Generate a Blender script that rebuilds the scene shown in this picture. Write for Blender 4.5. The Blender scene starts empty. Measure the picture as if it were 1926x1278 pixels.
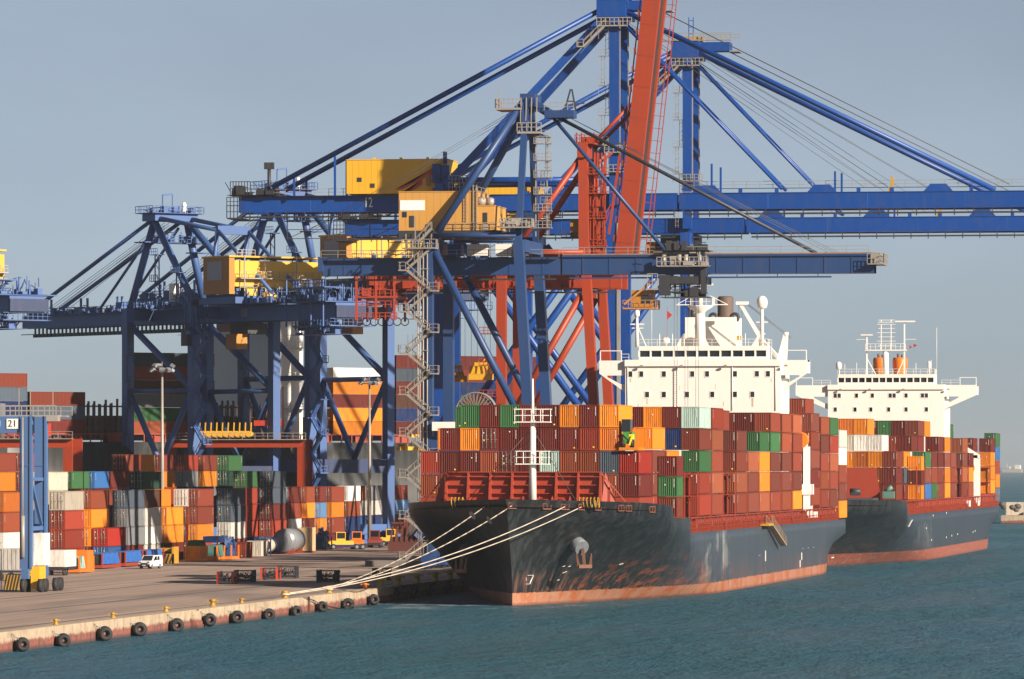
import bpy, math, random
import numpy as np
from mathutils import Vector, Matrix
rng = random.Random(7)
S = bpy.context.scene
R = math.radians

# ---------------------------------------------------------------- camera, sky, sun, exposure
YAW = R(9.12)
cd = bpy.data.cameras.new("camera")
cam = bpy.data.objects.new("camera", cd)
S.collection.objects.link(cam)
cam.location = (0, 0, 17)
cam.rotation_euler = (R(90), 0, YAW)
cd.sensor_width = 36
cd.lens = 200
cd.shift_y = 238 / 1926
cd.clip_start = 1
cd.clip_end = 90000
S.camera = cam
SUN_AZ, SUN_EL = R(32), R(23)          # measured from +X towards -Y
sd = (math.cos(SUN_AZ) * math.cos(SUN_EL), -math.sin(SUN_AZ) * math.cos(SUN_EL), math.sin(SUN_EL))
w = bpy.data.worlds.new("World")
S.world = w
w.use_nodes = True
nt = w.node_tree
sky = nt.nodes.new('ShaderNodeTexSky')
sky.sky_type = 'NISHITA'
sky.sun_disc = False
sky.sun_elevation = SUN_EL
sky.sun_rotation = math.atan2(sd[0], sd[1])
sky.air_density = 0.42
sky.dust_density = 0.5
sky.ozone_density = 3.0
hz = nt.nodes.new('ShaderNodeHueSaturation')      # thin hazy air: the blue is washed out
hz.inputs['Saturation'].default_value = 0.6
nt.links.new(sky.outputs[0], hz.inputs['Color'])
wb = nt.nodes.new('ShaderNodeMix'); wb.data_type = 'RGBA'; wb.blend_type = 'MULTIPLY'
wb.inputs['Factor'].default_value = 1
wb.inputs[7].default_value = (1.02, 1.02, .97, 1)
nt.links.new(hz.outputs[0], wb.inputs[6])
tcw = nt.nodes.new('ShaderNodeTexCoord'); mpw = nt.nodes.new('ShaderNodeMapping'); nzw = nt.nodes.new('ShaderNodeTexNoise')   # faint uneven veil of high cloud
mpw.inputs['Scale'].default_value = (1, 1, 3.2); nzw.inputs['Scale'].default_value = 9; nzw.inputs['Detail'].default_value = 4
nt.links.new(tcw.outputs['Generated'], mpw.inputs[0]); nt.links.new(mpw.outputs[0], nzw.inputs['Vector'])
mrw = nt.nodes.new('ShaderNodeMapRange'); mrw.inputs['From Min'].default_value = .3; mrw.inputs['From Max'].default_value = .7; mrw.inputs['To Min'].default_value = .92; mrw.inputs['To Max'].default_value = 1.07
nt.links.new(nzw.outputs[0], mrw.inputs[0])
vl = nt.nodes.new('ShaderNodeVectorMath'); vl.operation = 'SCALE'
nt.links.new(wb.outputs[2], vl.inputs[0]); nt.links.new(mrw.outputs[0], vl.inputs['Scale'])
nt.links.new(vl.outputs[0], nt.nodes['Background'].inputs[0])
nt.nodes['Background'].inputs[1].default_value = 0.05
sl = bpy.data.lights.new("sun", 'SUN')
sl.energy = 5.0
sl.angle = R(0.5)
sl.color = (1.0, 0.885, 0.74)
so = bpy.data.objects.new("sun", sl)
S.collection.objects.link(so)
so.rotation_euler = Vector(sd).to_track_quat('Z', 'Y').to_euler()
S.view_settings.view_transform = 'Standard'
S.view_settings.look = 'None'
S.view_settings.exposure = 0.80
S.view_settings.gamma = 1

# ---------------------------------------------------------------- helpers
def pt(px, py, X=None, Y=None, Z=None):
    """world point seen at photograph pixel on a known plane of the real place"""
    s, c = math.sin(YAW), math.cos(YAW)
    r, u = (px - 963) / 10700, (877 - py) / 10700
    d = (-s + c * r, c + s * r, u)
    t = X / d[0] if X is not None else Y / d[1] if Y is not None else (Z - 17) / d[2]
    return Vector((t * d[0], t * d[1], 17 + t * d[2]))

class MB:
    def __init__(s):
        s.v, s.f, s.m, s.sm = [], [], [], []
        s.mi = 0
        s.off = Vector((0, 0, 0))
    def face(s, idx, smooth=False):
        s.f.append(idx); s.m.append(s.mi); s.sm.append(smooth)
    def add(s, pts):
        b = len(s.v)
        o = s.off
        s.v.extend([(p[0] + o[0], p[1] + o[1], p[2] + o[2]) for p in pts])
        return b
    def box(s, x0, x1, y0, y1, z0, z1):
        b = s.add([(x0, y0, z0), (x1, y0, z0), (x1, y1, z0), (x0, y1, z0), (x0, y0, z1), (x1, y0, z1), (x1, y1, z1), (x0, y1, z1)])
        for q in ((0, 3, 2, 1), (4, 5, 6, 7), (0, 1, 5, 4), (1, 2, 6, 5), (2, 3, 7, 6), (3, 0, 4, 7)):
            s.face([b + i for i in q])
    def beam(s, a, c, w, h=None, w2=None, h2=None):
        h = h or w; w2 = w2 or w; h2 = h2 or h
        a, c = Vector(a), Vector(c)
        d = (c - a).normalized()
        up = Vector((0, 0, 1)) if abs(d.z) < .9 else Vector((0, 1, 0)) 
        r = d.cross(up).normalized(); u = r.cross(d).normalized()
        P = []
        for p, ww, hh in ((a, w, h), (c, w2, h2)):
            for i, j in ((-1, -1), (1, -1), (1, 1), (-1, 1)):
                P.append(p + r * (i * ww / 2) + u * (j * hh / 2))
        b = s.add(P)
        for q in ((0, 3, 2, 1), (4, 5, 6, 7), (0, 1, 5, 4), (1, 2, 6, 5), (2, 3, 7, 6), (3, 0, 4, 7)):
            s.face([b + i for i in q])
    def tube(s, a, c, r, r2=None, n=8, cap=True):
        r2 = r if r2 is None else r2
        a, c = Vector(a), Vector(c)
        d = (c - a).normalized()
        up = Vector((0, 0, 1)) if abs(d.z) < .9 else Vector((1, 0, 0))
        x = d.cross(up).normalized(); y = x.cross(d)
        P = []
        for p, q in ((a, r), (c, r2)):
            for i in range(n):
                t = 2 * math.pi * i / n
                P.append(p + x * (q * math.cos(t)) + y * (q * math.sin(t)))
        b = s.add(P)
        for i in range(n):
            j = (i + 1) % n
            s.face([b + i, b + j, b + n + j, b + n + i], True)
        if cap:
            s.face([b + i for i in range(n)][::-1]); s.face([b + n + i for i in range(n)])
    def path(s, pts, r, n=6):
        for p, q in zip(pts, pts[1:]):
            s.tube(p, q, r, n=n)
    def prism(s, poly, ext):
        """poly: 3D points of a planar outline, ext: extrusion vector"""
        ext = Vector(ext); n = len(poly)
        b = s.add([Vector(p) for p in poly] + [Vector(p) + ext for p in poly])
        s.face([b + i for i in range(n)][::-1]); s.face([b + n + i for i in range(n)])
        for i in range(n):
            j = (i + 1) % n
            s.face([b + i, b + j, b + n + j, b + n + i])
    def ring(s, c, axis, R0, r, n=20, k=8, sq=1.0):
        """torus round axis; sq squashes the tube along the axis"""
        c, ax = Vector(c), Vector(axis).normalized()
        up = Vector((0, 0, 1)) if abs(ax.z) < .9 else Vector((1, 0, 0))
        x = ax.cross(up).normalized(); y = x.cross(ax)
        P = []
        for i in range(n):
            t = 2 * math.pi * i / n
            rad = x * math.cos(t) + y * math.sin(t)
            for j in range(k):
                q = 2 * math.pi * j / k
                P.append(c + rad * (R0 + r * math.cos(q)) + ax * (r * sq * math.sin(q)))
        b = s.add(P)
        for i in range(n):
            for j in range(k):
                i2, j2 = (i + 1) % n, (j + 1) % k
                s.face([b + i * k + j, b + i2 * k + j, b + i2 * k + j2, b + i * k + j2], True)
    def lathe(s, c, prof, n=16):
        c = Vector(c); P = []
        for r, z in prof:
            for i in range(n):
                t = 2 * math.pi * i / n
                P.append(c + Vector((r * math.cos(t), r * math.sin(t), z)))
        b = s.add(P)
        for k in range(len(prof) - 1):
            for i in range(n):
                j = (i + 1) % n
                s.face([b + k * n + i, b + k * n + j, b + (k + 1) * n + j, b + (k + 1) * n + i], True)
        s.face([b + i for i in range(n)][::-1]); s.face([b + (len(prof) - 1) * n + i for i in range(n)])
    def rail(s, pts, h=1.1, step=2.0, w=.07):
        """handrail along a path of floor points"""
        for a, c in zip(pts, pts[1:]):
            a, c = Vector(a), Vector(c); up = Vector((0, 0, h))
            L = (c - a).length
            s.beam(a + up, c + up, w); s.beam(a + up * .5, c + up * .5, w * .8)
            k = max(1, int(round(L / step)))
            for i in range(k + 1):
                p = a + (c - a) * (i / k)
                s.beam(p, p + up, w)
    def mesh(s, name, mats):
        me = bpy.data.meshes.new(name)
        me.from_pydata([tuple(v) for v in s.v], [], s.f)
        me.polygons.foreach_set('use_smooth', s.sm)
        for m in (mats if isinstance(mats, (list, tuple)) else [mats]):
            me.materials.append(m)
        if max(s.m, default=0) > 0:
            me.polygons.foreach_set('material_index', s.m)
        me.update()
        return me
    def build(s, name, mats, parent=None, loc=(0, 0, 0)):
        return link(name, s.mesh(name, mats), parent, loc)

def link(name, data, parent=None, loc=(0, 0, 0)):
    o = bpy.data.objects.new(name, data)
    S.collection.objects.link(o)
    o.location = loc
    if parent is not None:
        o.parent = parent
    return o
def tag(o, label=None, cat=None, group=None, kind=None):
    if label: o['label'] = label
    if cat: o['category'] = cat
    if group: o['group'] = group
    if kind: o['kind'] = kind
    return o
def thing(name, label, cat, loc=(0, 0, 0), rz=0, group=None):
    o = link(name, None, None, loc)
    o.rotation_euler = (0, 0, rz)
    o.empty_display_size = .5
    return tag(o, label, cat, group)
def copy_tree(o, parent=None):
    c = o.copy()
    S.collection.objects.link(c)
    c.parent = parent
    for ch in [x for x in bpy.data.objects if x.parent == o]:
        copy_tree(ch, c)
    return c
def B1(x0, x1, y0, y1, z0, z1):
    m = MB(); m.box(x0, x1, y0, y1, z0, z1); return m
def T1(a, c, r, r2=None, n=10):
    m = MB(); m.tube(a, c, r, r2, n); return m
def BM1(a, c, w, h=None, w2=None, h2=None):
    m = MB(); m.beam(a, c, w, h, w2, h2); return m
def text_part(name, body, size, m, parent, loc, rot):
    cu = bpy.data.curves.new(name, 'FONT')
    cu.body = body; cu.size = size; cu.extrude = .02; cu.align_x = 'CENTER'; cu.align_y = 'CENTER'
    tmp = bpy.data.objects.new(name, cu)
    me = bpy.data.meshes.new_from_object(tmp)
    bpy.data.objects.remove(tmp)
    me.materials.clear(); me.materials.append(m)
    o = link(name, me, parent, loc)
    o.rotation_euler = rot
    return o

# ---------------------------------------------------------------- materials
MATS = {}
def paint(name, rgb, rough=.5, dirt=.25, dirtcol=(.10, .06, .04), scale=.35, streak=True, vary=.10, metal=0.0, spec=.5):
    if name in MATS: return MATS[name]
    m = bpy.data.materials.new(name); m.use_nodes = True
    n, l = m.node_tree.nodes, m.node_tree.links
    b = n['Principled BSDF']
    tc = n.new('ShaderNodeTexCoord'); oi = n.new('ShaderNodeObjectInfo')
    mp = n.new('ShaderNodeMapping')
    sc = n.new('ShaderNodeVectorMath'); sc.operation = 'SCALE'
    cb = n.new('ShaderNodeCombineXYZ')
    for i in range(3): l.new(oi.outputs['Random'], cb.inputs[i])
    l.new(cb.outputs[0], sc.inputs[0]); sc.inputs['Scale'].default_value = 137.0
    l.new(tc.outputs['Object'], mp.inputs[0]); l.new(sc.outputs[0], mp.inputs['Location'])
    mp.inputs['Scale'].default_value = (1, 1, .22 if streak else 1)
    no = n.new('ShaderNodeTexNoise'); no.inputs['Scale'].default_value = scale * 4; no.inputs['Detail'].default_value = 6
    no.inputs['Roughness'].default_value = .65
    l.new(mp.outputs[0], no.inputs['Vector'])
    cr = n.new('ShaderNodeValToRGB')
    cr.color_ramp.elements[0].position = .50; cr.color_ramp.elements[0].color = (0, 0, 0, 1)
    cr.color_ramp.elements[1].position = .78; cr.color_ramp.elements[1].color = (dirt * 2.4,) * 3 + (1,)
    l.new(no.outputs[0], cr.inputs[0])
    # every object of this paint is a little faded or fresh
    hs = n.new('ShaderNodeHueSaturation'); hs.inputs['Color'].default_value = (*rgb, 1)
    mr = n.new('ShaderNodeMapRange'); mr.inputs['To Min'].default_value = 1 - vary * 2.2; mr.inputs['To Max'].default_value = 1 + vary
    l.new(oi.outputs['Random'], mr.inputs[0]); l.new(mr.outputs[0], hs.inputs['Value'])
    mr2 = n.new('ShaderNodeMapRange'); mr2.inputs['From Min'].default_value = .2; mr2.inputs['From Max'].default_value = .8
    mr2.inputs['To Min'].default_value = 1.03; mr2.inputs['To Max'].default_value = 1 - vary * .4
    l.new(no.outputs[0], mr2.inputs[0]); l.new(mr2.outputs[0], hs.inputs['Saturation'])
    mx = n.new('ShaderNodeMix'); mx.data_type = 'RGBA'
    l.new(cr.outputs[0], mx.inputs['Factor']); l.new(hs.outputs[0], mx.inputs[6]); mx.inputs[7].default_value = (*dirtcol, 1)
    l.new(mx.outputs[2], b.inputs['Base Color'])
    b.inputs['Roughness'].default_value = rough
    b.inputs['Metallic'].default_value = metal
    b.inputs['Specular IOR Level'].default_value = spec
    MATS[name] = m
    return m

COL = {  # container paints
    'redbrown': (.19, .036, .019), 'maroon': (.125, .018, .013), 'dusty red': (.165, .040, .026), 'salmon': (.29, .074, .032),
    'rust': (.225, .048, .019), 'red': (.25, .032, .016), 'bright red': (.29, .017, .008), 'orange': (.64, .195, .008),
    'dark orange': (.47, .12, .014), 'green': (.034, .115, .040), 'dark green': (.010, .040, .028), 'mint': (.32, .43, .38),
    'light blue': (.11, .24, .44), 'blue': (.022, .105, .29), 'navy': (.009, .026, .10), 'slate': (.070, .094, .125),
    'grey': (.18, .19, .20), 'white': (.64, .60, .54), 'beige': (.48, .42, .34), 'brown': (.085, .034, .022), 'teal': (.115, .27, .22)}
def cpaint(c):
    return paint('container_paint_' + c.replace(' ', '_'), COL[c], .7, .26, (.085, .045, .03), .5, vary=.15, spec=.18)
M_BLUE = paint('crane_blue', (.002, .050, .245), .42, .16, (.06, .06, .09), .3, vary=.05)
M_BLUEB = paint('crane_steel_blue', (.017, .050, .150), .45, .16, (.05, .06, .09), .12, vary=.05)
M_BLUEE = paint('crane_pale_blue', (.050, .112, .295), .5, .16, (.05, .06, .09), .12, vary=.05)
M_RED = paint('crane_red', (.33, .040, .010), .5, .22, (.14, .03, .02), .3, vary=.05)
M_GALV = paint('galvanised_steel', (.31, .28, .245), .5, .25, (.25, .14, .08), .5, vary=.08, metal=.15)
M_DARK = paint('dark_steel', (.028, .030, .036), .55, .2, vary=.1)
M_CABLE = paint('wire_rope', (.10, .10, .105), .5, .1)
M_YEL = paint('house_yellow', (.68, .37, .025), .5, .12, (.35, .20, .05), .15, vary=.04)
M_OCH = paint('house_ochre', (.56, .285, .065), .55, .14, (.38, .22, .08), .15, vary=.04)
M_ORA = paint('deep_ochre', (.42, .18, .02), .55, .12, (.25, .12, .03), .15, vary=.04)
M_WHITE = paint('white_paint', (.80, .75, .68), .4, .05, (.50, .34, .20), .25, vary=.02)
M_WHITE2 = paint('sign_white', (.82, .79, .74), .4, .04, vary=.02)
M_GLASS = paint('dark_glass', (.018, .022, .028), .08, .0, vary=.3)
M_SHIPRED = paint('deck_red', (.30, .040, .018), .5, .22, (.17, .06, .03), .4, vary=.06)
M_STRIPE = paint('signal_red', (.55, .05, .02), .5, .1)
M_FUN = paint('funnel_orange', (.72, .18, .02), .45, .12, vary=.03)
M_SOOT = paint('funnel_soot', (.13, .085, .065), .7, .4, (.03, .025, .02), .4)
M_RUB = paint('tyre_rubber', (.018, .018, .020), .75, .25, (.06, .05, .045), 1.2)
M_BOLL = paint('bollard_yellow', (.52, .28, .02), .6, .4, (.22, .09, .03), 1.2)
M_ROPE = paint('mooring_rope', (.52, .44, .35), .8, .2, (.3, .22, .15), 2)
M_RTG = paint('rtg_blue', (.068, .140, .305), .5, .18, (.08, .08, .10), .3, vary=.05)
M_TARP = paint('tarp_blue', (.022, .115, .40), .55, .12, (.10, .25, .5), 1.5)
M_BLACK = paint('black_paint', (.02, .02, .02), .6, .1)
M_CONE = paint('cone_orange', (.75, .12, .02), .5, .1)
M_TANK = paint('tank_grey', (.24, .25, .265), .38, .15, vary=.05, metal=.2)

def hull_mat(name, dark, flat, boot, zb, rust=1.0):
    m = bpy.data.materials.new(name); m.use_nodes = True
    n, l = m.node_tree.nodes, m.node_tree.links
    b = n['Principled BSDF']
    tc = n.new('ShaderNodeTexCoord'); sx = n.new('ShaderNodeSeparateXYZ')
    l.new(tc.outputs['Object'], sx.inputs[0])
    def noise(scale, vec_scale, det=5, rot=(0, 0, 0)):
        mp = n.new('ShaderNodeMapping'); mp.inputs['Scale'].default_value = vec_scale; mp.inputs['Rotation'].default_value = rot
        l.new(tc.outputs['Object'], mp.inputs[0])
        t = n.new('ShaderNodeTexNoise'); t.inputs['Scale'].default_value = scale; t.inputs['Detail'].default_value = det
        t.inputs['Roughness'].default_value = .6
        l.new(mp.outputs[0], t.inputs['Vector']); return t
    def ramp(src, a, c, hi=1.0):
        mr = n.new('ShaderNodeMapRange'); mr.clamp = True
        mr.inputs['From Min'].default_value = a; mr.inputs['From Max'].default_value = c; mr.inputs['To Max'].default_value = hi
        l.new(src, mr.inputs[0]); return mr.outputs[0]
    def mul(a, c, op='MULTIPLY'):
        x = n.new('ShaderNodeMath'); x.operation = op
        for i, q in enumerate((a, c)):
            if isinstance(q, (int, float)): x.inputs[i].default_value = q
            else: l.new(q, x.inputs[i])
        return x.outputs[0]
    def mix(f, a, c):
        x = n.new('ShaderNodeMix'); x.data_type = 'RGBA'
        l.new(f, x.inputs['Factor']) if not isinstance(f, (int, float)) else None
        for i, q in ((6, a), (7, c)):
            if isinstance(q, tuple): x.inputs[i].default_value = (*q, 1)
            else: l.new(q, x.inputs[i])
        return x.outputs[2]
    big = noise(.035, (1, 1, 2)); med = noise(.25, (1, .25, 1.0), 6, (R(-32), 0, 0)); str_ = noise(1.1, (1, 1.2, .07), 6); fine = noise(1.4, (1, .6, 1), 6)
    mpd = n.new('ShaderNodeMapping'); mpd.vector_type = 'TEXTURE'; mpd.inputs['Rotation'].default_value = (R(11), 0, 0); mpd.inputs['Scale'].default_value = (1, 6.5, .62)
    l.new(tc.outputs['Object'], mpd.inputs[0])
    diag = n.new('ShaderNodeTexNoise'); diag.inputs['Scale'].default_value = .62; diag.inputs['Detail'].default_value = 6; diag.inputs['Roughness'].default_value = .65
    l.new(mpd.outputs[0], diag.inputs['Vector'])
    # blue grey flat side aft, near black bow flare: fall of light put into the colour
    aft = ramp(sx.outputs['Y'], 34, 52)
    base = mix(aft, dark, flat)
    base = mix(ramp(str_.outputs[0], .45, .75, .40), base, (.095, .10, .105))
    base = mix(ramp(diag.outputs[0], .36, .24, .5), base, (.055, .055, .045))
    # chalky scuffs left by fenders, in a few places only
    sc_ = noise(.07, (1, .55, 1.5), 4)
    base = mix(mul(mul(ramp(sc_.outputs[0], .58, .66), ramp(str_.outputs[0], .38, .62, .8 * rust)), mul(aft, ramp(sx.outputs['Y'], 175, 120))), base, (.30, .29, .27))
    # rust runs above the boot top
    low = ramp(sx.outputs['Z'], 6.5, 2.0)
    fore = ramp(sx.outputs['Y'], 95, 30)
    r1 = mul(mul(ramp(diag.outputs[0], .53, .61), low), mul(mul(fore, rust), ramp(sx.outputs['Y'], 8, 22)))
    r2 = mul(ramp(str_.outputs[0], .50, .66, .95 * rust), ramp(sx.outputs['Z'], 4.6, 1.3))
    base = mix(r1, base, (.25, .062, .02)); base = mix(r2, base, (.22, .066, .024))
    # boot top with a worn edge
    zz = mul(sx.outputs['Z'], mul(mul(fine.outputs[0], .55), -.28, 'ADD'), 'ADD')
    isb = ramp(zz, zb + .04, zb - .04)
    st2 = noise(.22, (1, 1.2, .25), 5)
    bt = mix(ramp(st2.outputs[0], .46, .58, .9 * rust), boot, (.36, .085, .015)); bt = mix(ramp(fine.outputs[0], .50, .72, .7), bt, (.40, .25, .18)); bt = mix(ramp(str_.outputs[0], .56, .70, .6 * rust), bt, (.16, .045, .02))
    bt = mix(ramp(sx.outputs['Z'], .40, .10, .8), bt, (.16, .05, .03))
    l.new(mix(isb, base, bt), b.inputs['Base Color'])
    b.inputs['Roughness'].default_value = .42
    bp = n.new('ShaderNodeBump'); bp.inputs['Strength'].default_value = .25; bp.inputs['Distance'].default_value = .08
    pl = noise(.32, (.1, 1, 1), 2); l.new(pl.outputs[0], bp.inputs['Height']); l.new(bp.outputs[0], b.inputs['Normal'])
    return m

# ---------------------------------------------------------------- water and quay
def make_water():
    m = bpy.data.materials.new('sea_water'); m.use_nodes = True
    n, l = m.node_tree.nodes, m.node_tree.links
    n.remove(n['Principled BSDF'])
    out = n['Material Output']
    geo = n.new('ShaderNodeNewGeometry')
    def noise(sc, vs, det, rot=12):
        mp = n.new('ShaderNodeMapping'); mp.inputs['Scale'].default_value = vs; mp.inputs['Rotation'].default_value = (0, 0, R(rot))
        l.new(geo.outputs['Position'], mp.inputs[0])
        t = n.new('ShaderNodeTexNoise'); t.inputs['Scale'].default_value = sc; t.inputs['Detail'].default_value = det; t.inputs['Roughness'].default_value = .62
        l.new(mp.outputs[0], t.inputs['Vector']); return t.outputs[0]
    a = noise(2.1, (1, .50, 1), 5); c = noise(.34, (1, .45, 1), 4, -8); g_ = noise(.035, (1, .45, 1), 3, 20)
    ad = n.new('ShaderNodeMath'); ad.operation = 'MULTIPLY_ADD'
    l.new(c, ad.inputs[0]); ad.inputs[1].default_value = 3.0; l.new(a, ad.inputs[2])
    ad2 = n.new('ShaderNodeMath'); ad2.operation = 'MULTIPLY_ADD'
    l.new(g_, ad2.inputs[0]); ad2.inputs[1].default_value = 4.0; l.new(ad.outputs[0], ad2.inputs[2])
    bp = n.new('ShaderNodeBump'); bp.inputs['Strength'].default_value = 1.0; bp.inputs['Distance'].default_value = 1.3
    l.new(ad2.outputs[0], bp.inputs['Height'])
    # water body: murky teal, greener in places
    mx = n.new('ShaderNodeMix'); mx.data_type = 'RGBA'
    mr = n.new('ShaderNodeMapRange'); mr.inputs['From Min'].default_value = .38; mr.inputs['From Max'].default_value = .62
    l.new(noise(.016, (1, .30, 1), 4), mr.inputs[0]); l.new(mr.outputs[0], mx.inputs['Factor'])
    mx.inputs[6].default_value = (.040, .126, .160, 1); mx.inputs[7].default_value = (.048, .140, .205, 1)
    df = n.new('ShaderNodeBsdfDiffuse'); 
    # pale churned water in the corner between bow and quay
    dp = n.new('ShaderNodeVectorMath'); dp.operation = 'DISTANCE'; dp.inputs[1].default_value = (-120.5, 686, 0); l.new(geo.outputs['Position'], dp.inputs[0])
    fm_ = n.new('ShaderNodeMapRange'); fm_.inputs['From Min'].default_value = 26; fm_.inputs['From Max'].default_value = 6; l.new(dp.outputs['Value'], fm_.inputs[0])
    ft = n.new('ShaderNodeMapRange'); ft.inputs['From Min'].default_value = .48; ft.inputs['From Max'].default_value = .62; l.new(noise(.22, (1, .35, 1), 6, 30), ft.inputs[0])
    fx = n.new('ShaderNodeMath'); fx.operation = 'MULTIPLY'; l.new(fm_.outputs[0], fx.inputs[0]); l.new(ft.outputs[0], fx.inputs[1])
    mf = n.new('ShaderNodeMix'); mf.data_type = 'RGBA'; l.new(fx.outputs[0], mf.inputs['Factor']); l.new(mx.outputs[2], mf.inputs[6]); mf.inputs[7].default_value = (.34, .37, .38, 1)
    l.new(mf.outputs[2], df.inputs['Color']); l.new(bp.outputs[0], df.inputs['Normal'])
    gl = n.new('ShaderNodeBsdfGlossy'); gl.inputs['Roughness'].default_value = .17; l.new(bp.outputs[0], gl.inputs['Normal'])
    fr = n.new('ShaderNodeFresnel'); fr.inputs['IOR'].default_value = 1.33; l.new(bp.outputs[0], fr.inputs['Normal'])
    # a choppy sea seen flat on shows mostly the wave faces turned to the viewer
    lim = n.new('ShaderNodeMapRange'); lim.inputs['To Min'].default_value = .02
    l.new(fr.outputs[0], lim.inputs[0])
    wp = n.new('ShaderNodeMapRange'); wp.inputs['From Min'].default_value = .42; wp.inputs['From Max'].default_value = .66; wp.inputs['To Min'].default_value = .26; wp.inputs['To Max'].default_value = .85
    l.new(noise(.055, (1, .22, 1), 6, 6), wp.inputs[0]); l.new(wp.outputs[0], lim.inputs['To Max'])
    ms = n.new('ShaderNodeMixShader'); l.new(lim.outputs[0], ms.inputs[0]); l.new(df.outputs[0], ms.inputs[1]); l.new(gl.outputs[0], ms.inputs[2])
    l.new(ms.outputs[0], out.inputs['Surface'])
    # rows get longer towards the horizon
    ys = [300.0]
    while ys[-1] < 40000: ys.append(ys[-1] * 1.035 + 1)
    g = np.linspace(-1, 1, 61)
    V = [(x * y * 1.1, y, 0) for y in ys for x in g]
    k = len(g)
    Fc = [(i * k + j, i * k + j + 1, (i + 1) * k + j + 1, (i + 1) * k + j) for i in range(len(ys) - 1) for j in range(k - 1)]
    me = bpy.data.meshes.new('water'); me.from_pydata(V, [], Fc); me.materials.append(m)
    me.polygons.foreach_set('use_smooth', [True] * len(Fc))
    tag(link('water', me), kind='structure')
make_water()

def concrete(name, kind):
    m = bpy.data.materials.new(name); m.use_nodes = True
    n, l = m.node_tree.nodes, m.node_tree.links
    b = n['Principled BSDF']; b.inputs['Roughness'].default_value = .85
    geo = n.new('ShaderNodeNewGeometry')
    sx = n.new('ShaderNodeSeparateXYZ'); l.new(geo.outputs['Position'], sx.inputs[0])
    def noise(sc, vs, det=6):
        mp = n.new('ShaderNodeMapping'); mp.inputs['Scale'].default_value = vs
        l.new(geo.outputs['Position'], mp.inputs[0])
        t = n.new('ShaderNodeTexNoise'); t.inputs['Scale'].default_value = sc; t.inputs['Detail'].default_value = det; t.inputs['Roughness'].default_value = .65
        l.new(mp.outputs[0], t.inputs['Vector']); return t.outputs[0]
    def ramp(src, a, c, hi=1.0):
        mr = n.new('ShaderNodeMapRange'); mr.clamp = True
        mr.inputs['From Min'].default_value = a; mr.inputs['From Max'].default_value = c; mr.inputs['To Max'].default_value = hi
        l.new(src, mr.inputs[0]); return mr.outputs[0]
    def mix(f, a, c):
        x = n.new('ShaderNodeMix'); x.data_type = 'RGBA'
        l.new(f, x.inputs['Factor'])
        for i, q in ((6, a), (7, c)):
            if isinstance(q, tuple): x.inputs[i].default_value = (*q, 1)
            else: l.new(q, x.inputs[i])
        return x.outputs[2]
    if kind == 'apron':
        col = mix(ramp(noise(.05, (1, .25, 1)), .35, .7), (.325, .225, .175), (.41, .295, .23))
        col = mix(ramp(noise(.35, (1, .06, 1)), .50, .72, .65), col, (.13, .105, .095))
        col = mix(ramp(noise(.55, (1, .015, 1), 4), .50, .62, .55), col, (.20, .142, .115))
        col = mix(ramp(noise(.16, (1, .05, 1), 5), .54, .66, .6), col, (.175, .128, .105))
        col = mix(ramp(noise(.9, (1, .3, 1)), .55, .8, .5), col, (.36, .30, .25))
        col = mix(ramp(noise(.02, (1.5, .5, 1), 3), .55, .66, .6), col, (.14, .11, .10))
    else:
        col = mix(ramp(noise(.5, (1, 1, 1.6)), .4, .7), (.46, .36, .25), (.34, .25, .17))
        col = mix(ramp(noise(.9, (1, 1, .25)), .52, .72, .9), col, (.22, .11, .06))
        h = n.new('ShaderNodeMath'); h.operation = 'MULTIPLY_ADD'
        l.new(noise(.8, (1, 1, 1)), h.inputs[0]); h.inputs[1].default_value = 1.1; l.new(sx.outputs['Z'], h.inputs[2])
        tide = ramp(h.outputs[0], 1.62, 1.36)
        weed = mix(ramp(noise(1.6, (1, 1, .6)), .45, .6), (.26, .085, .06), (.12, .055, .045))
        col = mix(tide, col, weed)
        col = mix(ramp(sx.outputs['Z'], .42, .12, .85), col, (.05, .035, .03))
    l.new(col, b.inputs['Base Color'])
    bp = n.new('ShaderNodeBump'); bp.inputs['Strength'].default_value = .3; bp.inputs['Distance'].default_value = .05
    l.new(noise(2.5, (1, 1, 1)), bp.inputs['Height']); l.new(bp.outputs[0], b.inputs['Normal'])
    return m
M_APRON = concrete('apron_concrete', 'apron')
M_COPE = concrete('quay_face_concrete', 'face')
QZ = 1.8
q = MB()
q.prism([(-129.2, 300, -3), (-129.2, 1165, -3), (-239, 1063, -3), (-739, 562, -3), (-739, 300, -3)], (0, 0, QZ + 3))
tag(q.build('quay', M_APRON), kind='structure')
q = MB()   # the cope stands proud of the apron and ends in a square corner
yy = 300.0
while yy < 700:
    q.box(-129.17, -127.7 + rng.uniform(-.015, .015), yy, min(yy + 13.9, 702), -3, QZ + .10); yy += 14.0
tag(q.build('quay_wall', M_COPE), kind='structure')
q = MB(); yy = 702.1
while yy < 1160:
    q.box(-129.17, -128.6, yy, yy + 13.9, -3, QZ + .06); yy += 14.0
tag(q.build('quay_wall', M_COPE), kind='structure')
q = MB()   # crane rails
for x in (-131.3, -145.2, -160.5):
    q.box(x - .06, x + .06, 330, 1125, QZ, QZ + .04)
tag(q.build('crane_rail', M_DARK), kind='structure')

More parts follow.
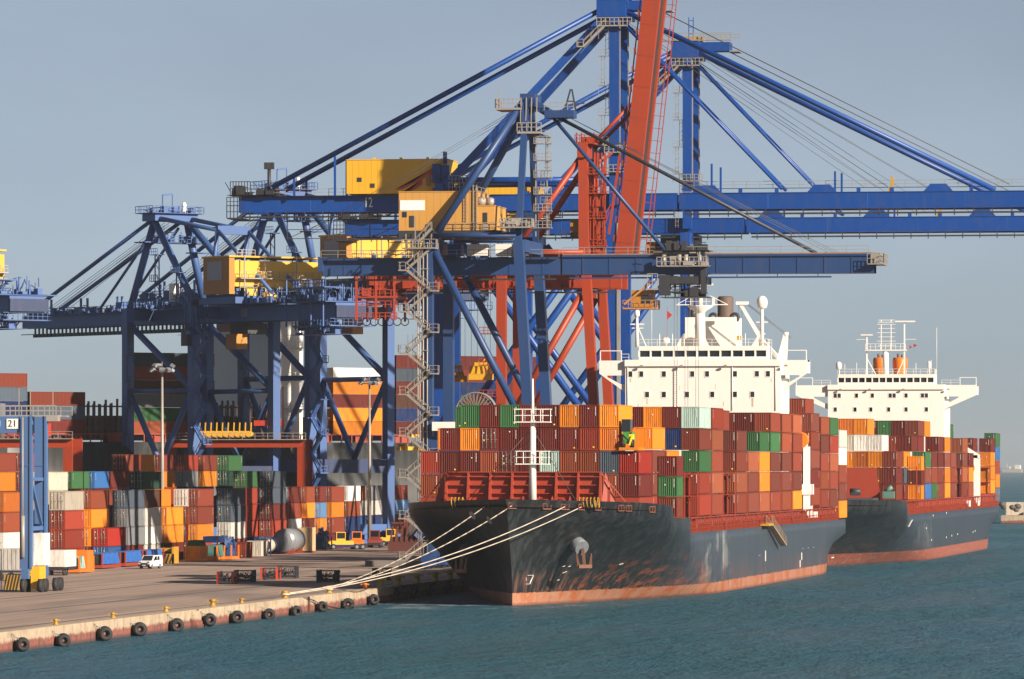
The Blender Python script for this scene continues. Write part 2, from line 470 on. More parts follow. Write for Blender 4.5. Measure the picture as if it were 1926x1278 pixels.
# ---------------------------------------------------------------- shipping containers
def corr(m, p0, p1, z0, z1, out, depth=.05, per=.28, flip=False):
    """corrugated wall from p0 to p1; out is the outward normal"""
    p0, p1, out = Vector(p0), Vector(p1), Vector(out)
    d = p1 - p0; L = d.length; d.normalize()
    k = max(1, int(round(L / per))); per = L / k
    P = []
    for i in range(k):
        for t, q in ((.0, 0), (.24, 0), (.5, 1), (.74, 1)):
            P.append(p0 + d * ((i + t) * per) - out * (depth * q))
    P.append(p1)
    b = m.add([(p.x, p.y, z0) for p in P] + [(p.x, p.y, z1) for p in P]); n = len(P)
    for i in range(n - 1):
        f = [b + i, b + i + 1, b + n + i + 1, b + n + i]
        m.face(f[::-1] if flip else f)
CW = 2.40
CMESH = {}
def container_mesh(L, h, kind):
    key = (L, h, kind)
    if key in CMESH: return CMESH[key]
    m = MB(); x = CW / 2; e = .0
    for sx in (-1, 1):
        for y in (0, L):
            y0 = y if y == 0 else L - .16
            m.box(sx * x - (.14 if sx > 0 else 0), sx * x + (.14 if sx < 0 else 0), y0, y0 + .16, 0, h)
        xx = sx * (x - .035)
        m.box(min(sx * x, sx * (x - .09)), max(sx * x, sx * (x - .09)), .16, L - .16, 0, .16)
        m.box(min(sx * x, sx * (x - .07)), max(sx * x, sx * (x - .07)), .16, L - .16, h - .10, h)
        corr(m, (xx, .16, 0), (xx, L - .16, 0), .16, h - .10, (sx, 0, 0), .045, .28 if L < 7 else .30, flip=sx < 0)
    for y, oy, fl in ((0, -1, False), (L, 1, True)):
        y0 = y if y == 0 else L - .10
        m.box(-x + .14, x - .14, y0, y0 + .10, 0, .17)
        m.box(-x + .14, x - .14, y0, y0 + .10, h - .13, h)
        if kind == 'door' and y == 0:
            m.box(-x + .14, x - .14, .06, .10, .17, h - .13)
        else:
            yy = y - oy * .03
            corr(m, (-x + .14, yy, 0), (x - .14, yy, 0), .17, h - .13, (0, oy, 0), .075, .27, flip=fl)
    m.box(-x + .07, x - .07, .10, L - .10, h - .06, h - .02)
    CMESH[key] = m.mesh('container', cpaint('maroon'))
    return CMESH[key]
DOORM = {}
def door_meshes(h):
    if h in DOORM: return DOORM[h]
    d = MB(); d.box(-.525, .525, .0, .045, 0, h - .32)
    for z in (.30, .52, .76): d.box(-.50, .50, -.02, 0, z * h - .03, z * h + .03)
    r = MB()
    for x in (-.36, .12):
        r.tube((x, -.05, .05), (x, -.05, h - .38), .035, n=6)
        r.box(x - .06, x + .30, -.09, -.05, .42 * h, .42 * h + .06)
        for z in (.08, .35, .62, .93): r.box(x - .08, x + .08, -.05, -.0, z * h * .95, z * h * .95 + .07)
    DOORM[h] = (d.mesh('door', cpaint('maroon')), r.mesh('lock_rod', M_GALV))
    return DOORM[h]
PLAC = {}
def placard(kind):
    if kind in PLAC: return PLAC[kind]
    m = MB()
    if kind == 'yellow': m.box(-.10, .10, -.012, 0, -.085, .085); mat = paint('placard_yellow', (.85, .55, .06), .5, .05)
    elif kind == 'white': m.box(-.065, .065, -.012, 0, -.07, .07); mat = M_WHITE2
    else:                                        # column of white check characters
        for i in range(7): m.box(-.035, .035, -.012, 0, -.16 * i - .06, -.16 * i + .05)
        mat = M_WHITE2
    PLAC[kind] = m.mesh('placard', mat); return PLAC[kind]
NCONT = [0]
KEYS = []
def keyset(t): return {a + '.' + b for g in t.split() for a, q_ in [g.split(':')] for b in q_.split(',')}
DROP = keyset('n.0.5:1 n.0.6:1 n.0.8:1 n.0.9:1 n.2.4:5 n.2.8:5 n.3.1:1 n.3.2:4 n.3.11:4 n.4.5:5 n.4.6:5 n.4.7:5 n.4.8:5 n.4.9:5 n.4.10:5 n.4.11:5 n.6.1:5 n.13.1:4 n.13.2:1,2,4,5 n.13.3:1,2,3,4,5 n.14.3:6 n.16.2:5 f.0.3:1 f.0.4:1,2 f.0.5:2 f.0.6:1,3,4 f.0.7:1,3,4 f.0.8:1,2,3,4 f.0.9:1,2,3,4 f.0.10:1,2,3,4 f.0.11:1,2,3,4 f.0.12:1,2,3,4 f.2.2:1,2,3 f.2.3:1,2,3,4 f.2.4:1,2,3,4 f.4.5:5 f.4.6:5 f.4.7:5 f.4.8:5 f.4.9:5 f.4.10:5 f.4.11:5 f.4.12:5 f.7.1:4 f.8.1:2,3,4 f.10.1:2,4 f.10.2:1,2,3,4 f.11.1:1,2 f.11.2:1,3,4 f.11.3:1,2,3,4 f.11.4:1,2,3,4,5 f.11.5:3,4,5 s.1:0 s.4:4 s.7:0,1 s.8:0,1 y.2:0,2 y.3:0 y.4:0 y.10:1,2 y.17:0 y.18:0 y.24:0')      # places the photograph shows nothing of
FEW = keyset('n.0.3:1 n.0.4:1 n.0.7:1 n.0.10:1 n.3.1:2 n.4.4:5 n.6.1:1,2,3 n.8.1:4 n.10.3:5 n.13.1:1,2,3,5 n.13.2:3 n.14.2:6 f.0.2:1 f.0.3:2 f.0.5:1,3,4 f.0.6:2 f.0.7:2 f.8.1:1 f.10.1:1,3 f.11.1:3 f.11.2:2 f.11.5:1,2 s.4:0,2 s.8:2,4 y.1:0 y.2:1 y.3:1,2 y.4:1 y.10:0 y.19:0 y.20:0 y.23:0 y.27:0,1,2,3 y.32:4')       # slivers far back, gathered in one object
FEWL = []
def container(x, y, z, L, h, color, label, group, kind='plain', rz=0.0, extras=True, world=None, key=''):
    jit = (rng.uniform(-.002, .002), rng.uniform(-.004, .004))
    if key in DROP: return None
    if key in FEW:
        FEWL.append((Vector((x, y, z) if world is None else world), L, h, color, rz)); return None
    KEYS.append(key)
    o = link('container', container_mesh(L, h, kind))
    o.location = (x, y, z) if world is None else world
    o.rotation_euler = (jit[0], 0, rz + jit[1])
    o.material_slots[0].link = 'OBJECT'; o.material_slots[0].material = cpaint(color)
    tag(o, label, 'container', group)
    NCONT[0] += 1
    if kind == 'door':
        dm, rm = door_meshes(h)
        for sx in (-1, 1):
            d = link('door', dm, o, (sx * .54, .0, .17))
            d.material_slots[0].link = 'OBJECT'; d.material_slots[0].material = cpaint(color)
            link('lock_rod', rm, d)
        if extras:
            link('placard', placard('yellow'), o, (-.70, -.055, h * .45))
            link('placard', placard('white'), o, (-.75, -.055, h * .78)); link('placard', placard('white'), o, (.6, -.055, h * .78))
    elif extras:
        a = rng.random()
        if a < .28: link('placard', placard('yellow'), o, (rng.choice((.62, .55, -.6)), .0, rng.uniform(.32, .55)))
        if a > .68: link('placard', placard('white'), o, (rng.uniform(-.5, .5), .0, h * rng.uniform(.55, .86)))
        if .2 < a < .85: link('placard', placard('code'), o, (.80, .0, h - .32))
    if extras and L > 10 and rng.random() < .6:     # white marks near the end of the long side
        p = link('placard', placard('code'), o, (CW / 2 + .004, rng.choice((.9, L - .9)), h - .35)); p.rotation_euler = (0, 0, R(90))
    return o
ORD = ['', 'first', 'second', 'third', 'fourth', 'fifth', 'sixth', 'seventh', 'eighth', 'ninth', 'tenth', 'eleventh', 'twelfth', 'thirteenth', 'fourteenth', 'fifteenth', 'sixteenth', 'seventeenth', 'eighteenth', 'nineteenth', 'twentieth']
TIER = {1: 'lowest', 2: 'second up', 3: 'third up', 4: 'fourth up', 5: 'fifth up', 6: 'sixth up', 7: 'topmost'}

def load_bays(bays, shipname, group, X0, ncol, pitch):
    """bays: dicts Y,L,z,h,H (heights per column from the water side), col {(c,t):colour}, end {(c,t)}"""
    for bi, b in enumerate(bays):
        Hc = b['H']
        prev = [pb for pb in bays if abs(pb['Y'] + pb['L'] - b['Y']) < 3.2]
        for c in range(ncol):
            top = max([Hc[k] for k in range(0, c)], default=0)
            for t in range(1, Hc[c] + 1):
                zt = b['z'] + t * b['h']
                side = c == 0 or t > Hc[c - 1]
                front = True
                for pb in prev:
                    if pb['z'] + pb['H'][c] * pb['h'] > zt - .6: front = False
                if not (side or front): continue
                if b.get('need') and c > b['need'] and not side: continue
                col = b['col'].get((c, t)) or b['col'].get(('*', t)) or rng.choice(['redbrown', 'maroon', 'maroon', 'dusty red', 'rust', 'redbrown', 'maroon', 'orange', 'green', 'dark orange', 'slate'] if rng.random() < .75 else ['redbrown', 'maroon'])
                kind = 'door' if (c, t) in b.get('door', ()) else 'plain'
                if bi == 0 and 'first' in shipname: stk = f'{ORD[ncol - c - 1]} stack from quay'
                else: stk = f'{ORD[c + 1]} stack from open water'
                label = f"{col} container, {TIER[t]} in {stk}, {b['name']}, {'nearer' if 'first' in shipname else 'farther'} ship"
                x = X0 - (c + .5) * pitch
                container(x, b['Y'] + rng.uniform(-.05, .05), b['z'] + (t - 1) * b['h'] + .04, b['L'], round(b['h'] - .075, 3), col, label, group, kind, key=f"{'n' if 'first' in shipname else 'f'}.{bi}.{c}.{t}")

# nearer ship ------------------------------------------------------------
X1C, B1W = -109.6, 32.2
SH = 2.87
bays1 = []
def bay(lst, name, Y, L, z, H, col=None, h=SH, door=(), need=None):
    lst.append(dict(name=name, Y=Y, L=L, z=z, H=H, col=col or {}, h=h, door=door, need=need))
F = {}
for t, row in {1: 'maroon,rust,maroon,maroon,maroon,maroon,maroon,maroon,maroon,rust,rust',
               2: 'bright red,slate,rust,rust,mint,maroon,maroon,rust,maroon,maroon,red',
               3: '-,dark orange,red,maroon,maroon,maroon,maroon,maroon,orange,maroon,-',
               4: '-,orange,maroon,orange,maroon,maroon,green,maroon,green,-,-'}.items():
    for i, c in enumerate(row.split(',')):
        if c != '-': F[(i + 1, t)] = c
bay(bays1, 'front bay', 697.6, 12.19, 13.16, [0, 2, 4, 4, 4, 4, 4, 4, 4, 4, 3, 2, 0], F, door={(8, 3), (7, 2)})
bay(bays1, 'front corner', 715.0, 6.06, 10.45, [3] + [0] * 12, {(0, 1): 'redbrown', (0, 2): 'green', (0, 3): 'maroon'}, 2.62)
bay(bays1, 'second bay', 710.4, 12.19, 10.45, [0, 4, 4, 4, 5, 4, 4, 4, 5, 5, 4, 3, 3], {(1, 4): 'orange', (1, 3): 'dusty red', (1, 2): 'dusty red', (1, 1): 'red', (4, 5): 'rust', (8, 5): 'orange', (9, 5): 'orange'}, need=11)
bay(bays1, 'third bay', 724.3, 12.19, 10.45, [0, 3, 4, 4, 4, 4, 4, 4, 4, 4, 4, 4, 4], {(1, 3): 'orange', (1, 2): 'maroon', (2, 4): 'orange'})
bay(bays1, 'fourth bay', 737.6, 12.19, 10.45, [5] * 13, {(0, 1): 'red', (0, 2): 'red', (0, 3): 'green', (0, 4): 'redbrown', (0, 5): 'mint', (1, 1): 'maroon', (1, 2): 'orange', (1, 3): 'maroon', (1, 4): 'navy', (1, 5): 'maroon', (2, 5): 'orange', (3, 5): 'maroon', (4, 5): 'maroon', (5, 5): 'orange'})
bay(bays1, 'fifth bay', 751.0, 12.19, 10.45, [5] * 13, {(0, 1): 'redbrown', (0, 2): 'salmon', (0, 3): 'redbrown', (0, 4): 'salmon', (0, 5): 'red'})
bay(bays1, 'sixth bay', 764.6, 12.19, 10.45, [0, 5] + [4] * 11, {(1, 5): 'redbrown'}, need=3)
bay(bays1, 'seventh bay', 778.4, 12.19, 10.45, [4, 5] + [4] * 11, {(0, 1): 'redbrown', (0, 2): 'salmon', (0, 3): 'redbrown', (0, 4): 'dusty red', (1, 5): 'redbrown'}, need=3)
bay(bays1, 'eighth bay', 792.1, 12.19, 10.45, [3, 4, 4] + [4] * 10, {(0, 1): 'dusty red', (0, 2): 'dusty red', (0, 3): 'salmon', (1, 4): 'maroon'}, need=3)
bay(bays1, 'ninth bay', 806.0, 12.19, 10.45, [4] * 13, {(0, 1): 'salmon', (0, 2): 'orange', (0, 3): 'orange', (0, 4): 'green'}, need=3)
bay(bays1, 'tenth bay', 819.8, 12.19, 10.45, [5] * 13, {(0, 1): 'redbrown', (0, 2): 'dusty red', (0, 3): 'dusty red', (0, 4): 'green', (0, 5): 'redbrown', (1, 5): 'maroon', (2, 5): 'maroon'}, need=3)
bay(bays1, 'eleventh bay', 834.6, 12.19, 10.45, [5] * 13, {(0, 1): 'rust', (0, 2): 'dusty red', (0, 3): 'dusty red', (0, 4): 'rust', (0, 5): 'rust'}, need=2)
bay(bays1, 'twelfth bay', 849.4, 12.19, 10.45, [5] * 13, {(0, 1): 'orange', (0, 2): 'dusty red', (0, 3): 'redbrown', (0, 4): 'redbrown', (0, 5): 'salmon'}, need=2)
bay(bays1, 'first bay aft', 874.6, 12.19, 10.9, [5, 5, 5, 5] + [4] * 9, {(0, 1): 'redbrown', (0, 2): 'maroon', (0, 3): 'dusty red', (0, 4): 'redbrown', (0, 5): 'dusty red'}, need=3)
bay(bays1, 'second bay aft', 889.2, 12.19, 10.45, [5, 6, 6, 6] + [4] * 9, {(0, 1): 'redbrown', (0, 2): 'rust', (0, 3): 'redbrown', (0, 4): 'dusty red', (0, 5): 'rust', (1, 6): 'redbrown'}, need=3)
bay(bays1, 'third bay aft', 903.2, 12.19, 10.45, [5, 5] + [4] * 11, {(0, 1): 'dusty red', (0, 2): 'redbrown', (0, 3): 'salmon', (0, 4): 'red', (0, 5): 'green'}, need=2)
bay(bays1, 'sternmost bay', 917.2, 12.19, 8.55, [5] * 13, {(0, 1): 'orange', (0, 2): 'dusty red', (0, 3): 'redbrown', (0, 4): 'white', (0, 5): 'white'}, need=2)
load_bays(bays1, 'first ship', 'containers stacked on the nearer ship', -93.55, 13, 2.50)
# farther ship -----------------------------------------------------------
bays2 = []
def O(*a): return {(0, i + 1): c for i, c in enumerate(a)}
def o1(*a): return {(1, i + 1): c for i, c in enumerate(a)}
bay(bays2, 'front bay', 992.8, 12.19, 11.0, [0, 3, 4, 5, 5, 5, 4, 4, 4, 4, 4, 4, 4], {**o1('redbrown', 'maroon', 'redbrown'), (2, 4): 'white', (3, 4): 'white', (4, 4): 'beige', (5, 4): 'white', (2, 3): 'orange', (3, 3): 'dark orange', (4, 3): 'orange', (3, 5): 'orange', (4, 5): 'dark orange', (5, 5): 'orange', (2, 2): 'rust', (3, 2): 'redbrown'})
bay(bays2, 'front corner', 1014.2, 6.06, 11.0, [3] + [0] * 12, O('orange', 'maroon', 'orange'), 2.6)
bay(bays2, 'second bay', 1008.2, 12.19, 11.0, [0, 3, 3] + [4] * 10, {(1, 3): 'orange', (1, 2): 'slate', (2, 3): 'orange'}, need=4)
bay(bays2, 'third bay', 1022.9, 12.19, 11.0, [3, 4, 4] + [4] * 10, {**O('blue', 'dusty red', 'green'), (1, 4): 'maroon', (2, 4): 'redbrown', (3, 4): 'maroon'}, need=5)
bay(bays2, 'fourth bay', 1036.5, 12.19, 11.0, [3, 5, 5, 5, 5, 5, 5, 5, 5, 5, 5, 5, 5], {**O('green', 'redbrown', 'maroon'), **o1('maroon', 'maroon', 'maroon', 'maroon', 'dusty red'), (2, 5): 'maroon', (3, 5): 'green', (4, 5): 'maroon', (5, 5): 'maroon', (6, 5): 'maroon', (7, 5): 'green', (8, 5): 'dark green', (9, 5): 'orange', (10, 5): 'orange', (2, 4): 'maroon'})
bay(bays2, 'fifth bay', 1050.4, 12.19, 11.0, [4, 5, 4] + [4] * 10, {**O('redbrown', 'redbrown', 'maroon', 'maroon'), (1, 5): 'orange'}, need=3)
bay(bays2, 'sixth bay', 1065.4, 12.19, 11.0, [4] * 13, O('orange', 'orange', 'dusty red', 'orange'), need=2)
bay(bays2, 'seventh bay', 1079.4, 12.19, 11.0, [3, 4] + [4] * 11, {**O('dusty red', 'redbrown', 'dusty red'), (1, 4): 'redbrown'}, need=2)
bay(bays2, 'eighth bay', 1093.0, 12.19, 11.0, [0, 4] + [4] * 11, {(1, 4): 'salmon'}, need=2)
bay(bays2, 'ninth bay', 1106.6, 12.19, 11.0, [4] * 13, O('redbrown', 'salmon', 'dusty red', 'salmon'), need=2)
bay(bays2, 'tenth bay', 1122.0, 12.19, 11.0, [3, 4] + [4] * 11, {**O('rust', 'orange', 'maroon'), (1, 4): 'maroon', (2, 4): 'redbrown'}, need=2)
bay(bays2, 'first bay aft', 1164.2, 12.19, 11.3, [0, 4, 4, 5, 5, 5] + [4] * 7, {**o1('orange', 'orange', 'orange', 'maroon'), (3, 5): 'green', (4, 5): 'green', (2, 4): 'maroon'}, need=5)
bay(bays2, 'second bay aft', 1178.8, 12.19, 11.3, [4] * 13, O('orange', 'orange', 'orange', 'maroon'), need=2)
bay(bays2, 'sternmost bay', 1192.8, 12.19, 9.6, [5, 4] + [4] * 11, O('slate', 'orange', 'redbrown', 'blue', 'green'), need=2)
load_bays(bays2, 'second ship', 'containers stacked on the farther ship', -88.8, 13, 2.50)

# ---------------------------------------------------------------- ship hulls
def hull_mesh(L, B, zf, zfe, zs, zd, yf, ys, mats, le_w=82, le_d=25, rake=5, trans=9):
    """local frame: bow at y=0 on the waterline, +y aft, +x to open water. returns (mesh builder)"""
    zl = [-3, -1, 0, 1.5, 3, 4.5, 6, 7.2, zd]
    st = [0, .25, .7, 1.4, 2.4, 3.6, 5, 6.5, 8.3, 10.5, 13, 16, 19, 22.5, yf - .2, yf + .01, yf + 2.6, yf + 2.7, ys - .1, ys + .01, 55, 62, 70, 80, 95, 120, 160, 200, L - 40, L - 30, L - 22, L - 15, L - 8, L - 3, L]
    st = [v for v in st if v <= L]
    st = sorted(set(st))
    def top(y):
        if y <= yf: 
            k = max(0, min(1, (y + rake) / (yf + rake))); return zf + (zfe - zf) * k
        if y <= yf + 2.65: return zfe + (zs - zfe) * (y - yf) / 2.65
        if y <= ys: return zs
        return zd
    def stem(z):
        return -rake * max(0, (z - 2) / (zf - 2)) ** 1.3 if z > 2 else 0
    def half(y, z):
        k = max(0, min(1, (z + 1) / (zf - 1.2)))
        y0 = stem(z)
        le = le_w + (le_d - le_w) * k ** .8
        t = max(0, min(1, (y - y0) / le))
        p = 1.35 + .85 * k ** 1.3
        b = B / 2 * (1 - (1 - t) ** p)
        # stern: the counter sweeps up and in below about 6 m
        ze = max(0, (y - (L - 34)) / 34)
        if ze > 0 and z < 5.8:
            q_ = max(0, (5.8 - z) / 8.8)
            b *= max(.0, 1 - 1.15 * ze ** 1.4 * q_ ** 1.1)
        if ze > .6: b *= 1 - .03 * ((ze - .6) / .4) ** 2
        return b
    m = MB(); grid = []
    for sv in st:
        ease = max(0, 1 - sv / 18)
        tz = top(sv - rake * ease)
        zz = [z if z < tz else tz for z in zl] + [zd + (tz - zd) * f if tz > zd else tz for f in (.3, .6, 1.0)]
        row = []
        for z in zz:
            y = sv + stem(min(z, zf)) * ease
            row.append((half(y, min(z, zf)), y, z))
        grid.append(row)
    nz = len(grid[0])
    for sgn in (1, -1):
        b = m.add([(sgn * p[0], p[1], p[2]) for row in grid for p in row])
        for i in range(len(st) - 1):
            for j in range(nz - 1):
                f = [b + i * nz + j, b + (i + 1) * nz + j, b + (i + 1) * nz + j + 1, b + i * nz + j + 1]
                m.face(f if sgn > 0 else f[::-1], True)
    # transom
    last = grid[-1]
    for j in range(nz - 1):
        a, c = last[j], last[j + 1]
        b = m.add([(a[0], L, a[2]), (-a[0], L, a[2]), (-c[0], L, c[2]), (c[0], L, c[2])]); m.face([b, b + 1, b + 2, b + 3])
    # decks, 0.9 m below the bulwark top
    m.mi = 1
    for i in range(len(st) - 1):
        a, c = grid[i][-1], grid[i + 1][-1]
        y0, y1 = a[1], c[1]
        if y1 - y0 < .05: continue
        dz = .9 if y1 <= yf else .02
        b = m.add([(a[0] - .02, y0, a[2] - dz), (c[0] - .02, y1, c[2] - dz), (-c[0] + .02, y1, c[2] - dz), (-a[0] + .02, y0, a[2] - dz)])
        m.face([b, b + 1, b + 2, b + 3])
    # bulkheads where the deck steps down
    for y, z0, z1 in ((yf + 2.72, zs - .5, zs), (ys + .02, zd, zs)):
        hb = half(y, zd); b = m.add([(hb - .02, y, z0), (-hb + .02, y, z0), (-hb + .02, y, z1), (hb - .02, y, z1)]); m.face([b, b + 1, b + 2, b + 3])
    return m, half, top

def superstructure(root, yc, hw, wing, zb, zr, depth, rows, wheel, nwin, zoff=0.0):
    """white accommodation block; front at yc"""
    o = B1(-hw, hw, yc, yc + depth, zb, zr - 3.1).build('accommodation', M_WHITE, root)
    for z, xs in rows:
        for x in xs:
            f = B1(x - .42, x + .42, yc - .05, yc + .04, z - .55, z + .55).build('window_frame', M_WHITE, o)
            B1(x - .30, x + .30, yc - .065, yc - .045, z - .42, z + .42).build('window', M_GLASS, f)
    # bridge deck with tapering wings
    zt = zr - 2.2
    for s in (-1, 1):
        m = MB()
        z0 = zt - 3.9
        m.prism([(s * hw, yc + .4, zt), (s * wing, yc + .4, zt), (s * wing, yc + .4, zt - 2.0), (s * (hw + .2), yc + .4, z0 - .9), (s * hw, yc + .4, z0 - .9), (s * hw, yc + .4, z0 + .2), (s * (hw + .9), yc + .4, z0 + .3), (s * (hw + 2.9), yc + .4, z0 + 1.35), (s * (hw + 2.9), yc + .4, z0 + 1.6), (s * hw, yc + .4, z0 + 1.6)][:: -s], (0, .5, 0))
        m.prism([(s * hw, yc + .9, zt), (s * wing, yc + .9, zt), (s * wing, yc + .9, zt - .25), (s * hw, yc + .9, zt - .25)][:: -s], (0, 3.0, 0))
        m.box(min(s * (wing - .12), s * wing), max(s * (wing - .12), s * wing), yc + .9, yc + 4.6, zt - 2.0, zt)
        wg = m.build('bridge_wing', M_WHITE, root)
        r = MB(); r.beam((s * (wing - .15), yc + .6, zt), (s * (wing - .15), yc + .6, zt + 1.5), .14); r.beam((s * (wing - 3.4), yc + .6, zt), (s * (wing - 3.4), yc + .6, zt + 1.5), .14)
        r.beam((s * (wing - .1), yc + .6, zt + 1.5), (s * (wing - 3.5), yc + .6, zt + 1.5), .22, .12); r.rail([(s * (wing - 3.4), yc + .5, zt), (s * (hw - .5), yc + .5, zt)], 1.0, 1.5, .06)
        r.build('wing_shelter', M_WHITE, wg)
    B1(-hw - .05, hw + .05, yc - .35, yc + depth, zr - 3.1, zr - 2.1).build('bridge_front', M_WHITE, root)
    wm = MB(); wm.box(-wheel, wheel, yc + .15, yc + 7, zr - 2.1, zr - 1.65); wm.box(-wheel, wheel, yc + .15, yc + 7, zr - .70, zr); wm.box(-wheel, wheel, yc + .5, yc + 7, zr - 1.65, zr - .70)
    wh = wm.build('wheelhouse', M_WHITE, root)
    ww = 2 * wheel / nwin
    for i in range(nwin):
        x = -wheel + ww * (i + .5)
        B1(x - ww * .40, x + ww * .40, yc + .42, yc + .48, zr - 1.64, zr - .71).build('window', M_GLASS, wh)
    mu = MB(); mu.box(-wheel, wheel, yc + .20, yc + .48, zr - .74, zr - .66)
    for i in range(nwin + 1): mu.box(-wheel + ww * i - .12, -wheel + ww * i + .12, yc + .16, yc + .50, zr - 1.65, zr - .70)
    mu.build('window_mullions', M_WHITE, wh)
    r = MB(); r.rail([(-wheel, yc + .3, zr), (wheel, yc + .3, zr), (wheel, yc + 6.8, zr)], 1.05, 1.4, .06); r.build('handrail', M_WHITE, wh)
    # floodlights on the front
    for x in (-hw + 2.6, -3.2, 3.6, hw + .9):
        m = MB(); m.beam((x, yc - .3, zr - 2.9), (x, yc - .8, zr - 3.0), .10); m.box(x - .25, x + .25, yc - .85, yc - .6, zr - 3.2, zr - 2.95); m.build('floodlight', M_GALV, root)
    # outside pillar at the water side aft corner
    B1(hw, hw + 1.0, yc + 1.6, yc + 3.0, zb, zr - 5).build('side_trunk', M_WHITE, root)
    return wh

def deck_ribs(root, y0, y1, xh, z0, z1):
    """open red side structure between main deck and hatch tops: stanchions, struts and cells"""
    m = MB(); k = int((y1 - y0) / 2.3)
    for i in range(k + 1):
        y = y0 + (y1 - y0) * i / k
        m.prism([(xh - .1, y, z0), (xh - .1, y, z0 + .5), (xh - .9, y, z1 - .15), (xh - 2.2, y, z1 - .15), (xh - 2.2, y, z0)], (0, .10, 0))
        if i % 2 == 0: m.beam((xh - .15, y + .6, z0), (xh - .15, y + .6, z1), .16, .18)
        if i % 5 == 2: m.box(xh - 1.6, xh - .7, y + .5, y + 1.4, z0, z0 + 1.1)
        if i % 7 == 3: m.tube((xh - .5, y + 1.1, z0), (xh - .5, y + 1.1, z0 + 1.2), .22, n=8)
    m.box(xh - .30, xh - .05, y0, y1, z1 - .16, z1 - .02)
    c_ = MB(); c_.box(xh - 2.9, xh - 2.5, y0, y1, z0, z1 - .2); c_.build('hatch_coaming', paint('coaming_brown', (.075, .014, .009), .6, .3), root)  # dark brown puts the shade between the stanchions into the coaming's colour
    r = MB(); r.rail([(xh - .06, y0, z0), (xh - .06, y1, z0)], 1.05, 1.6, .05)
    o = m.build('side_stanchions', M_SHIPRED, root); r.build('handrail', M_SHIPRED, o)

def breakwater(root, y, xh, z0, z1, n, plain=False):
    m = MB(); m.box(-xh, xh, y, y + .12, z0, z1)
    if plain:
        for s in (-1, 1): m.prism([(s * xh, y, z0), (s * (xh + .9), y, z0), (s * xh, y, z1)][::-s], (0, .15, 0))
        return m.build('breakwater', M_SHIPRED, root)
    for i in range(n):
        x = -xh + 2 * xh * i / (n - 1)
        m.prism([(x - .13, y, z0), (x - .13, y - 1.5, z0), (x - .13, y - .45, z1 + .1), (x - .13, y, z1 + .1)], (.26, 0, 0))
        m.box(x - .38, x + .38, y - 1.62, y - 1.50, z0, z0 + .4)
    for j in range(4):
        z = z0 + (z1 - z0) * (j + .55) / 4.1
        m.box(-xh, xh, y - .55, y - .02, z, z + .10)
    m.box(-xh, xh, y - .5, y + .1, z1, z1 + .12)
    # raked side shields
    for s in (-1, 1):
        m.prism([(s * xh, y + .02, z0), (s * (xh + 1.9), y + 1.2, z0), (s * (xh + .5), y + .3, z1)], (0, .12, 0))
        m.beam((s * xh, y - .3, z1), (s * (xh + 3.6), y + .9, z0 - .2), .13)
        m.beam((s * (xh + .9), y + .6, z0), (s * (xh + .9), y + .6, z0 + 2.4), .3)
    return m.build('breakwater', M_SHIPRED, root)

def mast_white(name, root, x, y, z0, z1, r=.35, plats=()):
    m = MB(); m.tube((x, y, z0), (x, y, z1), r, r * .65, 10)
    mo = m.build(name, M_WHITE, root)
    for z, w_ in plats:
        p = MB(); p.box(x - w_, x + w_, y - .9, y + .9, z - .12, z)
        p.rail([(x - w_, y - .9, z), (x + w_, y - .9, z), (x + w_, y + .9, z), (x - w_, y + .9, z), (x - w_, y - .9, z)], 1.5, 1.1, .09)
        p.build('mast_platform', M_WHITE, mo)
    return mo

# ================= nearer ship
HM1 = hull_mat('hull_paint_weathered', (.010, .013, .0145), (.036, .050, .066), (.38, .165, .095), 1.52)
ship1 = thing('container_ship', 'nearer black hulled container ship with white bridge, rust streaks and orange waterline', 'container ship', (X1C, 683, 0))
hm, half1, top1 = hull_mesh(248, B1W, 13.0, 12.0, 10.35, 8.35, 26.2, 44.6, None)
hull1 = hm.build('hull', [HM1, M_SHIPRED], ship1)
zt = 12.1
breakwater(ship1, 9.0, 9.6, 12.0, 16.2, 8)
# foremast
fm = mast_white('foremast', ship1, 2.6, -.6, 12.1, 22.6, .50, ((17.3, 2.0), (22.4, 2.2)))
T1((2.6, -.6, 22.4), (2.6, -.6, 27.6), .22, .10).build('mast_top', M_WHITE, fm)
m = MB()
for a, c in (((2.4, -.6, 21.5), (-6.4, 2.6, 12.4)), ((2.4, -.6, 20.4), (-6.0, 2.8, 12.4)), ((2.9, -.6, 21.0), (7.4, 3.4, 12.6))): m.tube(a, c, .045, n=5)
m.build('mast_stay', M_CABLE, fm)
# deck gear on the forecastle
for x, y in ((-6.6, 1.6), (9.0, 3.0)):
    m = MB()
    for k in range(6 if x > 0 else 4): m.ring((x - 1.1 + k * .45, y, 12.55), (1, 0, .1), .62, .07, 14, 5)
    m.build('rope_drum', M_BOLL, ship1)
for x, y in ((.2, 2.0), (3.9, 1.4), (5.8, 3.2)):
    m = MB(); m.tube((x - .8, y, 12.5), (x + .8, y, 12.5), .5); m.tube((x - .85, y, 12.5), (x - .75, y, 12.5), .85); m.tube((x + .75, y, 12.5), (x + .85, y, 12.5), .85); m.box(x - .6, x + .6, y - .5, y + .9, 11.2, 12.1)
    m.build('winch', M_SHIPRED, ship1)
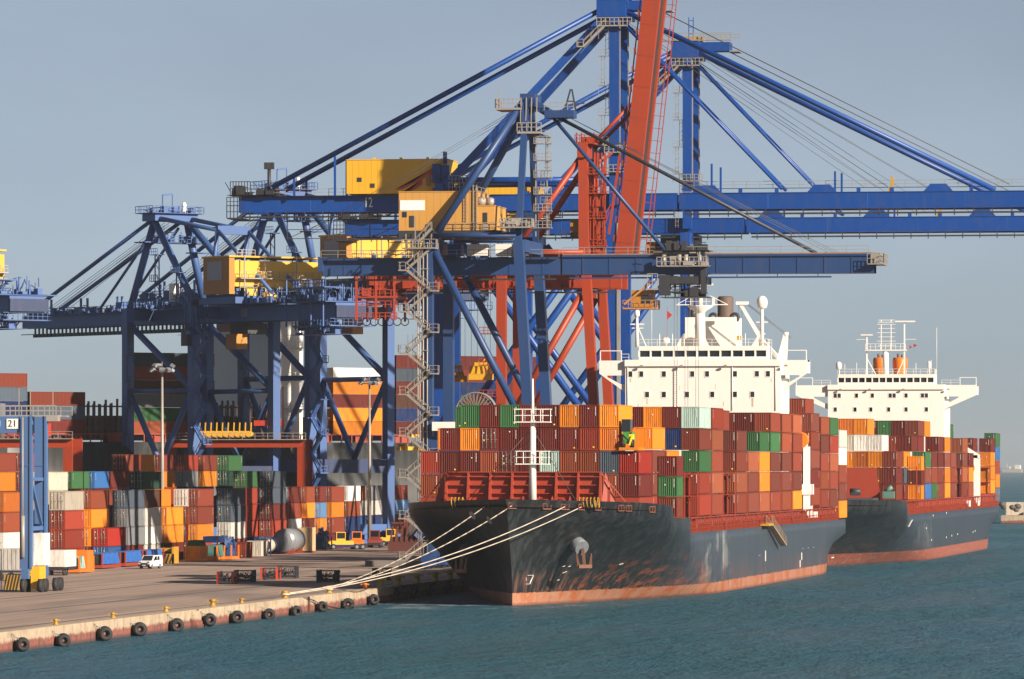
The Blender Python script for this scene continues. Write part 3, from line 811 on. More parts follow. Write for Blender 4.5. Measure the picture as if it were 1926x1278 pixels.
# fairleads along the bulwark and anchors
def on_hull(half, y, z, s, off=0.0):
    return Vector((s * (half(y, z) + off), y, z))
fair = [(-8.6, None)]
FL = {}
for nm, px, py, s in (('a', 914, 955, -1), ('b', 962, 949, 1), ('c', 1064, 953, 1), ('d', 1092, 956, 1), ('e', 1030, 952, 1), ('f', 1124, 957, 1), ('g', 1168, 961, 1), ('h', 1181, 962, 1), ('i', 1226, 962, 1)):
    best = None; yy = -4.6
    s_, c_ = math.sin(YAW), math.cos(YAW)
    while yy < 30:                       # where that bulwark opening lies along the flare
        p = on_hull(half1, yy, top1(yy) - .75, s)
        X, Y = p.x + X1C, p.y + 683
        e = abs(963 + 10700 * (X * c_ + Y * s_) / (-X * s_ + Y * c_) - px)
        if best is None or e < best[0]: best = (e, p.copy())
        yy += .25
    p = best[1]; FL[nm] = p
    nrm = Vector((s, -1.0 if nm in 'abce' else -.5, 0)).normalized()
    m = MB(); q_ = p + nrm * .05
    t_ = Vector((-nrm.y, nrm.x, 0))
    for dz in (-.42, .42): m.beam(q_ - t_ * .6 + Vector((0, 0, dz * .8)), q_ + t_ * .6 + Vector((0, 0, dz * .8)), .13)
    for k in (-.6, 0, .6): m.beam(q_ + t_ * k + Vector((0, 0, -.35)), q_ + t_ * k + Vector((0, 0, .35)), .13)
    m.build('fairlead', paint('fairlead_brown', (.16, .05, .03), .6, .3), ship1)
for s, zz, yy in ((1, 7.6, 7.2), (-1, 7.0, 7.2)):
    p = on_hull(half1, yy, zz, s)
    d = Vector((s * .62, -.70, -.42)).normalized()
    a = MB(); a.tube(p - d * .9, p + d * 1.6, 1.0, .95, 14)
    hz = a.build('hawse_pipe', paint('hawse_grey', (.16, .17, .185), .5, .35, (.04, .04, .045), 1) if s > 0 else M_DARK, ship1)
    e = p + d * 1.75
    an = MB(); dn = Vector((s * .12, -.15, -1)).normalized()
    an.beam(e, e + dn * 2.2, .34); b_ = e + dn * 2.2; sd_ = Vector((.7, s * .7, 0))
    an.beam(b_ - sd_ * 1.0, b_ + sd_ * 1.0, .42)
    for k in (-1, 1): an.beam(b_ + sd_ * k * .9, b_ + sd_ * k * 1.15 - dn * 1.7 + d * .2, .34, .22, .12, .1)
    an.build('anchor', paint('anchor_iron', (.15, .06, .035), .7, .4, (.04, .03, .025), 1), ship1)
# bulbous bow symbol and draught marks
mk = MB()
def marks(px, py, wpx, hpx):
    p = None; yy = .4
    best = None
    while yy < 60:
        z = 17 - (py - 877) * ((109.6 * .1585 + (683 + yy) * .9874)) / 10700
        q_ = on_hull(half1, yy, z, 1, .03); X, Y = q_.x + X1C, q_.y + 683
        s_, c_ = math.sin(YAW), math.cos(YAW)
        e = abs(963 + 10700 * (X * c_ + Y * s_) / (-X * s_ + Y * c_) - px)
        if best is None or e < best[0]: best = (e, q_.copy(), yy, z)
        yy += .2
    q_, yy, z = best[1], best[2], best[3]
    t_ = (on_hull(half1, yy + .5, z, 1, .03) - q_).normalized()
    u_ = (on_hull(half1, yy, z + .4, 1, .03) - q_).normalized()
    return q_, t_, u_
for px, py, pl_ in ((990, 1090, ((0, .5, .9, .5), (.9, .5, .75, -.6), (.1, -.2, -.1, .2), (.1, -.6, .7, -.62))), (1055, 1082, ((0, .3, .5, .55),)), (1048, 1092, ((0, 0, .3, .1),)), (1058, 1066, ((0, 0, .3, .1),)), (1068, 1066, ((0, 0, .3, .1),)), (1164, 1062, ((0, 0, .5, .2),)),
                    (1440, 1048, ((0, .9, 0, -.6),)), (1428, 1045, ((0, 0, .5, 0),)), (1510, 1032, ((0, 0, .5, 0),)), (1520, 1031, ((0, 0, .5, 0),)), (1530, 1030, ((0, 0, .5, 0),)), (1508, 1046, ((0, .5, 0, -.6),)), (1505, 1060, ((0, .5, 0, -.6),))):
    q_, t_, u_ = marks(px, py, 0, 0) if px < 1260 else (Vector((B1W / 2 + .03, pt(px, py, X=-93.45).y - 683, pt(px, py, X=-93.45).z)), Vector((0, 1, 0)), Vector((0, 0, 1)))
    for a, b_, c_, d_ in pl_: mk.beam(q_ + t_ * a * 1.5 + u_ * b_, q_ + t_ * c_ * 1.5 + u_ * d_, .16, .03)
mk.build('draught_mark', M_WHITE2, hull1)
B1(B1W / 2 - .02, B1W / 2 + .03, 221, 224.5, 2.3, 2.45).build('draught_mark', M_WHITE2, hull1)
deck_ribs(ship1, 46, 233, B1W / 2, 8.35, 10.38)
# hatch covers under the stacks
m = MB()
m.box(-13.9, 13.6, 14.4, 27, 11.0, 13.1); m.box(-14, 13.55, 27, 41, 9.5, 10.4); m.box(-15.9, 13.55, 41, 54, 9.5, 10.4); m.box(-15.9, 15.6, 54.6, 178, 9.5, 10.4); m.box(-15.9, 15.6, 191, 232, 9.3, 10.4)
m.build('hatch_cover', M_SHIPRED, ship1)
# lashing bridges between the bays
for yy in (40.2, 53.6, 67.2, 80.8, 94.6, 108.4, 122.2, 136.2, 150.6, 165.4, 205.4, 219.6):
    m = MB()
    for x in [i * 2.5 - 15.2 for i in range(13)] + [15.9]: m.beam((x, yy, 9.6), (x, yy, 16.2), .16)
    m.box(-15.9, 15.95, yy - .35, yy + .35, 13.0, 13.12); m.box(-15.9, 15.95, yy - .35, yy + .35, 15.9, 16.0)
    m.build('lashing_bridge', M_SHIPRED, ship1)
rows1 = [(31.15, [-11.2, -9.5, -6.0, -1.6, .7, 5.0, 8.4, 10.1]), (28.0, [-8.6, -6.0, -2.4, 1.5, 5.0, 7.7])]
YB = 184.5
wh1 = superstructure(ship1, YB, 12.0, 16.1, 8.4, 35.45, 12.5, rows1, 9.9, 11)
# rust below some windows, pipes and a door on the front
for x, z, l_, w_ in ((-8.6, 27.4, .9, .12), (7.7, 27.4, 1.3, .14), (-11.2, 30.5, .6, .1), (-3.6, 29.4, .7, .06), (2.0, 29.6, .9, .05), (10.6, 30.4, .5, .08), (-5.2, 33.0, .8, .05), (6.2, 33.0, .6, .06), (-10.0, 26.6, 1.0, .05), (3.2, 26.9, .7, .06)):
    B1(x - w_, x + w_, YB - .012, YB + .01, z - l_, z).build('rust_streak', paint('rust_stain', (.60, .46, .32), .8, .3, (.45, .22, .08), 1), ship1)
for x in (-11.6, 11.3, 4.6):
    T1((x, YB - .12, 25.5), (x, YB - .12, 32.2), .06, n=6).build('vent_pipe', M_WHITE, ship1)
m = MB()
for z in np.arange(25.4, 32.2, .35): m.box(-4.4, -3.9, YB - .10, YB - .05, z, z + .04)
m.box(-4.45, -4.4, YB - .12, YB, 25.4, 32.2); m.box(-3.9, -3.85, YB - .12, YB, 25.4, 32.2); m.build('front_ladder', M_WHITE, ship1)
# casing, funnel, masts, crane and dome on top
cs = B1(-4.4, 3.6, YB + 13, YB + 21, 8.4, 40.2).build('funnel_casing', M_WHITE, ship1)
m = MB(); m.lathe((1.7, YB + 15, 40.2), [(1.35, 0), (1.35, .4), (1.25, .5), (1.25, 3.0), (1.05, 3.3), (.85, 3.32)], 20); m.build('funnel', M_SOOT, ship1)
m = MB(); m.ring((-.1, YB + 14, 40.2), (0, 1, 0), .55, .25, 14, 6); m.ring((3.3, YB + 14, 40.2), (0, 1, 0), .55, .25, 14, 6); m.tube((-3.4, YB + 15, 40.2), (-3.4, YB + 15, 41.4), .45); m.build('exhaust_pipe', M_DARK, ship1)
m = MB(); m.tube((-.9, YB + 4, 35.4), (-.9, YB + 4, 40.6), .85, .75, 14); m.lathe((-.9, YB + 4, 40.4), [(.7, 0), (.9, .5), (2.0, 1.2), (2.0, 1.35)], 18); m.tube((-.9, YB + 4, 41.7), (-.9, YB + 4, 44.6), .45, .3); m.tube((-.9, YB + 4, 44.6), (-.9, YB + 4, 45.8), .10)
rm = m.build('radar_mast', M_WHITE, ship1)
m = MB(); m.rail([(-2.9, YB + 2, 41.75), (1.1, YB + 2, 41.75), (1.1, YB + 6, 41.75)], 1.2, .8, .07); m.beam((-4.6, YB + 4, 41.9), (-2.6, YB + 4, 41.9), .14); m.beam((.8, YB + 4, 41.9), (3.4, YB + 4, 41.9), .14); m.beam((-4.6, YB + 4, 41.9), (-2.2, YB + 4, 43.2), .10); m.beam((3.4, YB + 4, 41.9), (.6, YB + 4, 43.3), .10); m.build('mast_platform', M_WHITE, rm)
m = MB(); m.beam((-2.7, YB + 3.4, 45.0), (1.2, YB + 3.4, 45.0), .22, .28); m.beam((-2.2, YB + 3.4, 43.6), (0.1, YB + 3.4, 43.6), .2, .22); m.build('radar_scanner', M_WHITE, rm)
m = MB(); m.tube((-10.6, YB + 3, 35.4), (-10.6, YB + 3, 40.0), .28, .2); m.beam((-11.6, YB + 3, 38.9), (-9.5, YB + 3, 38.9), .2); m.beam((-9.1, YB + 3, 35.4), (-10.5, YB + 3, 38.6), .14); m.beam((-11.4, YB + 3, 38.3), (-9.6, YB + 3, 38.3), .14); m.tube((-8.3, YB + 3, 35.4), (-8.3, YB + 3, 41.8), .035); m.lathe((-10.6, YB + 3, 40.0), [(.3, 0), (.42, .3), (.42, .8), (.2, 1.1)], 12); m.build('aerial_mast', M_WHITE, ship1)
m = MB(); m.tube((8.6, YB + 5, 35.4), (8.6, YB + 5, 41.2), .30, .24)
for z, w_ in ((39.2, .9), (37.4, .5), (36.4, .5)): m.beam((8.6 - w_, YB + 5, z), (8.6 + w_, YB + 5, z), .16)
m.beam((7.3, YB + 5, 35.4), (8.5, YB + 5, 38.6), .14); dm_ = m.build('dome_mast', M_WHITE, ship1)
m = MB(); m.lathe((8.6, YB + 5, 41.2), [(.3, 0), (.75, .25), (.85, .9), (.8, 1.5), (.45, 1.95), (.1, 2.05)], 18); m.build('satellite_dome', M_WHITE, dm_)
m = MB(); m.lathe((-6.2, YB + 3.5, 35.4), [(.25, 0), (.3, .5), (.65, .7), (.65, 1.2), (.3, 1.5)], 14); m.build('satellite_dome', M_WHITE, ship1)
m = MB(); m.beam((8.4, YB + 9, 36.0), (4.6, YB + 9, 42.4), .62, .62, .42, .42); m.box(4.1, 6.0, YB + 8.6, YB + 9.4, 42.0, 42.5); m.beam((8.4, YB + 9, 36.2), (11.3, YB + 8, 33.2), .5); cr_ = m.build('deck_crane', M_WHITE, ship1)
m = MB()
for d_ in (0, .25): m.tube((5.7 - d_, YB + 9, 42.3), (12.6, YB + 9, 37.0 - d_), .04, n=5); m.tube((4.5 + d_ * 2, YB + 9, 42), (4.5 + d_ * 2, YB + 9, 37.2), .03, n=5)
m.build('crane_wire', M_CABLE, cr_)
B1(4.2, 4.9, YB + 8.8, YB + 9.2, 36.5, 37.2).build('hook_block', M_BOLL, cr_)
m = MB(); m.beam((11.8, YB + 4, 33.2), (12.4, YB + 4, 37.2), 1.5, 1.0, .7, .6); m.tube((12.4, YB + 4, 37.0), (12.4, YB + 4, 37.6), .4); m.build('boat_davit', M_WHITE, ship1)
m = MB()
for x in (-7, -5, -3.2, 5.4, 6.3): m.tube((x, YB + 2.5, 35.4), (x, YB + 2.5, 37.4), .06, n=6)
for x in (-4.8, 6.9): m.prism([(x, YB + 5, 35.4), (x + 1.6, YB + 5, 35.4), (x + 1.1, YB + 5, 37.4)], (0, .3, 0))
m.build('vent_post', M_WHITE, ship1)
m = MB(); m.prism([(-5.9, YB + 3, 41.0), (-5.9, YB + 3, 39.6), (-5.1, YB + 3, 40.3)], (0, .03, 0)); m.beam((-5.9, YB + 3, 35.4), (-5.9, YB + 3, 41.6), .05); m.build('flag', paint('flag_red', (.42, .03, .03), .7, .05), ship1)
# lifeboat tower on the water side and the accommodation ladder
m = MB()
for y in (190.2, 193.6):
    m.box(14.9, 15.9, y, y + .8, 9.0, 20.0); m.box(14.6, 16.1, y - .2, y + 1.0, 12.6, 14.2)
    m.beam((15.4, y + .4, 20.0), (13.6, y + .4, 23.3), .7, .5)
m.box(15.0, 15.7, 190.4, 194.2, 17.8, 18.3); lb_ = m.build('lifeboat_davit', M_WHITE, ship1)
m = MB(); m.tube((14.4, 188.6, 21.0), (14.4, 195.4, 21.0), 1.35, 1.2, 14); m.build('lifeboat', M_FUN, lb_)
p0, p1 = pt(1447, 985, X=-93.0), pt(1474, 1026, X=-92.6)
p0 -= Vector((X1C, 683, 0)); p1 -= Vector((X1C, 683, 0))
m = MB(); m.beam(p0, p1, .9, .25); d_ = (p1 - p0)
for k in (-.42, .42):
    o_ = Vector((k, 0, 0)); up = Vector((0, 0, 1.1))
    m.beam(p0 + o_ + up, p1 + o_ + up, .10)
    for i in range(11): m.beam(p0 + o_ + d_ * i / 10, p0 + o_ + d_ * i / 10 + up, .08)
for i in range(22): m.box(*sum([[ (p0 + d_ * i / 21)[k] - h_, (p0 + d_ * i / 21)[k] + h_] for k, h_ in ((0, .45), (1, .12), (2, .05))], []))
lad = m.build('accommodation_ladder', paint('ladder_bronze', (.36, .25, .15), .55, .3), ship1)
m = MB(); m.box(p0.x - 1.2, p0.x + .5, p0.y - 5, p0.y + .5, p0.z - .3, p0.z); m.build('ladder_platform', M_BOLL, lad)
m = MB(); m.box(15.2, 16.0, 197, 201, 9.0, 9.9); m.build('deck_locker', M_WHITE, ship1)
# flat rack cargo near the front: a green and yellow machine
fr = thing('machine_on_flat_rack', 'green and yellow farm machine lashed on an orange flat rack among the front containers', 'farm machine', (-97.3, 697.0, 18.95))
m = MB(); m.box(-1.2, 1.2, 0, 6, 0, .35); m.box(-1.2, 1.2, 5.8, 6, .35, 2.7); m.box(.95, 1.2, 0, .2, .35, 2.6); m.build('flat_rack', cpaint('orange'), fr)
m = MB(); m.box(-.8, .3, .6, 4, 1.1, 2.3); m.box(-.7, .2, .3, .9, .8, 2.0); m.beam((-.7, .3, 2.2), (.4, .4, 1.0), .3); m.build('machine_body', paint('machine_green', (.07, .28, .05), .45, .2), fr)
m = MB(); m.box(.0, .4, .2, 2.4, .9, 2.0); m.beam((.1, .1, .6), (.45, .1, 1.8), .2); m.build('machine_trim', paint('machine_yellow', (.75, .62, .03), .45, .1), fr)
m = MB(); m.box(-.95, .15, .6, 2.6, 2.3, 3.85); m.build('machine_cab', M_GLASS, fr)
for x in (-.75, .35): T1((x - .25, .6, .85), (x + .25, .6, .85), .5, n=16).build('machine_tyre', M_RUB, fr)

# ================= farther ship
HM2 = hull_mat('hull_paint_dark', (.010, .0135, .016), (.024, .036, .050), (.27, .070, .042), 2.0, .3)
X2C = -107.25
ship2 = thing('container_ship', 'farther dark hulled container ship with white bridge and two orange funnels behind the nearer one', 'container ship', (X2C, 945, 0))
hm, half2, top2 = hull_mesh(262, 37.0, 11.5, 10.9, 8.6, 8.55, 39.6, 40, None, le_w=95, le_d=32)
hm.build('hull', [HM2, M_SHIPRED], ship2)
breakwater(ship2, 37.5, 13.4, 10.2, 16.7, 2, True)
m = MB()
for x, z in ((5.2, 15.0), (5.2, 13.0)): m.tube((x, 37.46, z), (x, 37.40, z), .28)
m.build('porthole', M_DARK, ship2)
m = MB(); m.box(-4, 14, 26, 35, 10.2, 11.5); m.build('windlass_deck', paint('deck_slate', (.06, .07, .08), .6, .3), ship2)
for x in (1.5, 4.5, 7.5):
    m = MB(); m.tube((x + 2.1, 30, 12.6), (x + 3.9, 30, 12.6), .55); m.box(x + 2.3, x + 3.7, 29.5, 31, 11.9, 12.6); m.build('winch', M_DARK, ship2)
m = MB(); m.box(14.6, 16.6, 36, 38, 11.4, 12.6); m.tube((15, 37, 12.6), (16.2, 37, 13.4), .4); m.build('winch', paint('machine_teal', (.10, .22, .18), .5, .3), ship2)
deck_ribs(ship2, 41, 256, 18.5, 8.6, 11.0)
m = MB(); m.box(-15, 15.6, 44, 68, 9.8, 10.95); m.box(-18, 18, 68, 190, 9.8, 10.95); m.box(-18, 18, 218, 247, 9.8, 11.25)
m.build('hatch_cover', M_SHIPRED, ship2)
for yy in (61.4, 77.0, 90.9, 105.0, 119.8, 133.6, 147.4, 161.2, 176.6, 233.4, 247.4):
    m = MB()
    for x in [i * 2.5 - 15.2 for i in range(13)] + [18.3]: m.beam((x, yy, 9.8), (x, yy, 17.0), .16)
    m.box(-18, 18.35, yy - .35, yy + .35, 13.6, 13.72); m.box(-18, 18.35, yy - .35, yy + .35, 16.6, 16.7)
    m.build('lashing_bridge', M_SHIPRED, ship2)
YB2 = 198.0
rows2 = [(31.2, [-10.2, -9.4, -5.9, -2.7, .9, 1.7, 4.1, 7.4, 8.2]), (28.4, [-10.2, -6.2, -3.0, .6, 4.1, 8.2])]
superstructure(ship2, YB2, 11.7, 18.3, 8.6, 35.5, 12, rows2, 9.7, 14)
m = MB()
for x, mt in ((-2.4, M_FUN), (1.6, M_FUN)):
    m = MB(); m.lathe((x, YB2 + 14, 30), [(1.25, 0), (1.25, 5.9), (1.5, 7.0), (1.55, 8.6), (1.35, 9.1), (.6, 9.12)], 18); fo = m.build('funnel', mt, ship2)
    m = MB(); m.tube((x - .4, YB2 + 14, 39.0), (x - .4, YB2 + 14, 39.9), .25); m.tube((x + .4, YB2 + 14, 39.0), (x + .4, YB2 + 14, 39.7), .2); m.build('exhaust_pipe', M_SOOT, fo)
m = MB(); m.tube((-.4, YB2 + 4, 35.4), (-.4, YB2 + 4, 40.4), .65, .6, 12)
for x in (-4.2, 3.4): m.beam((x, YB2 + 4, 35.4), (x, YB2 + 4, 43.2 if x < 0 else 46.0), .26); m.beam((x * .55, YB2 + 4, 35.4), (x, YB2 + 4, 38.8), .15)
m.box(-4.5, 3.8, YB2 + 3.2, YB2 + 4.8, 40.3, 40.5); m.rail([(-4.4, YB2 + 3.2, 40.5), (3.7, YB2 + 3.2, 40.5)], 1.2, 1, .07)
for x in (-1.3, .7): m.beam((x, YB2 + 4, 40.4), (x, YB2 + 4, 46.6), .16)
for i in range(7): z = 41.4 + i * .85; m.beam((-1.9 - .25 * (i % 2), YB2 + 4, z), (1.4 + .25 * (i % 2), YB2 + 4, z), .09)
m.box(-1.9, 1.2, YB2 + 3.6, YB2 + 4.4, 46.0, 46.1); m.beam((-4.2 - .2, YB2 + 4, 42.6), (-6.3, YB2 + 4, 42.6), .08); m.beam((3.4, YB2 + 4, 42.6), (5.8, YB2 + 4, 42.6), .08)
rm = m.build('radar_mast', M_WHITE, ship2)
m = MB(); m.beam((1.5, YB2 + 3.6, 46.2), (5.6, YB2 + 3.6, 46.2), .24, .28); m.beam((-5.4, YB2 + 3.6, 43.5), (-3.0, YB2 + 3.6, 43.5), .2, .24); m.build('radar_scanner', M_WHITE, rm)
for x, z in ((-9.9, 36.5), (8.4, 36.6)):
    m = MB(); m.tube((x, YB2 + 4, 35.4), (x, YB2 + 4, z), .2); m.lathe((x, YB2 + 4, z), [(.3, 0), (.6 if x < 0 else .35, .3), (.6 if x < 0 else .35, 1.2), (.25, 1.6)], 14); m.build('satellite_dome', M_WHITE, ship2)
m = MB()
for x, h_ in ((-8.6, 2.2), (-6.2, 2.5), (5.8, 2.4), (10.0, 9.5), (8.9, 3.0)): m.tube((x, YB2 + 3, 35.4), (x, YB2 + 3, 35.4 + h_), .05, n=5)
m.build('aerial', M_WHITE, ship2)
m = MB(); m.prism([(4.4, YB2 + 4, 41.5), (4.4, YB2 + 4, 40.6), (4.9, YB2 + 4, 41.0)], (0, .03, 0)); m.prism([(5.2, YB2 + 4, 41.7), (5.2, YB2 + 4, 40.9), (6.0, YB2 + 4, 41.4)], (0, .03, 0)); m.build('flag', MATS['flag_red'], ship2)
m = MB()
for y in (199.5, 206.5):
    m.box(17.4, 18.3, y, y + .8, 9.2, 19.2); m.beam((17.8, y + .4, 19.2), (15.6, y + .4, 20.6), .5)
m.box(17.2, 18.3, 199.5, 207.3, 18.6, 19.3); lb_ = m.build('lifeboat_davit', M_WHITE, ship2)
m = MB(); m.tube((16.4, 199.0, 16.6), (16.4, 208, 16.6), 1.4, 1.2, 14); m.build('lifeboat', M_FUN, lb_)
m = MB(); m.box(17.9, 18.5, 176.5, 180, 9.0, 10.2); m.box(17.9, 18.5, 200, 203, 9.0, 10.0); m.build('deck_locker', M_WHITE, ship2)
m = MB(); q_ = pt(1709, 991, X=-88.65) - Vector((X2C, 945, 0)); q2_ = pt(1716, 978, X=-88.65) - Vector((X2C, 945, 0)); m.beam(q_, q2_, .22, .04)
for px, py in ((1742, 994), (1752, 1016), (1780, 1011), (1790, 1008), (1801, 1005), (1830, 1001), (1834, 999), (1755, 970), (1780, 965)):
    q_ = pt(px, py, X=-88.65) - Vector((X2C, 945, 0)); m.box(q_.x, q_.x + .03, q_.y - .4, q_.y + .4, q_.z - .16, q_.z + .16)
m.build('draught_mark', M_WHITE2, ship2)

# ---------------------------------------------------------------- ship to shore cranes
def M():
    m = MB(); m.off = Vector((0, 0, -QZ)); return m
def zigzag(m, xa, xb, y, z0, z1, dz=3.05, w=.9):
    """switchback stairs: stringers, treads' underside, rails and landings"""
    z = z1; a, b = xa, xb
    while z > z0 + .5:
        z2 = max(z0, z - dz)
        m.beam((a, y, z), (b, y, z2), w, .32)
        for k in (-w / 2, w / 2):
            m.beam((a, y + k, z + 1.0), (b, y + k, z2 + 1.0), .10)
            for t in (0, .33, .66, 1): m.beam((a + (b - a) * t, y + k, z + (z2 - z) * t), (a + (b - a) * t, y + k, z + (z2 - z) * t + 1.0), .08)
        s_ = 1 if b > a else -1
        m.box(min(b, b + s_ * 1.1), max(b, b + s_ * 1.1), y - .9, y + .9, z2 - .2, z2)
        m.rail([(b, y - .9, z2), (b + s_ * 1.1, y - .9, z2), (b + s_ * 1.1, y + .9, z2)], 1.1, 1.0, .08)
        z = z2; a, b = b, a
def cage_ladder(m, x, y, z0, z1, side=-1, dz=5.2):
    """caged ladders with offset rest platforms, as on the masts"""
    z = z0; k = 0
    while z < z1 - 1:
        zt = min(z1, z + dz); xx = x + side * (.3 if k % 2 else 1.0)
        for s_ in (-.25, .25): m.beam((xx + s_, y, z), (xx + s_, y, zt), .07)
        n_ = int((zt - z) / .8)
        for i in range(n_): m.beam((xx - .4, y - .35, z + .4 + i * .8), (xx + .4, y - .35, z + .4 + i * .8), .05)
        for i in range(1, n_, 2): m.beam((xx - .4, y, z + i * .8), (xx + .4, y, z + i * .8 + .5), .05)
        m.box(x + side * 1.7, x, y - .5, y + .5, zt - .1, zt); m.rail([(x + side * 1.7, y - .5, zt), (x, y - .5, zt)], 1.0, .8, .06)
        m.beam((x + side * 1.65, y - .5, zt - 1.6), (x + side * 1.65, y - .5, zt), .06)
        z = zt; k += 1
def clutter(m, x0, x1, y0, y1, z0, z1, n, seed, box=.35):
    """small fittings, pipes, brackets and cabinets on a machinery deck"""
    q = random.Random(seed)
    m.box(x0 - .4, x1 + .4, y0, y1, z0 - .07, z0 - .01)
    for i in range(n):
        x, y = q.uniform(x0, x1), q.uniform(y0, y1); k = q.random()
        if k < box:
            w_, h_ = q.uniform(.25, .8), q.uniform(.3, min(1.4, z1 - z0)); m.box(x - w_, x + w_, y - w_ * .7, y + w_ * .7, z0, z0 + h_)
        elif k < box + .25:
            m.beam((x, y, z0), (x, y, q.uniform(z0 + .6, z1)), q.uniform(.08, .2))
        elif k < box + .45:
            z = q.uniform(z0 + .3, z1); m.beam((x, y, z), (x + q.uniform(-2, 2), y, z), q.uniform(.08, .18))
        else:
            z = q.uniform(z0, z0 + (z1 - z0) * .5); m.beam((x, y, z), (x + q.uniform(-1.2, 1.2), y + q.uniform(-.6, .6), q.uniform(z + .4, z1)), q.uniform(.08, .16))
def bogie(root, x, y, mat):
    m = M(); m.box(x - .7, x + .7, y - 4.2, y + 4.2, 2.9, 3.9); m.box(x - .5, x + .5, y - 4.4, y - .6, 2.2, 2.9); m.box(x - .5, x + .5, y + .6, y + 4.4, 2.2, 2.9)
    o = m.build('bogie', mat, root)
    for k in (-3.8, -2.5, -1.2, 1.2, 2.5, 3.8):
        w_ = M(); w_.tube((x - .2, y + k, 2.3), (x + .2, y + k, 2.3), .42, n=12); w_.build('wheel', M_DARK, o)
def hoist(root, x, y, ztop, zbot, n=6):
    for i in range(n):
        m = M(); xx = x - 1.6 + 3.2 * (i % 3) / 2 + .12 * (i // 3); yy = y - 1.2 + 2.4 * (i // 3); m.tube((xx, yy, ztop), (xx, yy, zbot), .028, n=5); m.build('hoist_rope', M_CABLE, root)
def spreader(root, x, y, z, mat, L=12.2):
    m = M(); m.box(x - 1.1, x + 1.1, y - 1.6, y + 1.6, z, z + .9); m.box(x - .35, x + .35, y - L / 2, y + L / 2, z + .1, z + .55)
    for s_ in (-1, 1): m.box(x - 1.2, x + 1.2, y + s_ * L / 2 - .25, y + s_ * L / 2 + .25, z, z + .5)
    for k in (-1, 1): m.tube((x + k * .7, y, z + .9), (x + k * .7, y, z + 1.9), .35, n=10)
    return m.build('spreader', mat, root)
def walkway(root, name, x0, x1, y, z, mat=None, step=2.6):
    m = M(); m.box(x0, x1, y - .4, y + .4, z - .08, z); o = m.build(name, M_DARK, root)
    r = M(); r.rail([(x0, y - .4, z), (x1, y - .4, z)], 1.1, step, .075); r.build('handrail', M_GALV, o); return o
def house(root, x0, x1, y0, y1, z0, z1, mat, name='machinery_house'):
    m = M(); m.box(x0, x1, y0, y1, z0, z1); n_ = int((x1 - x0) / 1.05)
    for i in range(1, n_): x = x0 + (x1 - x0) * i / n_; m.box(x - .02, x + .02, y0 - .025, y0, z0 + .1, z1 - .05)
    m.box(x0 - .08, x1 + .08, y0 - .08, y1 + .08, z1, z1 + .12)
    return m.build(name, mat, root)
def plate(parent, name, mat, x0, x1, y, z0, z1, t=.05):
    m = M(); m.box(x0, x1, y - t, y, z0, z1); return m.build(name, mat, parent)

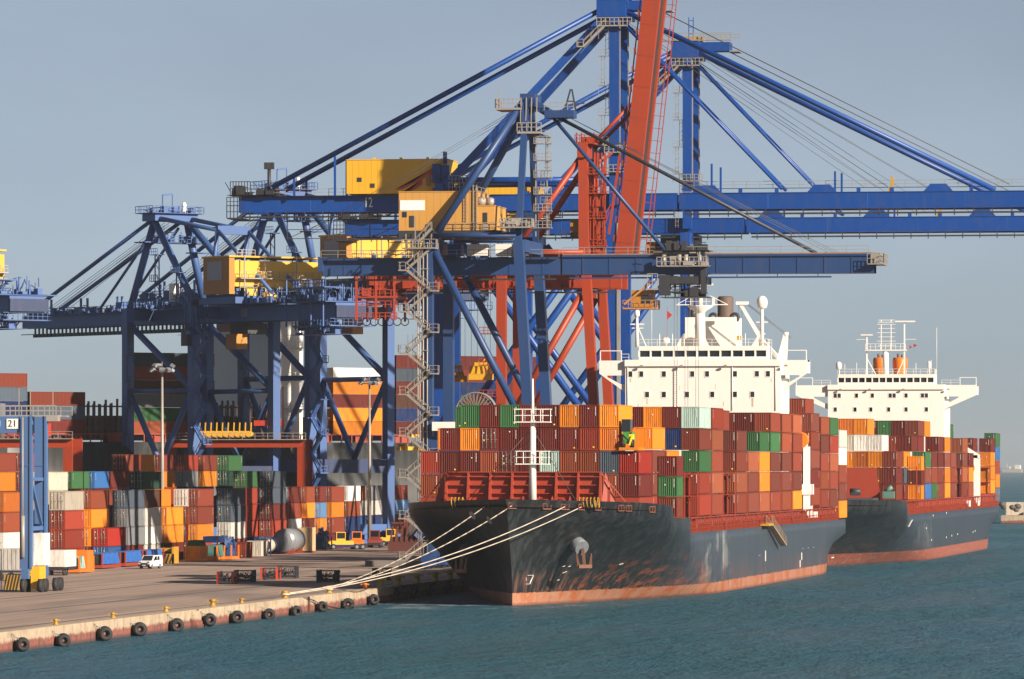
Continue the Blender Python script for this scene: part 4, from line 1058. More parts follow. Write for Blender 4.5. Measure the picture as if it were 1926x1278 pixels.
def small_gauge_crane(label, Yc, mat, raised, xl):
    """older type: 14 m gauge, single girder, pylon over the water side legs"""
    r = thing('ship_to_shore_crane', label, 'crane', (-131.3, Yc, QZ), 0, 'container cranes along the near quay')
    hy = 9.0 if not raised else 8.3
    for s_ in (-1, 1):
        y = s_ * hy
        m = M(); m.beam((2.2, y, 3.6), (-.5, y, 50.2), 1.55, 2.0, 1.4, 1.75)
        leg = m.build('leg', mat, r)
        m = M(); m.beam((-14, y, 3.6), (-14, y, 50.0), 1.5, 1.6); m.build('leg', mat, r)
        m = M(); m.box(-14.6, 2.9, y - .7, y + .7, 19.2, 21.4); m.build('portal_beam', mat, r)
        m = M(); m.tube((-13.2, y, 51.0), (-.8, y, 51.0), .42); m.build('portal_tie', mat, r)
        m = M()
        if raised: m.tube((-1.2, y, 44.2), (-13.0, y, 24.0), .55, n=12)
        else: m.tube((-13.0, y, 48.6), (.6, y, 22.6), .55, n=12)
        m.build('diagonal_brace', mat, r)
        for x in (2.2, -14): bogie(r, x, y * .78, mat)
        # pylon
        m = M()
        if raised: m.beam((-1.0, s_ * 6.4, 50), (-1.4, s_ * 4.4, 68.0), 1.5, 1.7)
        else: m.beam((-.6, s_ * 8.4, 50), (-.4, s_ * 2.6, 71.4), .9, 1.0)
        m.build('pylon_post', mat, r)
        m = M()
        if raised: m.tube((-1.6, s_ * 4.6, 66.6), (-12.8, s_ * 6.5, 50.5), .5, n=10)
        else: m.tube((-12.8, s_ * 8, 51.6), (-.9, s_ * 2.8, 70.8), .56, n=12)
        m.build('backstay', mat, r)
    for x in (-.5, -14):
        m = M(); m.box(x - .8, x + .8, -hy + .85, hy - .85, 48.6, 50.4); m.build('cross_beam', mat, r)
        m = M(); m.box(x - .6, x + .6, -hy + .85, hy - .85, 3.8, 5.6); m.build('sill_beam', mat, r)
    gy = ((-1.6, 1.6),) if not raised else ((-4.2, -2.7), (2.7, 4.2))
    m = M()
    for a, c in gy:
        m.box(xl, 4.6, a, c, 45.4, 48.0)
        for x in range(int(xl) + 3, 4, 5): m.box(x - .12, x + .12, a - .06, a, 45.4, 48.0)
    m.box(xl - .5, xl + .2, gy[0][0] - 1.2, gy[-1][1] + 1.2, 46.0, 48.2)
    m.build('girder', mat, r)
    m = M(); m.box(xl + 1, 4, gy[0][0] - .35, gy[0][0] - .05, 44.6, 44.85)
    for x in range(int(xl) + 2, 4, 4): m.box(x - .08, x + .08, gy[0][0] - .3, gy[0][0] - .1, 44.85, 45.5)
    m.build('festoon_rail', M_DARK, r)
    walkway(r, 'walkway', xl, 4.6, gy[0][0] - .8, 48.0)
    if raised: return r, hy
    m = M(); zigzag(m, -13.4, -17.0, -hy - 1.2, 3.0, 49.0); m.build('stairway', M_GALV, r)
    m = M()
    for x in (-15.3, -15.0, -14.55, -13.95): m.tube((x, -hy - 1.0 - .3 * (x < -14.8), 4), (x, -hy - 1.0 - .3 * (x < -14.8), 50), .10, n=6)
    for z in range(6, 50, 4): m.box(-15.4, -13.8, -hy - 1.3, -hy - .8, z, z + .1)
    m.build('conduit', M_GALV, r)
    m = M(); m.box(-17.6, -12.6, -hy - 2.0, -hy + .8, 49.0, 49.2); m.rail([(-17.6, -hy - 2.0, 49.2), (-12.6, -hy - 2.0, 49.2), (-12.6, -hy + .8, 49.2)], 1.2, .8, .10)
    for x in (-17, -15.6, -14.4, -13.2): m.beam((x, -hy - 1.8, 49.2), (x, -hy - 1.8, 53.8 if x == -15.6 else 51.2), .14)
    zigzag(m, -13.4, -16.0, -hy - .6, 49.2, 52.0, 2.8); m.build('stair_platform', M_GALV, r)
    m = M(); m.box(-3.0, 1.6, -hy - 1.6, -hy + 1.2, 52.0, 52.2); m.rail([(-3.0, -hy - 1.6, 52.2), (1.6, -hy - 1.6, 52.2), (1.6, -hy + 1.2, 52.2)], 1.2, .7, .10); clutter(m, -2.8, 1.4, -hy - 1.4, -hy + 1, 52.2, 53.6, 14, 6); m.build('leg_platform', M_GALV if not raised else mat, r)
    return r, hy

# -- crane nearest to the camera
cb, hy = small_gauge_crane('steel blue crane with ochre machinery house and zigzag stairs, nearest of the quay cranes', 836, M_BLUEB, False, -31.3)
m = M(); m.box(4.9, 51.3, -1.6, 1.6, 45.4, 48.0)
for x in range(8, 51, 4): m.box(x - .13, x + .13, -1.68, -1.6, 45.4, 47.9)
m.box(4.9, 51.3, -1.9, 1.9, 47.95, 48.25); m.box(6, 45, -1.75, -1.5, 44.75, 44.98)
for x in range(7, 45, 6): m.box(x - .06, x + .06, -1.7, -1.55, 44.9, 45.4)
m.prism([(44, -1.55, 45.4), (51.3, -1.55, 45.4), (51.3, -1.55, 46.6)], (0, 3.1, 0)); m.build('boom', M_BLUEB, cb)
m = M(); m.box(5, 51.3, -1.95, -1.7, 48.25, 48.45); m.build('trolley_rail', paint('worn_rail', (.24, .14, .09), .6, .4), cb)
walkway(cb, 'walkway', 5, 50.5, -1.4, 48.3, step=3.2)
m = M(); m.box(50.4, 52.8, -3, 3, 46.6, 46.75); m.rail([(50.4, -3, 46.8), (52.8, -3, 46.8), (52.8, 3, 46.8)], 1.4, .6, .10); m.box(50.8, 52.2, -2, 2, 46.8, 48.4); m.build('end_platform', M_GALV, cb)
for xb, zb in ((20.4, 48.6), (42.6, 48.4)):
    m = M(); m.tube((2.6, 0, 69.6), (xb, 0, zb), .28, n=10); m.build('forestay', M_BLUEB if xb < 30 else paint('stay_grey', (.026, .030, .044), .5, .2), cb)
m = M()
for d_ in (0, .35, .8): m.tube((4.5, .6, 69.4), (46, .6, 48.4 - d_), .03, n=4); m.tube((-1.5, -.6, 70.5 - d_), (-34, -.6, 52 - d_), .03, n=4)
m.build('boom_hoist_rope', M_CABLE, cb)
m = M(); m.box(-1.6, 2.2, -3.4, 3.4, 66.0, 66.2); m.box(-1.2, 1.0, -3.2, 3.2, 70.3, 72.2); m.beam((.5, 0, 70.8), (2.8, 0, 69.4), 1.3); m.box(2.2, 6.6, -1.6, 1.6, 68.7, 69.8); m.build('pylon_head', M_BLUEB, cb)
m = M(); m.box(-4.8, -.9, -3.8, 2, 69.8, 70.1); m.rail([(-4.8, -3.8, 70.1), (-.9, -3.8, 70.1)], 1.3, .7, .10); m.rail([(-4.8, 2, 70.1), (-4.8, -3.8, 70.1)], 1.3, .9, .10); m.beam((-4.3, -3.6, 70), (-4.3, -3.6, 73.2), .10)
m.box(-1.4, 2.2, -4.6, -3.4, 66.2, 66.5); m.rail([(-1.4, -4.6, 66.5), (2.2, -4.6, 66.5)], 1.3, .7, .12)
for x in (-1.0, -.2, .6, 1.4): m.beam((x, -4.2, 66.5), (x, -3.4, 71.6), .12)
m.rail([(2.2, -1.6, 69.8), (6.6, -1.6, 69.8)], 1.1, .9, .08); m.build('head_platform', M_GALV, cb)
m = M(); m.beam((5.0, 0, 69.8), (5.9, 0, 73.0), .22); m.beam((6.7, 0, 69.8), (6.1, 0, 73.0), .22); m.beam((5.4, 0, 71.2), (6.4, 0, 71.2), .18); m.beam((5.0, 0, 70.6), (8.0, 0, 70.9), .18); m.build('service_jib', M_DARK, cb)
m = M(); cage_ladder(m, 1.9, -3.2, 51, 66, 1, 4.9)
for x in (1.2, 2.9): m.beam((x, -3.3, 51), (x, -3.3, 66), .16)
for i in range(6):
    z = 52.2 + i * 2.5; m.box(1.0, 3.6, -3.9, -2.5, z, z + .12); m.rail([(1.0, -3.9, z), (3.6, -3.9, z)], 1.1, .6, .09)
m.build('pylon_ladder', M_GALV, cb)
hs = house(cb, -19.0, -7.3, -5.6, 5.6, 51.9, 57.6, M_OCH)
m = M(); m.box(-7.3, -4.6, -5.6, 4.6, 51.9, 55.5); m.box(-7.3, -4.5, -5.7, 4.7, 55.5, 55.6); m.build('annex', M_OCH, hs)
plate(hs, 'sign_panel', M_WHITE2, -18.8, -15.1, -5.62, 54.9, 56.4)
plate(hs, 'window', M_GLASS, -18.45, -17.8, -5.62, 53.9, 54.7); plate(hs, 'door', M_DARK, -17.4, -16.7, -5.62, 52.4, 54.1); plate(hs, 'door', M_DARK, -6.35, -5.7, -5.62, 53.0, 54.5); plate(hs, 'door', M_GALV, -6.4, -5.6, -5.64, 52.0, 52.9)
m = M(); m.rail([(-8.9, -5.5, 57.7), (-5.5, -5.5, 56.8)], 1.1, .6, .08)
for x in (-9.2, -8.8): m.beam((x, -5.75, 53.2), (x, -5.75, 58), .07)
for x in (-7.8, -7.3): m.beam((x, -5.75, 52), (x, -5.75, 58.6), .12)
for i in range(9): m.beam((-9.2, -5.75, 53.3 + i * .5), (-8.8, -5.75, 53.3 + i * .5), .05); m.beam((-7.8, -5.75, 52.3 + i * .6), (-7.3, -5.75, 52.3 + i * .6), .05)
m.build('roof_ladder', M_GALV, hs)
m = M(); m.lathe((-6.8, -4.4, 55.6), [(.5, 0), (.75, .5), (.7, 1.0), (.3, 1.3)], 14); m.lathe((-5.5, -4.0, 55.6), [(.5, 0), (.7, .4), (.6, 1.0), (.2, 1.2)], 14); m.build('ventilator', M_GALV, hs)
m = M(); m.box(-19.2, -3.6, -5.8, 5.8, 50.9, 51.85)
for x in range(-19, -4, 2): m.box(x, x + .5, -5.95, -5.8, 50.6, 51.5)
m.build('house_deck', M_DARK, cb)
m = M(); m.rail([(-14.5, -5.9, 51.9), (-3.6, -5.9, 51.9), (-3.6, 2, 51.9)], 1.1, 1.4, .08); m.build('handrail', M_GALV, cb)
for x, w_, mt in ((-9.5, 3.0, M_WHITE), (-5.2, 2.4, M_WHITE), (-2.4, 1.8, M_WHITE), (-12.4, 2.0, M_BLUE)):
    m = M(); m.box(x, x + w_, -1.2, 1.2, 48.3, 50.0); m.build('electrical_cabinet', mt, cb)
m = M(); m.box(-13.0, -9.6, -hy - 2.4, -hy - .9, 22.2, 23.5); m.build('switch_cabin', M_WHITE, cb)
# trolley, cab and cable reel
tr = M(); clutter(tr, 20, 26.5, -3.2, 3.2, 42.0, 46.0, 40, 3, .2); clutter(tr, 20, 26.5, -3.0, 3.0, 48.9, 50.6, 26, 4, .5); tr.box(19.8, 26.6, -3.2, 3.2, 43.9, 45.0); tr.box(20, 26.4, -2.6, 2.6, 48.4, 48.9); tr.box(25.8, 26.6, -3.4, -2.2, 42.4, 47.2); tr.box(19.6, 21.2, -3.4, -2.2, 42.2, 45.2); tr.box(21.2, 26, -3.3, 3.3, 42.6, 42.8)
tro = tr.build('trolley', M_DARK, cb)
m = M(); m.box(19.4, 27.0, -4.2, -2.0, 46.4, 46.55); m.rail([(19.4, -4.2, 46.5), (27.0, -4.2, 46.5)], 1.3, .7, .10)
for x in (20.3, 22.6, 23.6, 25.6): m.tube((x, -3.2, 46.6), (x, -3.2, 48.2), .32, n=8)
clutter(m, 19.6, 26.8, -4.0, -2.4, 46.6, 48.6, 24, 5, .4)
m.rail([(17.9, -3.6, 43.2), (19.4, -3.6, 43.2)], 2.2, .7, .10); m.box(17.8, 19.5, -3.8, -2, 43.0, 43.2); m.build('trolley_platform', M_GALV, tro)
cab = M(); cab.box(15.4, 18.6, -2.6, .2, 40.4, 43.0); cabo = cab.build('operator_cab', M_ORA, tro)
plate(cabo, 'window', M_GLASS, 16.9, 18.4, -2.62, 41.0, 42.3)
m = M(); m.box(14.2, 19.2, -3.2, .6, 40.2, 40.4); m.rail([(14.2, -3.2, 40.4), (19.2, -3.2, 40.4), (19.2, .6, 40.4)], 1.1, .8, .08); m.beam((14.4, -3.2, 40.9), (18.8, -3.2, 44.4), .5, .3); m.build('cab_platform', paint('cab_deck', (.50, .22, .08), .6, .3), cabo)
hoist(cb, 23.2, 0, 43.6, 24.0)
m = M(); c0 = (-6.6, -hy - 1.6, 24.8)
m.ring(c0, (0, 1, 0), 3.0, .12, 40, 6); m.ring((c0[0], c0[1] + .9, c0[2]), (0, 1, 0), 3.0, .12, 40, 6); m.tube((c0[0], c0[1] - .1, c0[2]), (c0[0], c0[1] + 1.4, c0[2]), .7, n=16)
for i in range(30):
    t = 2 * math.pi * i / 30; m.beam((c0[0] + .6 * math.cos(t), c0[1], c0[2] + .6 * math.sin(t)), (c0[0] + 3 * math.cos(t), c0[1], c0[2] + 3 * math.sin(t)), .10)
reel = m.build('cable_reel', paint('reel_grey', (.24, .21, .18), .6, .3), cb)
m = M(); m.tube((c0[0], c0[1] + .25, c0[2]), (c0[0], c0[1] + .7, c0[2]), 2.6, n=36); m.build('wound_cable', paint('cable_brown', (.20, .09, .07), .7, .3), reel)

# -- red crane with its boom up
cr, hyr = small_gauge_crane('red crane with its boom raised, standing between the blue cranes', 903, M_RED, True, -35.5)
m = M(); m.box(-2.2, -.6, -6.0, 6.0, 66.2, 68.4); m.box(-2.4, .4, -5.6, 5.6, 68.4, 68.7); m.build('pylon_head', M_RED, cr)
m = M(); m.rail([(-2.6, -5.6, 68.6), (1.2, -5.6, 68.6)], 1.2, .8, .12); m.box(-1.9, .2, -4, 3, 68.7, 69.6)
for x in (-2.4, -1.6, .4): m.tube((x, -5, 68.6), (x, -5, 70.2), .14, n=6)
m.build('head_platform', M_RED, cr)
m = M()     # ladders, pipes and landings between the pylon posts
for x, y in ((.4, -4.6), (.9, -4.6), (1.5, -4.2), (2.0, -4.2)): m.tube((x, y, 49), (x, y, 67), .14, n=6)
for i in range(30): m.beam((.4, -4.65, 50 + i * .55), (.9, -4.65, 50 + i * .55), .06)
for z in (52.0, 56.4, 60.4, 63.5): m.box(-.4, 2.4, -5.4, -4.0, z, z + .2); m.rail([(-.4, -5.4, z), (2.4, -5.4, z)], 1.1, .7, .12)
for z in (50.5, 52.6, 54.0, 58.4): m.box(.2, 1.4, -5.0, -4.2, z, z + 1.1)
m.beam((1.2, -4.3, 65.4), (3.2, -4.0, 67), .4); m.beam((2.6, -3.8, 54), (4.4, -3.6, 66.8), .38); clutter(m, -.2, 2.2, -5.2, -4.3, 50, 67, 60, 8, .25); m.build('pylon_ladder', M_RED, cr)
ang = R(6.3); bx, bz = 3.6, 48.8
ux, uz = math.sin(ang), math.cos(ang); nx, nz_ = math.cos(ang), -math.sin(ang)
def along(t, o): return (bx + ux * t + nx * o, bz + uz * t + nz_ * o)
m = M()
for y0, y1 in ((-4.2, -2.7), (2.7, 4.2)):
    P = [along(0, -.2), along(0, 2.55), along(54, 2.55), along(54, -.2)]
    m.prism([(p[0], y0, p[1]) for p in P], (0, y1 - y0, 0))
    for t in range(4, 54, 5): a, c = along(t, -.2), along(t, 2.55); m.beam((a[0], y0 - .02, a[1]), (c[0], y0 - .02, c[1]), .06, .12)
for t in range(2, 54, 8): a = along(t, 1.2); m.beam((a[0], -2.7, a[1]), (a[0], 2.7, a[1]), .8)
bo = m.build('raised_boom', M_RED, cr)
m = M(); P = [along(0, 2.2), along(0, 2.45), along(54, 2.45), along(54, 2.2)]; m.prism([(p[0], -2.65, p[1]) for p in P], (0, 3.9, 0)); m.build('rope_trough', paint('trough_brown', (.035, .016, .012), .7, .2), bo)
m = M()
for o_ in (3.5, 4.1): a, c = along(2, o_), along(46, o_); m.beam((a[0], 4.2, a[1]), (c[0], 4.2, c[1]), .14)
for t in range(3, 46, 2): a, c = along(t, 2.55), along(t, 4.1); m.beam((a[0], 4.2, a[1]), (c[0], 4.2, c[1]), .09)
m.build('boom_ladder', M_RED, bo)
m = M()
for t in range(1, 54, 3): a = along(t, -.55); m.box(a[0] - .15, a[0] + .15, -4.0, -3.4, a[1], a[1] + 1.1)
a, c = along(0, -.6), along(54, -.6); m.beam((a[0], -3.7, a[1]), (c[0], -3.7, c[1]), .2); m.build('boom_trolley_rail', paint('dark_red', (.20, .03, .015), .6, .3), bo)
for y in (-3.4, 3.4):
    a = along(26, -.4); m = M(); m.tube((-1.2, y * .8, 67.4), (a[0], y, a[1]), .30); m.build('folded_stay', M_RED, cr)
    m = M(); m.box(-1.8, -.4, y - .2, y + .2, 44.0, 45.3); m.build('girder_bracket', M_RED, cr)
m = M(); m.box(-38.5, -31.5, -5.0, 5.0, 44.0, 44.3)
for x in (-38.2, -35, -32): 
    for y in (-4.8, 4.8): m.beam((x, y, 40.4), (x, y, 49), .35)
for z in (40.5, 42.4, 44.2): m.rail([(-38.2, -4.8, z), (-31.6, -4.8, z)], 1.1, 1.0, .14)
clutter(m, -38, -31.5, -4.8, 0, 44.3, 48.4, 46, 9, .3); m.build('trolley', paint('crane_red_dark', (.36, .045, .018), .5, .3), cr)
m = M()
for i in range(7): m.ring((-38 + i * 1.25, -3.6, 40.2), (0, 1, 0), .62, .09, 14, 5)
m.build('festoon_loop', M_BLACK, cr)
m = M(); m.box(-31, -6, -3.6, -2.8, 48.3, 49.2); clutter(m, -30, -2, -5.2, -4.3, 45.5, 49.6, 70, 10, .3)
for x in range(-30, -6, 3): m.ring((x, -4.3, 46.5), (0, 1, 0), .9, .08, 14, 4)
m.build('cable_tray', M_RED, cr)
for z in (28, 33, 38):
    m = M(); m.box(-17.5, -14.6, -hyr - 1, -hyr + .6, z, z + .15); m.rail([(-17.5, -hyr - 1, z), (-14.6, -hyr - 1, z)], 1.1, .8, .10); m.build('leg_platform', M_RED, cr)

# -- the two large bright blue cranes
def big_crane(label, Yc):
    r = thing('ship_to_shore_crane', label, 'crane', (-131.3, Yc, QZ), 0, 'container cranes along the near quay')
    mat = M_BLUE
    for s_ in (-1, 1):
        y = s_ * 8.0
        for x in (-.7, -29.6):
            m = M(); m.box(x - .85, x + .85, y - .75, y + .75, 3.6, 59.2); m.build('leg', mat, r); bogie(r, x, y * .8, mat)
        m = M(); m.box(-28.7, -1.6, y - .6, y + .6, 17.4, 19.6); m.build('portal_beam', mat, r)
        for a, c in (((-28.6, y, 57.6), (-1.6, y, 20.4)), ((-28.6, y, 20.4), (-1.6, y, 57.6))):
            m = M(); m.tube(a, c, .62, n=12); m.build('diagonal_brace', mat, r)
        m = M(); m.box(-1.5, .1, s_ * 5.0 - .75, s_ * 5.0 + .75, 60.0, 91.0)
        m.build('mast', mat, r)
        m = M(); m.box(.15, .32, s_ * 5.0 - .35, s_ * 5.0 - .15, 62, 91); m.build('mast_conduit', M_GALV, r)
        m = M(); m.beam((-2.0, s_ * 4.4, 91.6), (-28.6, s_ * 7.0, 63.4), 1.0, 1.25); m.build('mast_strut', mat, r)
        m = M(); m.tube((-2.4, s_ * 5.0, 92.6), (-58.2, s_ * 5.4, 63.4), .44, n=12); m.build('backstay', mat, r)
        m = M(); m.tube((-28.8, s_ * 7, 64.2), (-1.4, s_ * 5, 64.2), .55, n=12); m.build('upper_tie', mat, r)
        m = M(); m.tube((.2, s_ * 3.6, 92.4), (61.4, s_ * 3.2, 62.4), .42, n=12); m.build('forestay', mat, r)
        m = M(); m.tube((.4, s_ * 2.6, 90.2), (26.8, s_ * 3.0, 62.6), .26, n=10); m.tube((.4, s_ * 2.6 + .9, 90.2), (26.8, s_ * 3.0 + .9, 62.6), .26, n=10); m.build('forestay', mat, r)
        for x in (-54.5, -47.6):
            m = M(); m.beam((x, s_ * 5.2, 61.9), (x, s_ * 5.3, 65.2 if x < -50 else 68.6), .34); m.build('stay_post', mat, r)
    for x in (-.7, -29.6):
        m = M(); m.box(x - .8, x + .8, -7.2, 7.2, 57.2, 59.2); m.build('cross_beam', mat, r)
        m = M(); m.box(x - .6, x + .6, -7.2, 7.2, 3.8, 5.8); m.build('sill_beam', mat, r)
        if x < -5:
            m = M(); m.box(x - .7, x + .7, -7.6, 7.6, 62.2, 63.8); m.build('upper_cross_beam', mat, r)
    def gird(x0, x1, nm):
        m = M()
        for a, c in ((-3.9, -2.5), (2.5, 3.9)):
            m.box(x0, x1, a, c, 59.4, 61.9); m.box(x0, x1, a - .12, c + .12, 61.9, 62.0); m.box(x0, x1, a - .12, c + .12, 59.28, 59.4)
        for x in np.arange(x0 + 1, x1, 9.6): m.box(x - .25, x + .25, -2.5, 2.5, 60.2, 61.6)
        o = m.build(nm, mat, r)
        w_ = M(); w_.box(x0 + 1, x1 - .5, -4.7, -4.0, 58.35, 58.62)
        for x in np.arange(x0 + 2, x1, 3.1): w_.box(x - .07, x + .07, -4.5, -4.2, 58.0, 59.3)
        w_.build('cable_tray', M_DARK, o)
        return o
    g = gird(-64.2, 9.5, 'girder'); b = gird(9.9, 71.5, 'boom')
    for x in (14.4, 33.5, 52.6):
        m = M(); m.prism([(x - 2.4, -3.9, 62), (x + 2.4, -3.9, 62), (x + 1.3, -3.9, 63.2), (x - 1.3, -3.9, 63.2)], (0, 1.2, 0)); m.build('stay_lug', mat, b)
    for x in (20, 26, 39.5, 45, 58):
        m = M(); m.box(x - .3, x + .3, -3.8, -3.2, 62, 62.7); m.build('stay_lug', mat, b)
    for x in (-52, -38, -24, 24.6, 41, 57):
        m = M(); m.box(x - .07, x + .07, -3.925, -3.9, 59.4, 61.9); m.build('plate_seam', paint('seam_blue', (.012, .085, .33), .5, .2), g if x < 9 else b)
    for x, z in ((15.2, 66.8), (16.7, 66.2), (35.6, 65.4), (36.7, 65.1)):
        m = M(); m.beam((x, -3.2, 62), (x, -3.2, z), .32); m.build('latch_post', mat, b)
    m = M(); m.beam((44.5, -3.5, 62), (45.2, -3.5, 63.6), .5); m.beam((45.2, -3.5, 63.6), (44.9, -3.5, 64.5), .4); m.build('rope_guide', M_BOLL, b)
    walkway(r, 'walkway', -63.5, -34, -4.3, 62.0, step=2.4); walkway(r, 'walkway', 10, 71, -2.0, 62.8, step=2.2)
    m = M(); m.box(-66, -63.6, -5, 5, 58.2, 58.4); m.box(-65.0, -63.6, -4, -1, 62.2, 63.8); m.rail([(-65.4, -5, 62.2), (-62, -5, 62.2)], 2.2, .5, .12); m.rail([(-66, -5, 58.4), (-63.6, -5, 58.4)], 2.0, .6, .14); m.rail([(-66, -5, 60.4), (-63.6, -5, 60.4)], 1.4, .6, .12); m.tube((-59, -4, 62), (-59, -4, 66.5), .3); m.box(-59.8, -58.2, -4.4, -3.6, 66.5, 67.6); clutter(m, -65.6, -58, -5, 0, 62.2, 64.4, 22, 12, .4); m.build('end_platform', M_DARK, r)
    m = M()
    for x in (-56, -49, -42, -35): m.beam((x, -3.6, 59.3), (x, -3.6, 54.8), .16)
    for z in (54.9, 56.4, 57.9): m.beam((-56, -3.6, z), (-35, -3.6, z), .12)
    for a, c in ((-56, -49), (-49, -42), (-42, -35)): m.beam((a, -3.6, 54.9), (c, -3.6, 57.9), .10)
    m.build('maintenance_cradle', M_DARK, r)
    hs = house(r, -45.6, -28.6, -5.4, 4.6, 62.2, 67.8, M_YEL)
    for x, z in ((-43.8, 64.2), (-41.6, 63.2)): plate(hs, 'window', M_DARK, x, x + .75, -5.42, z, z + .7)
    for a in (0, 1):
        m = M(); x0 = -37.4 + a * .6; z0 = 62.9 - a * .9
        m.prism([(x0, -5.43, z0), (x0 + 1.2, -5.43, z0), (-30.6 - a * 2.2, -5.43, 66.6 - a * 2.0), (-30.6 - a * 2.2, -5.43, 65.6 - a * 2.0)], (0, -.03, 0)); m.build('sign_stripe', M_STRIPE, hs)
    plate(hs, 'door', M_ORA, -32.2, -31.4, -5.44, 63.4, 65.2)
    m = M()
    for x in (-41, -36.5, -32): m.box(x - .2, x + .2, -5.2, -4.8, 67.9, 68.2)
    m.rail([(-45.6, -5.3, 62.3), (-29, -5.3, 62.3)], 1.0, 1.8, .05); m.build('roof_light', M_YEL, hs)
    m = M(); m.box(-31.2, -27.4, -6.8, -5.0, 64.0, 64.2); m.box(-31.0, -29.6, -6.4, -5.6, 64.2, 67.0); m.box(-29.4, -28.2, -6.4, -5.6, 62.6, 66.8); m.tube((-28.8, -6.6, 67), (-28.8, -6.6, 69), .35); m.rail([(-31.2, -6.8, 64.2), (-27, -6.8, 64.2)], 1.2, .7, .08); m.tube((-28.6, -6, 62.2), (-28.6, -6, 64), 1.3); clutter(m, -31, -24, -6.8, -5, 62.2, 65.4, 24, 11, .4); m.build('winch_tower', M_BLUE, r)
    m = M(); m.box(-28, -24, -7.4, -5, 62.2, 62.4); m.rail([(-28, -7.4, 62.4), (-22, -7.4, 62.4)], 1.4, .6, .12); m.rail([(-28, -7.4, 63.8), (-24, -7.4, 63.8)], 1.2, .6, .10); m.build('leg_platform', M_GALV, r)
    # head of the mast
    m = M(); m.box(-3.6, 1.2, -5.9, 5.9, 91.0, 94.2); m.box(1.2, 6.6, -2.2, 2.2, 92.4, 94.0); m.build('mast_head', mat, r)
    m = M(); m.box(-3.4, 1.6, -6.9, -5.9, 89.4, 89.6); m.rail([(-3.4, -6.9, 89.6), (2.4, -6.9, 89.6)], 1.2, .7, .12); m.rail([(-5.4, -5.9, 94.2), (7.4, -5.9, 94.2)], 1.2, 1.0, .10); m.box(-5.4, 7.4, -6.1, -5.5, 94.0, 94.2); m.box(6.6, 8.4, -2.4, 2.4, 92.2, 92.4); m.rail([(1, -2.2, 94.1), (8.4, -2.2, 94.1)], 1.3, .8, .10)
    zigzag(m, -2, -5.6, -6.4, 86.2, 89.6, 3.4); m.build('head_platform', M_GALV, r)
    m = M(); m.box(-2.6, 1.6, -2, 2, 94.2, 95.0); m.build('head_winch', M_BOLL, r)
    m = M(); 
    for x in (-.6, .2): m.beam((x, -4, 94.2), (x, -4, 98.4), .14)
    for z in (95.4, 96.6, 97.8): m.beam((-.6, -4, z), (.2, -4, z), .10)
    m.build('aerial', M_BLUE, r)
    m = M(); cage_ladder(m, -1.6, -5.2, 60.2, 89.0, -1, 4.9); m.build('mast_ladder', M_GALV, r)
    m = M()
    for z in (65.4, 68.6): m.box(-2.2, 2.2, -6.4, -5.7, z, z + .15); m.rail([(-2.2, -6.4, z), (2.2, -6.4, z)], 1.2, .7, .11)
    m.build('mast_platform', M_GALV, r)
    m = M()
    for i, (a, c) in enumerate((((1, .5, 92), (50, .5, 63)), ((1, -.5, 91.5), (44, -.5, 63)), ((1, 0, 90), (40, 0, 63)), ((1, .3, 90.4), (42, .3, 63)), ((3, -.2, 94), (64, -.2, 63.2)))): m.tube(a, c, .04 if i < 4 else .08, n=4)
    m.tube((-2, .4, 91), (-26, .4, 66), .04, n=4); m.build('boom_hoist_rope', M_CABLE, r)
    # elevator and cable chain on the water side leg
    m = M(); m.box(.2, .75, -8.9, -8.2, 5, 57); m.build('leg_conduit', paint('conduit_grey', (.26, .25, .25), .5, .2), r)
    # trolley and cab parked behind the legs
    tr = M(); tr.box(-6, 1, -2.4, 2.4, 57.6, 59.0); t_ = tr.build('trolley', M_DARK, r)
    c_ = M(); c_.box(-8.6, -5.6, -1.6, 1.6, 55.0, 57.8); c_ = c_.build('operator_cab', M_ORA, t_)
    plate(c_, 'window', M_GLASS, -7.0, -6.0, -1.62, 56.4, 57.4); plate(c_, 'cab_panel', M_YEL, -7.8, -6.2, -1.62, 55.0, 56.3)
    m = M(); m.box(-10, -5, -2.4, 2.4, 54.8, 55.0); m.rail([(-10, -2.4, 55), (-5, -2.4, 55)], 1.1, .8, .10); m.build('cab_platform', M_DARK, c_)
    return r
c12 = big_crane('tall bright blue crane numbered 12 with yellow machinery house, its mast behind the red boom', 934)
t12 = text_part('number_sign', '12', 2.1, M_WHITE2, c12, (-42.2, -3.98, 60.75 - QZ), (R(90), 0, 0))
t12.scale = (.72, 1.12, 1)
c13 = copy_tree(c12)
c13.location = (-131.3, 1028, QZ)
c13['label'] = 'tall bright blue crane farthest along the quay, its whole mast top against the sky'
for ch in list(c13.children):
    if ch.name.startswith('number_sign'): bpy.data.objects.remove(ch)

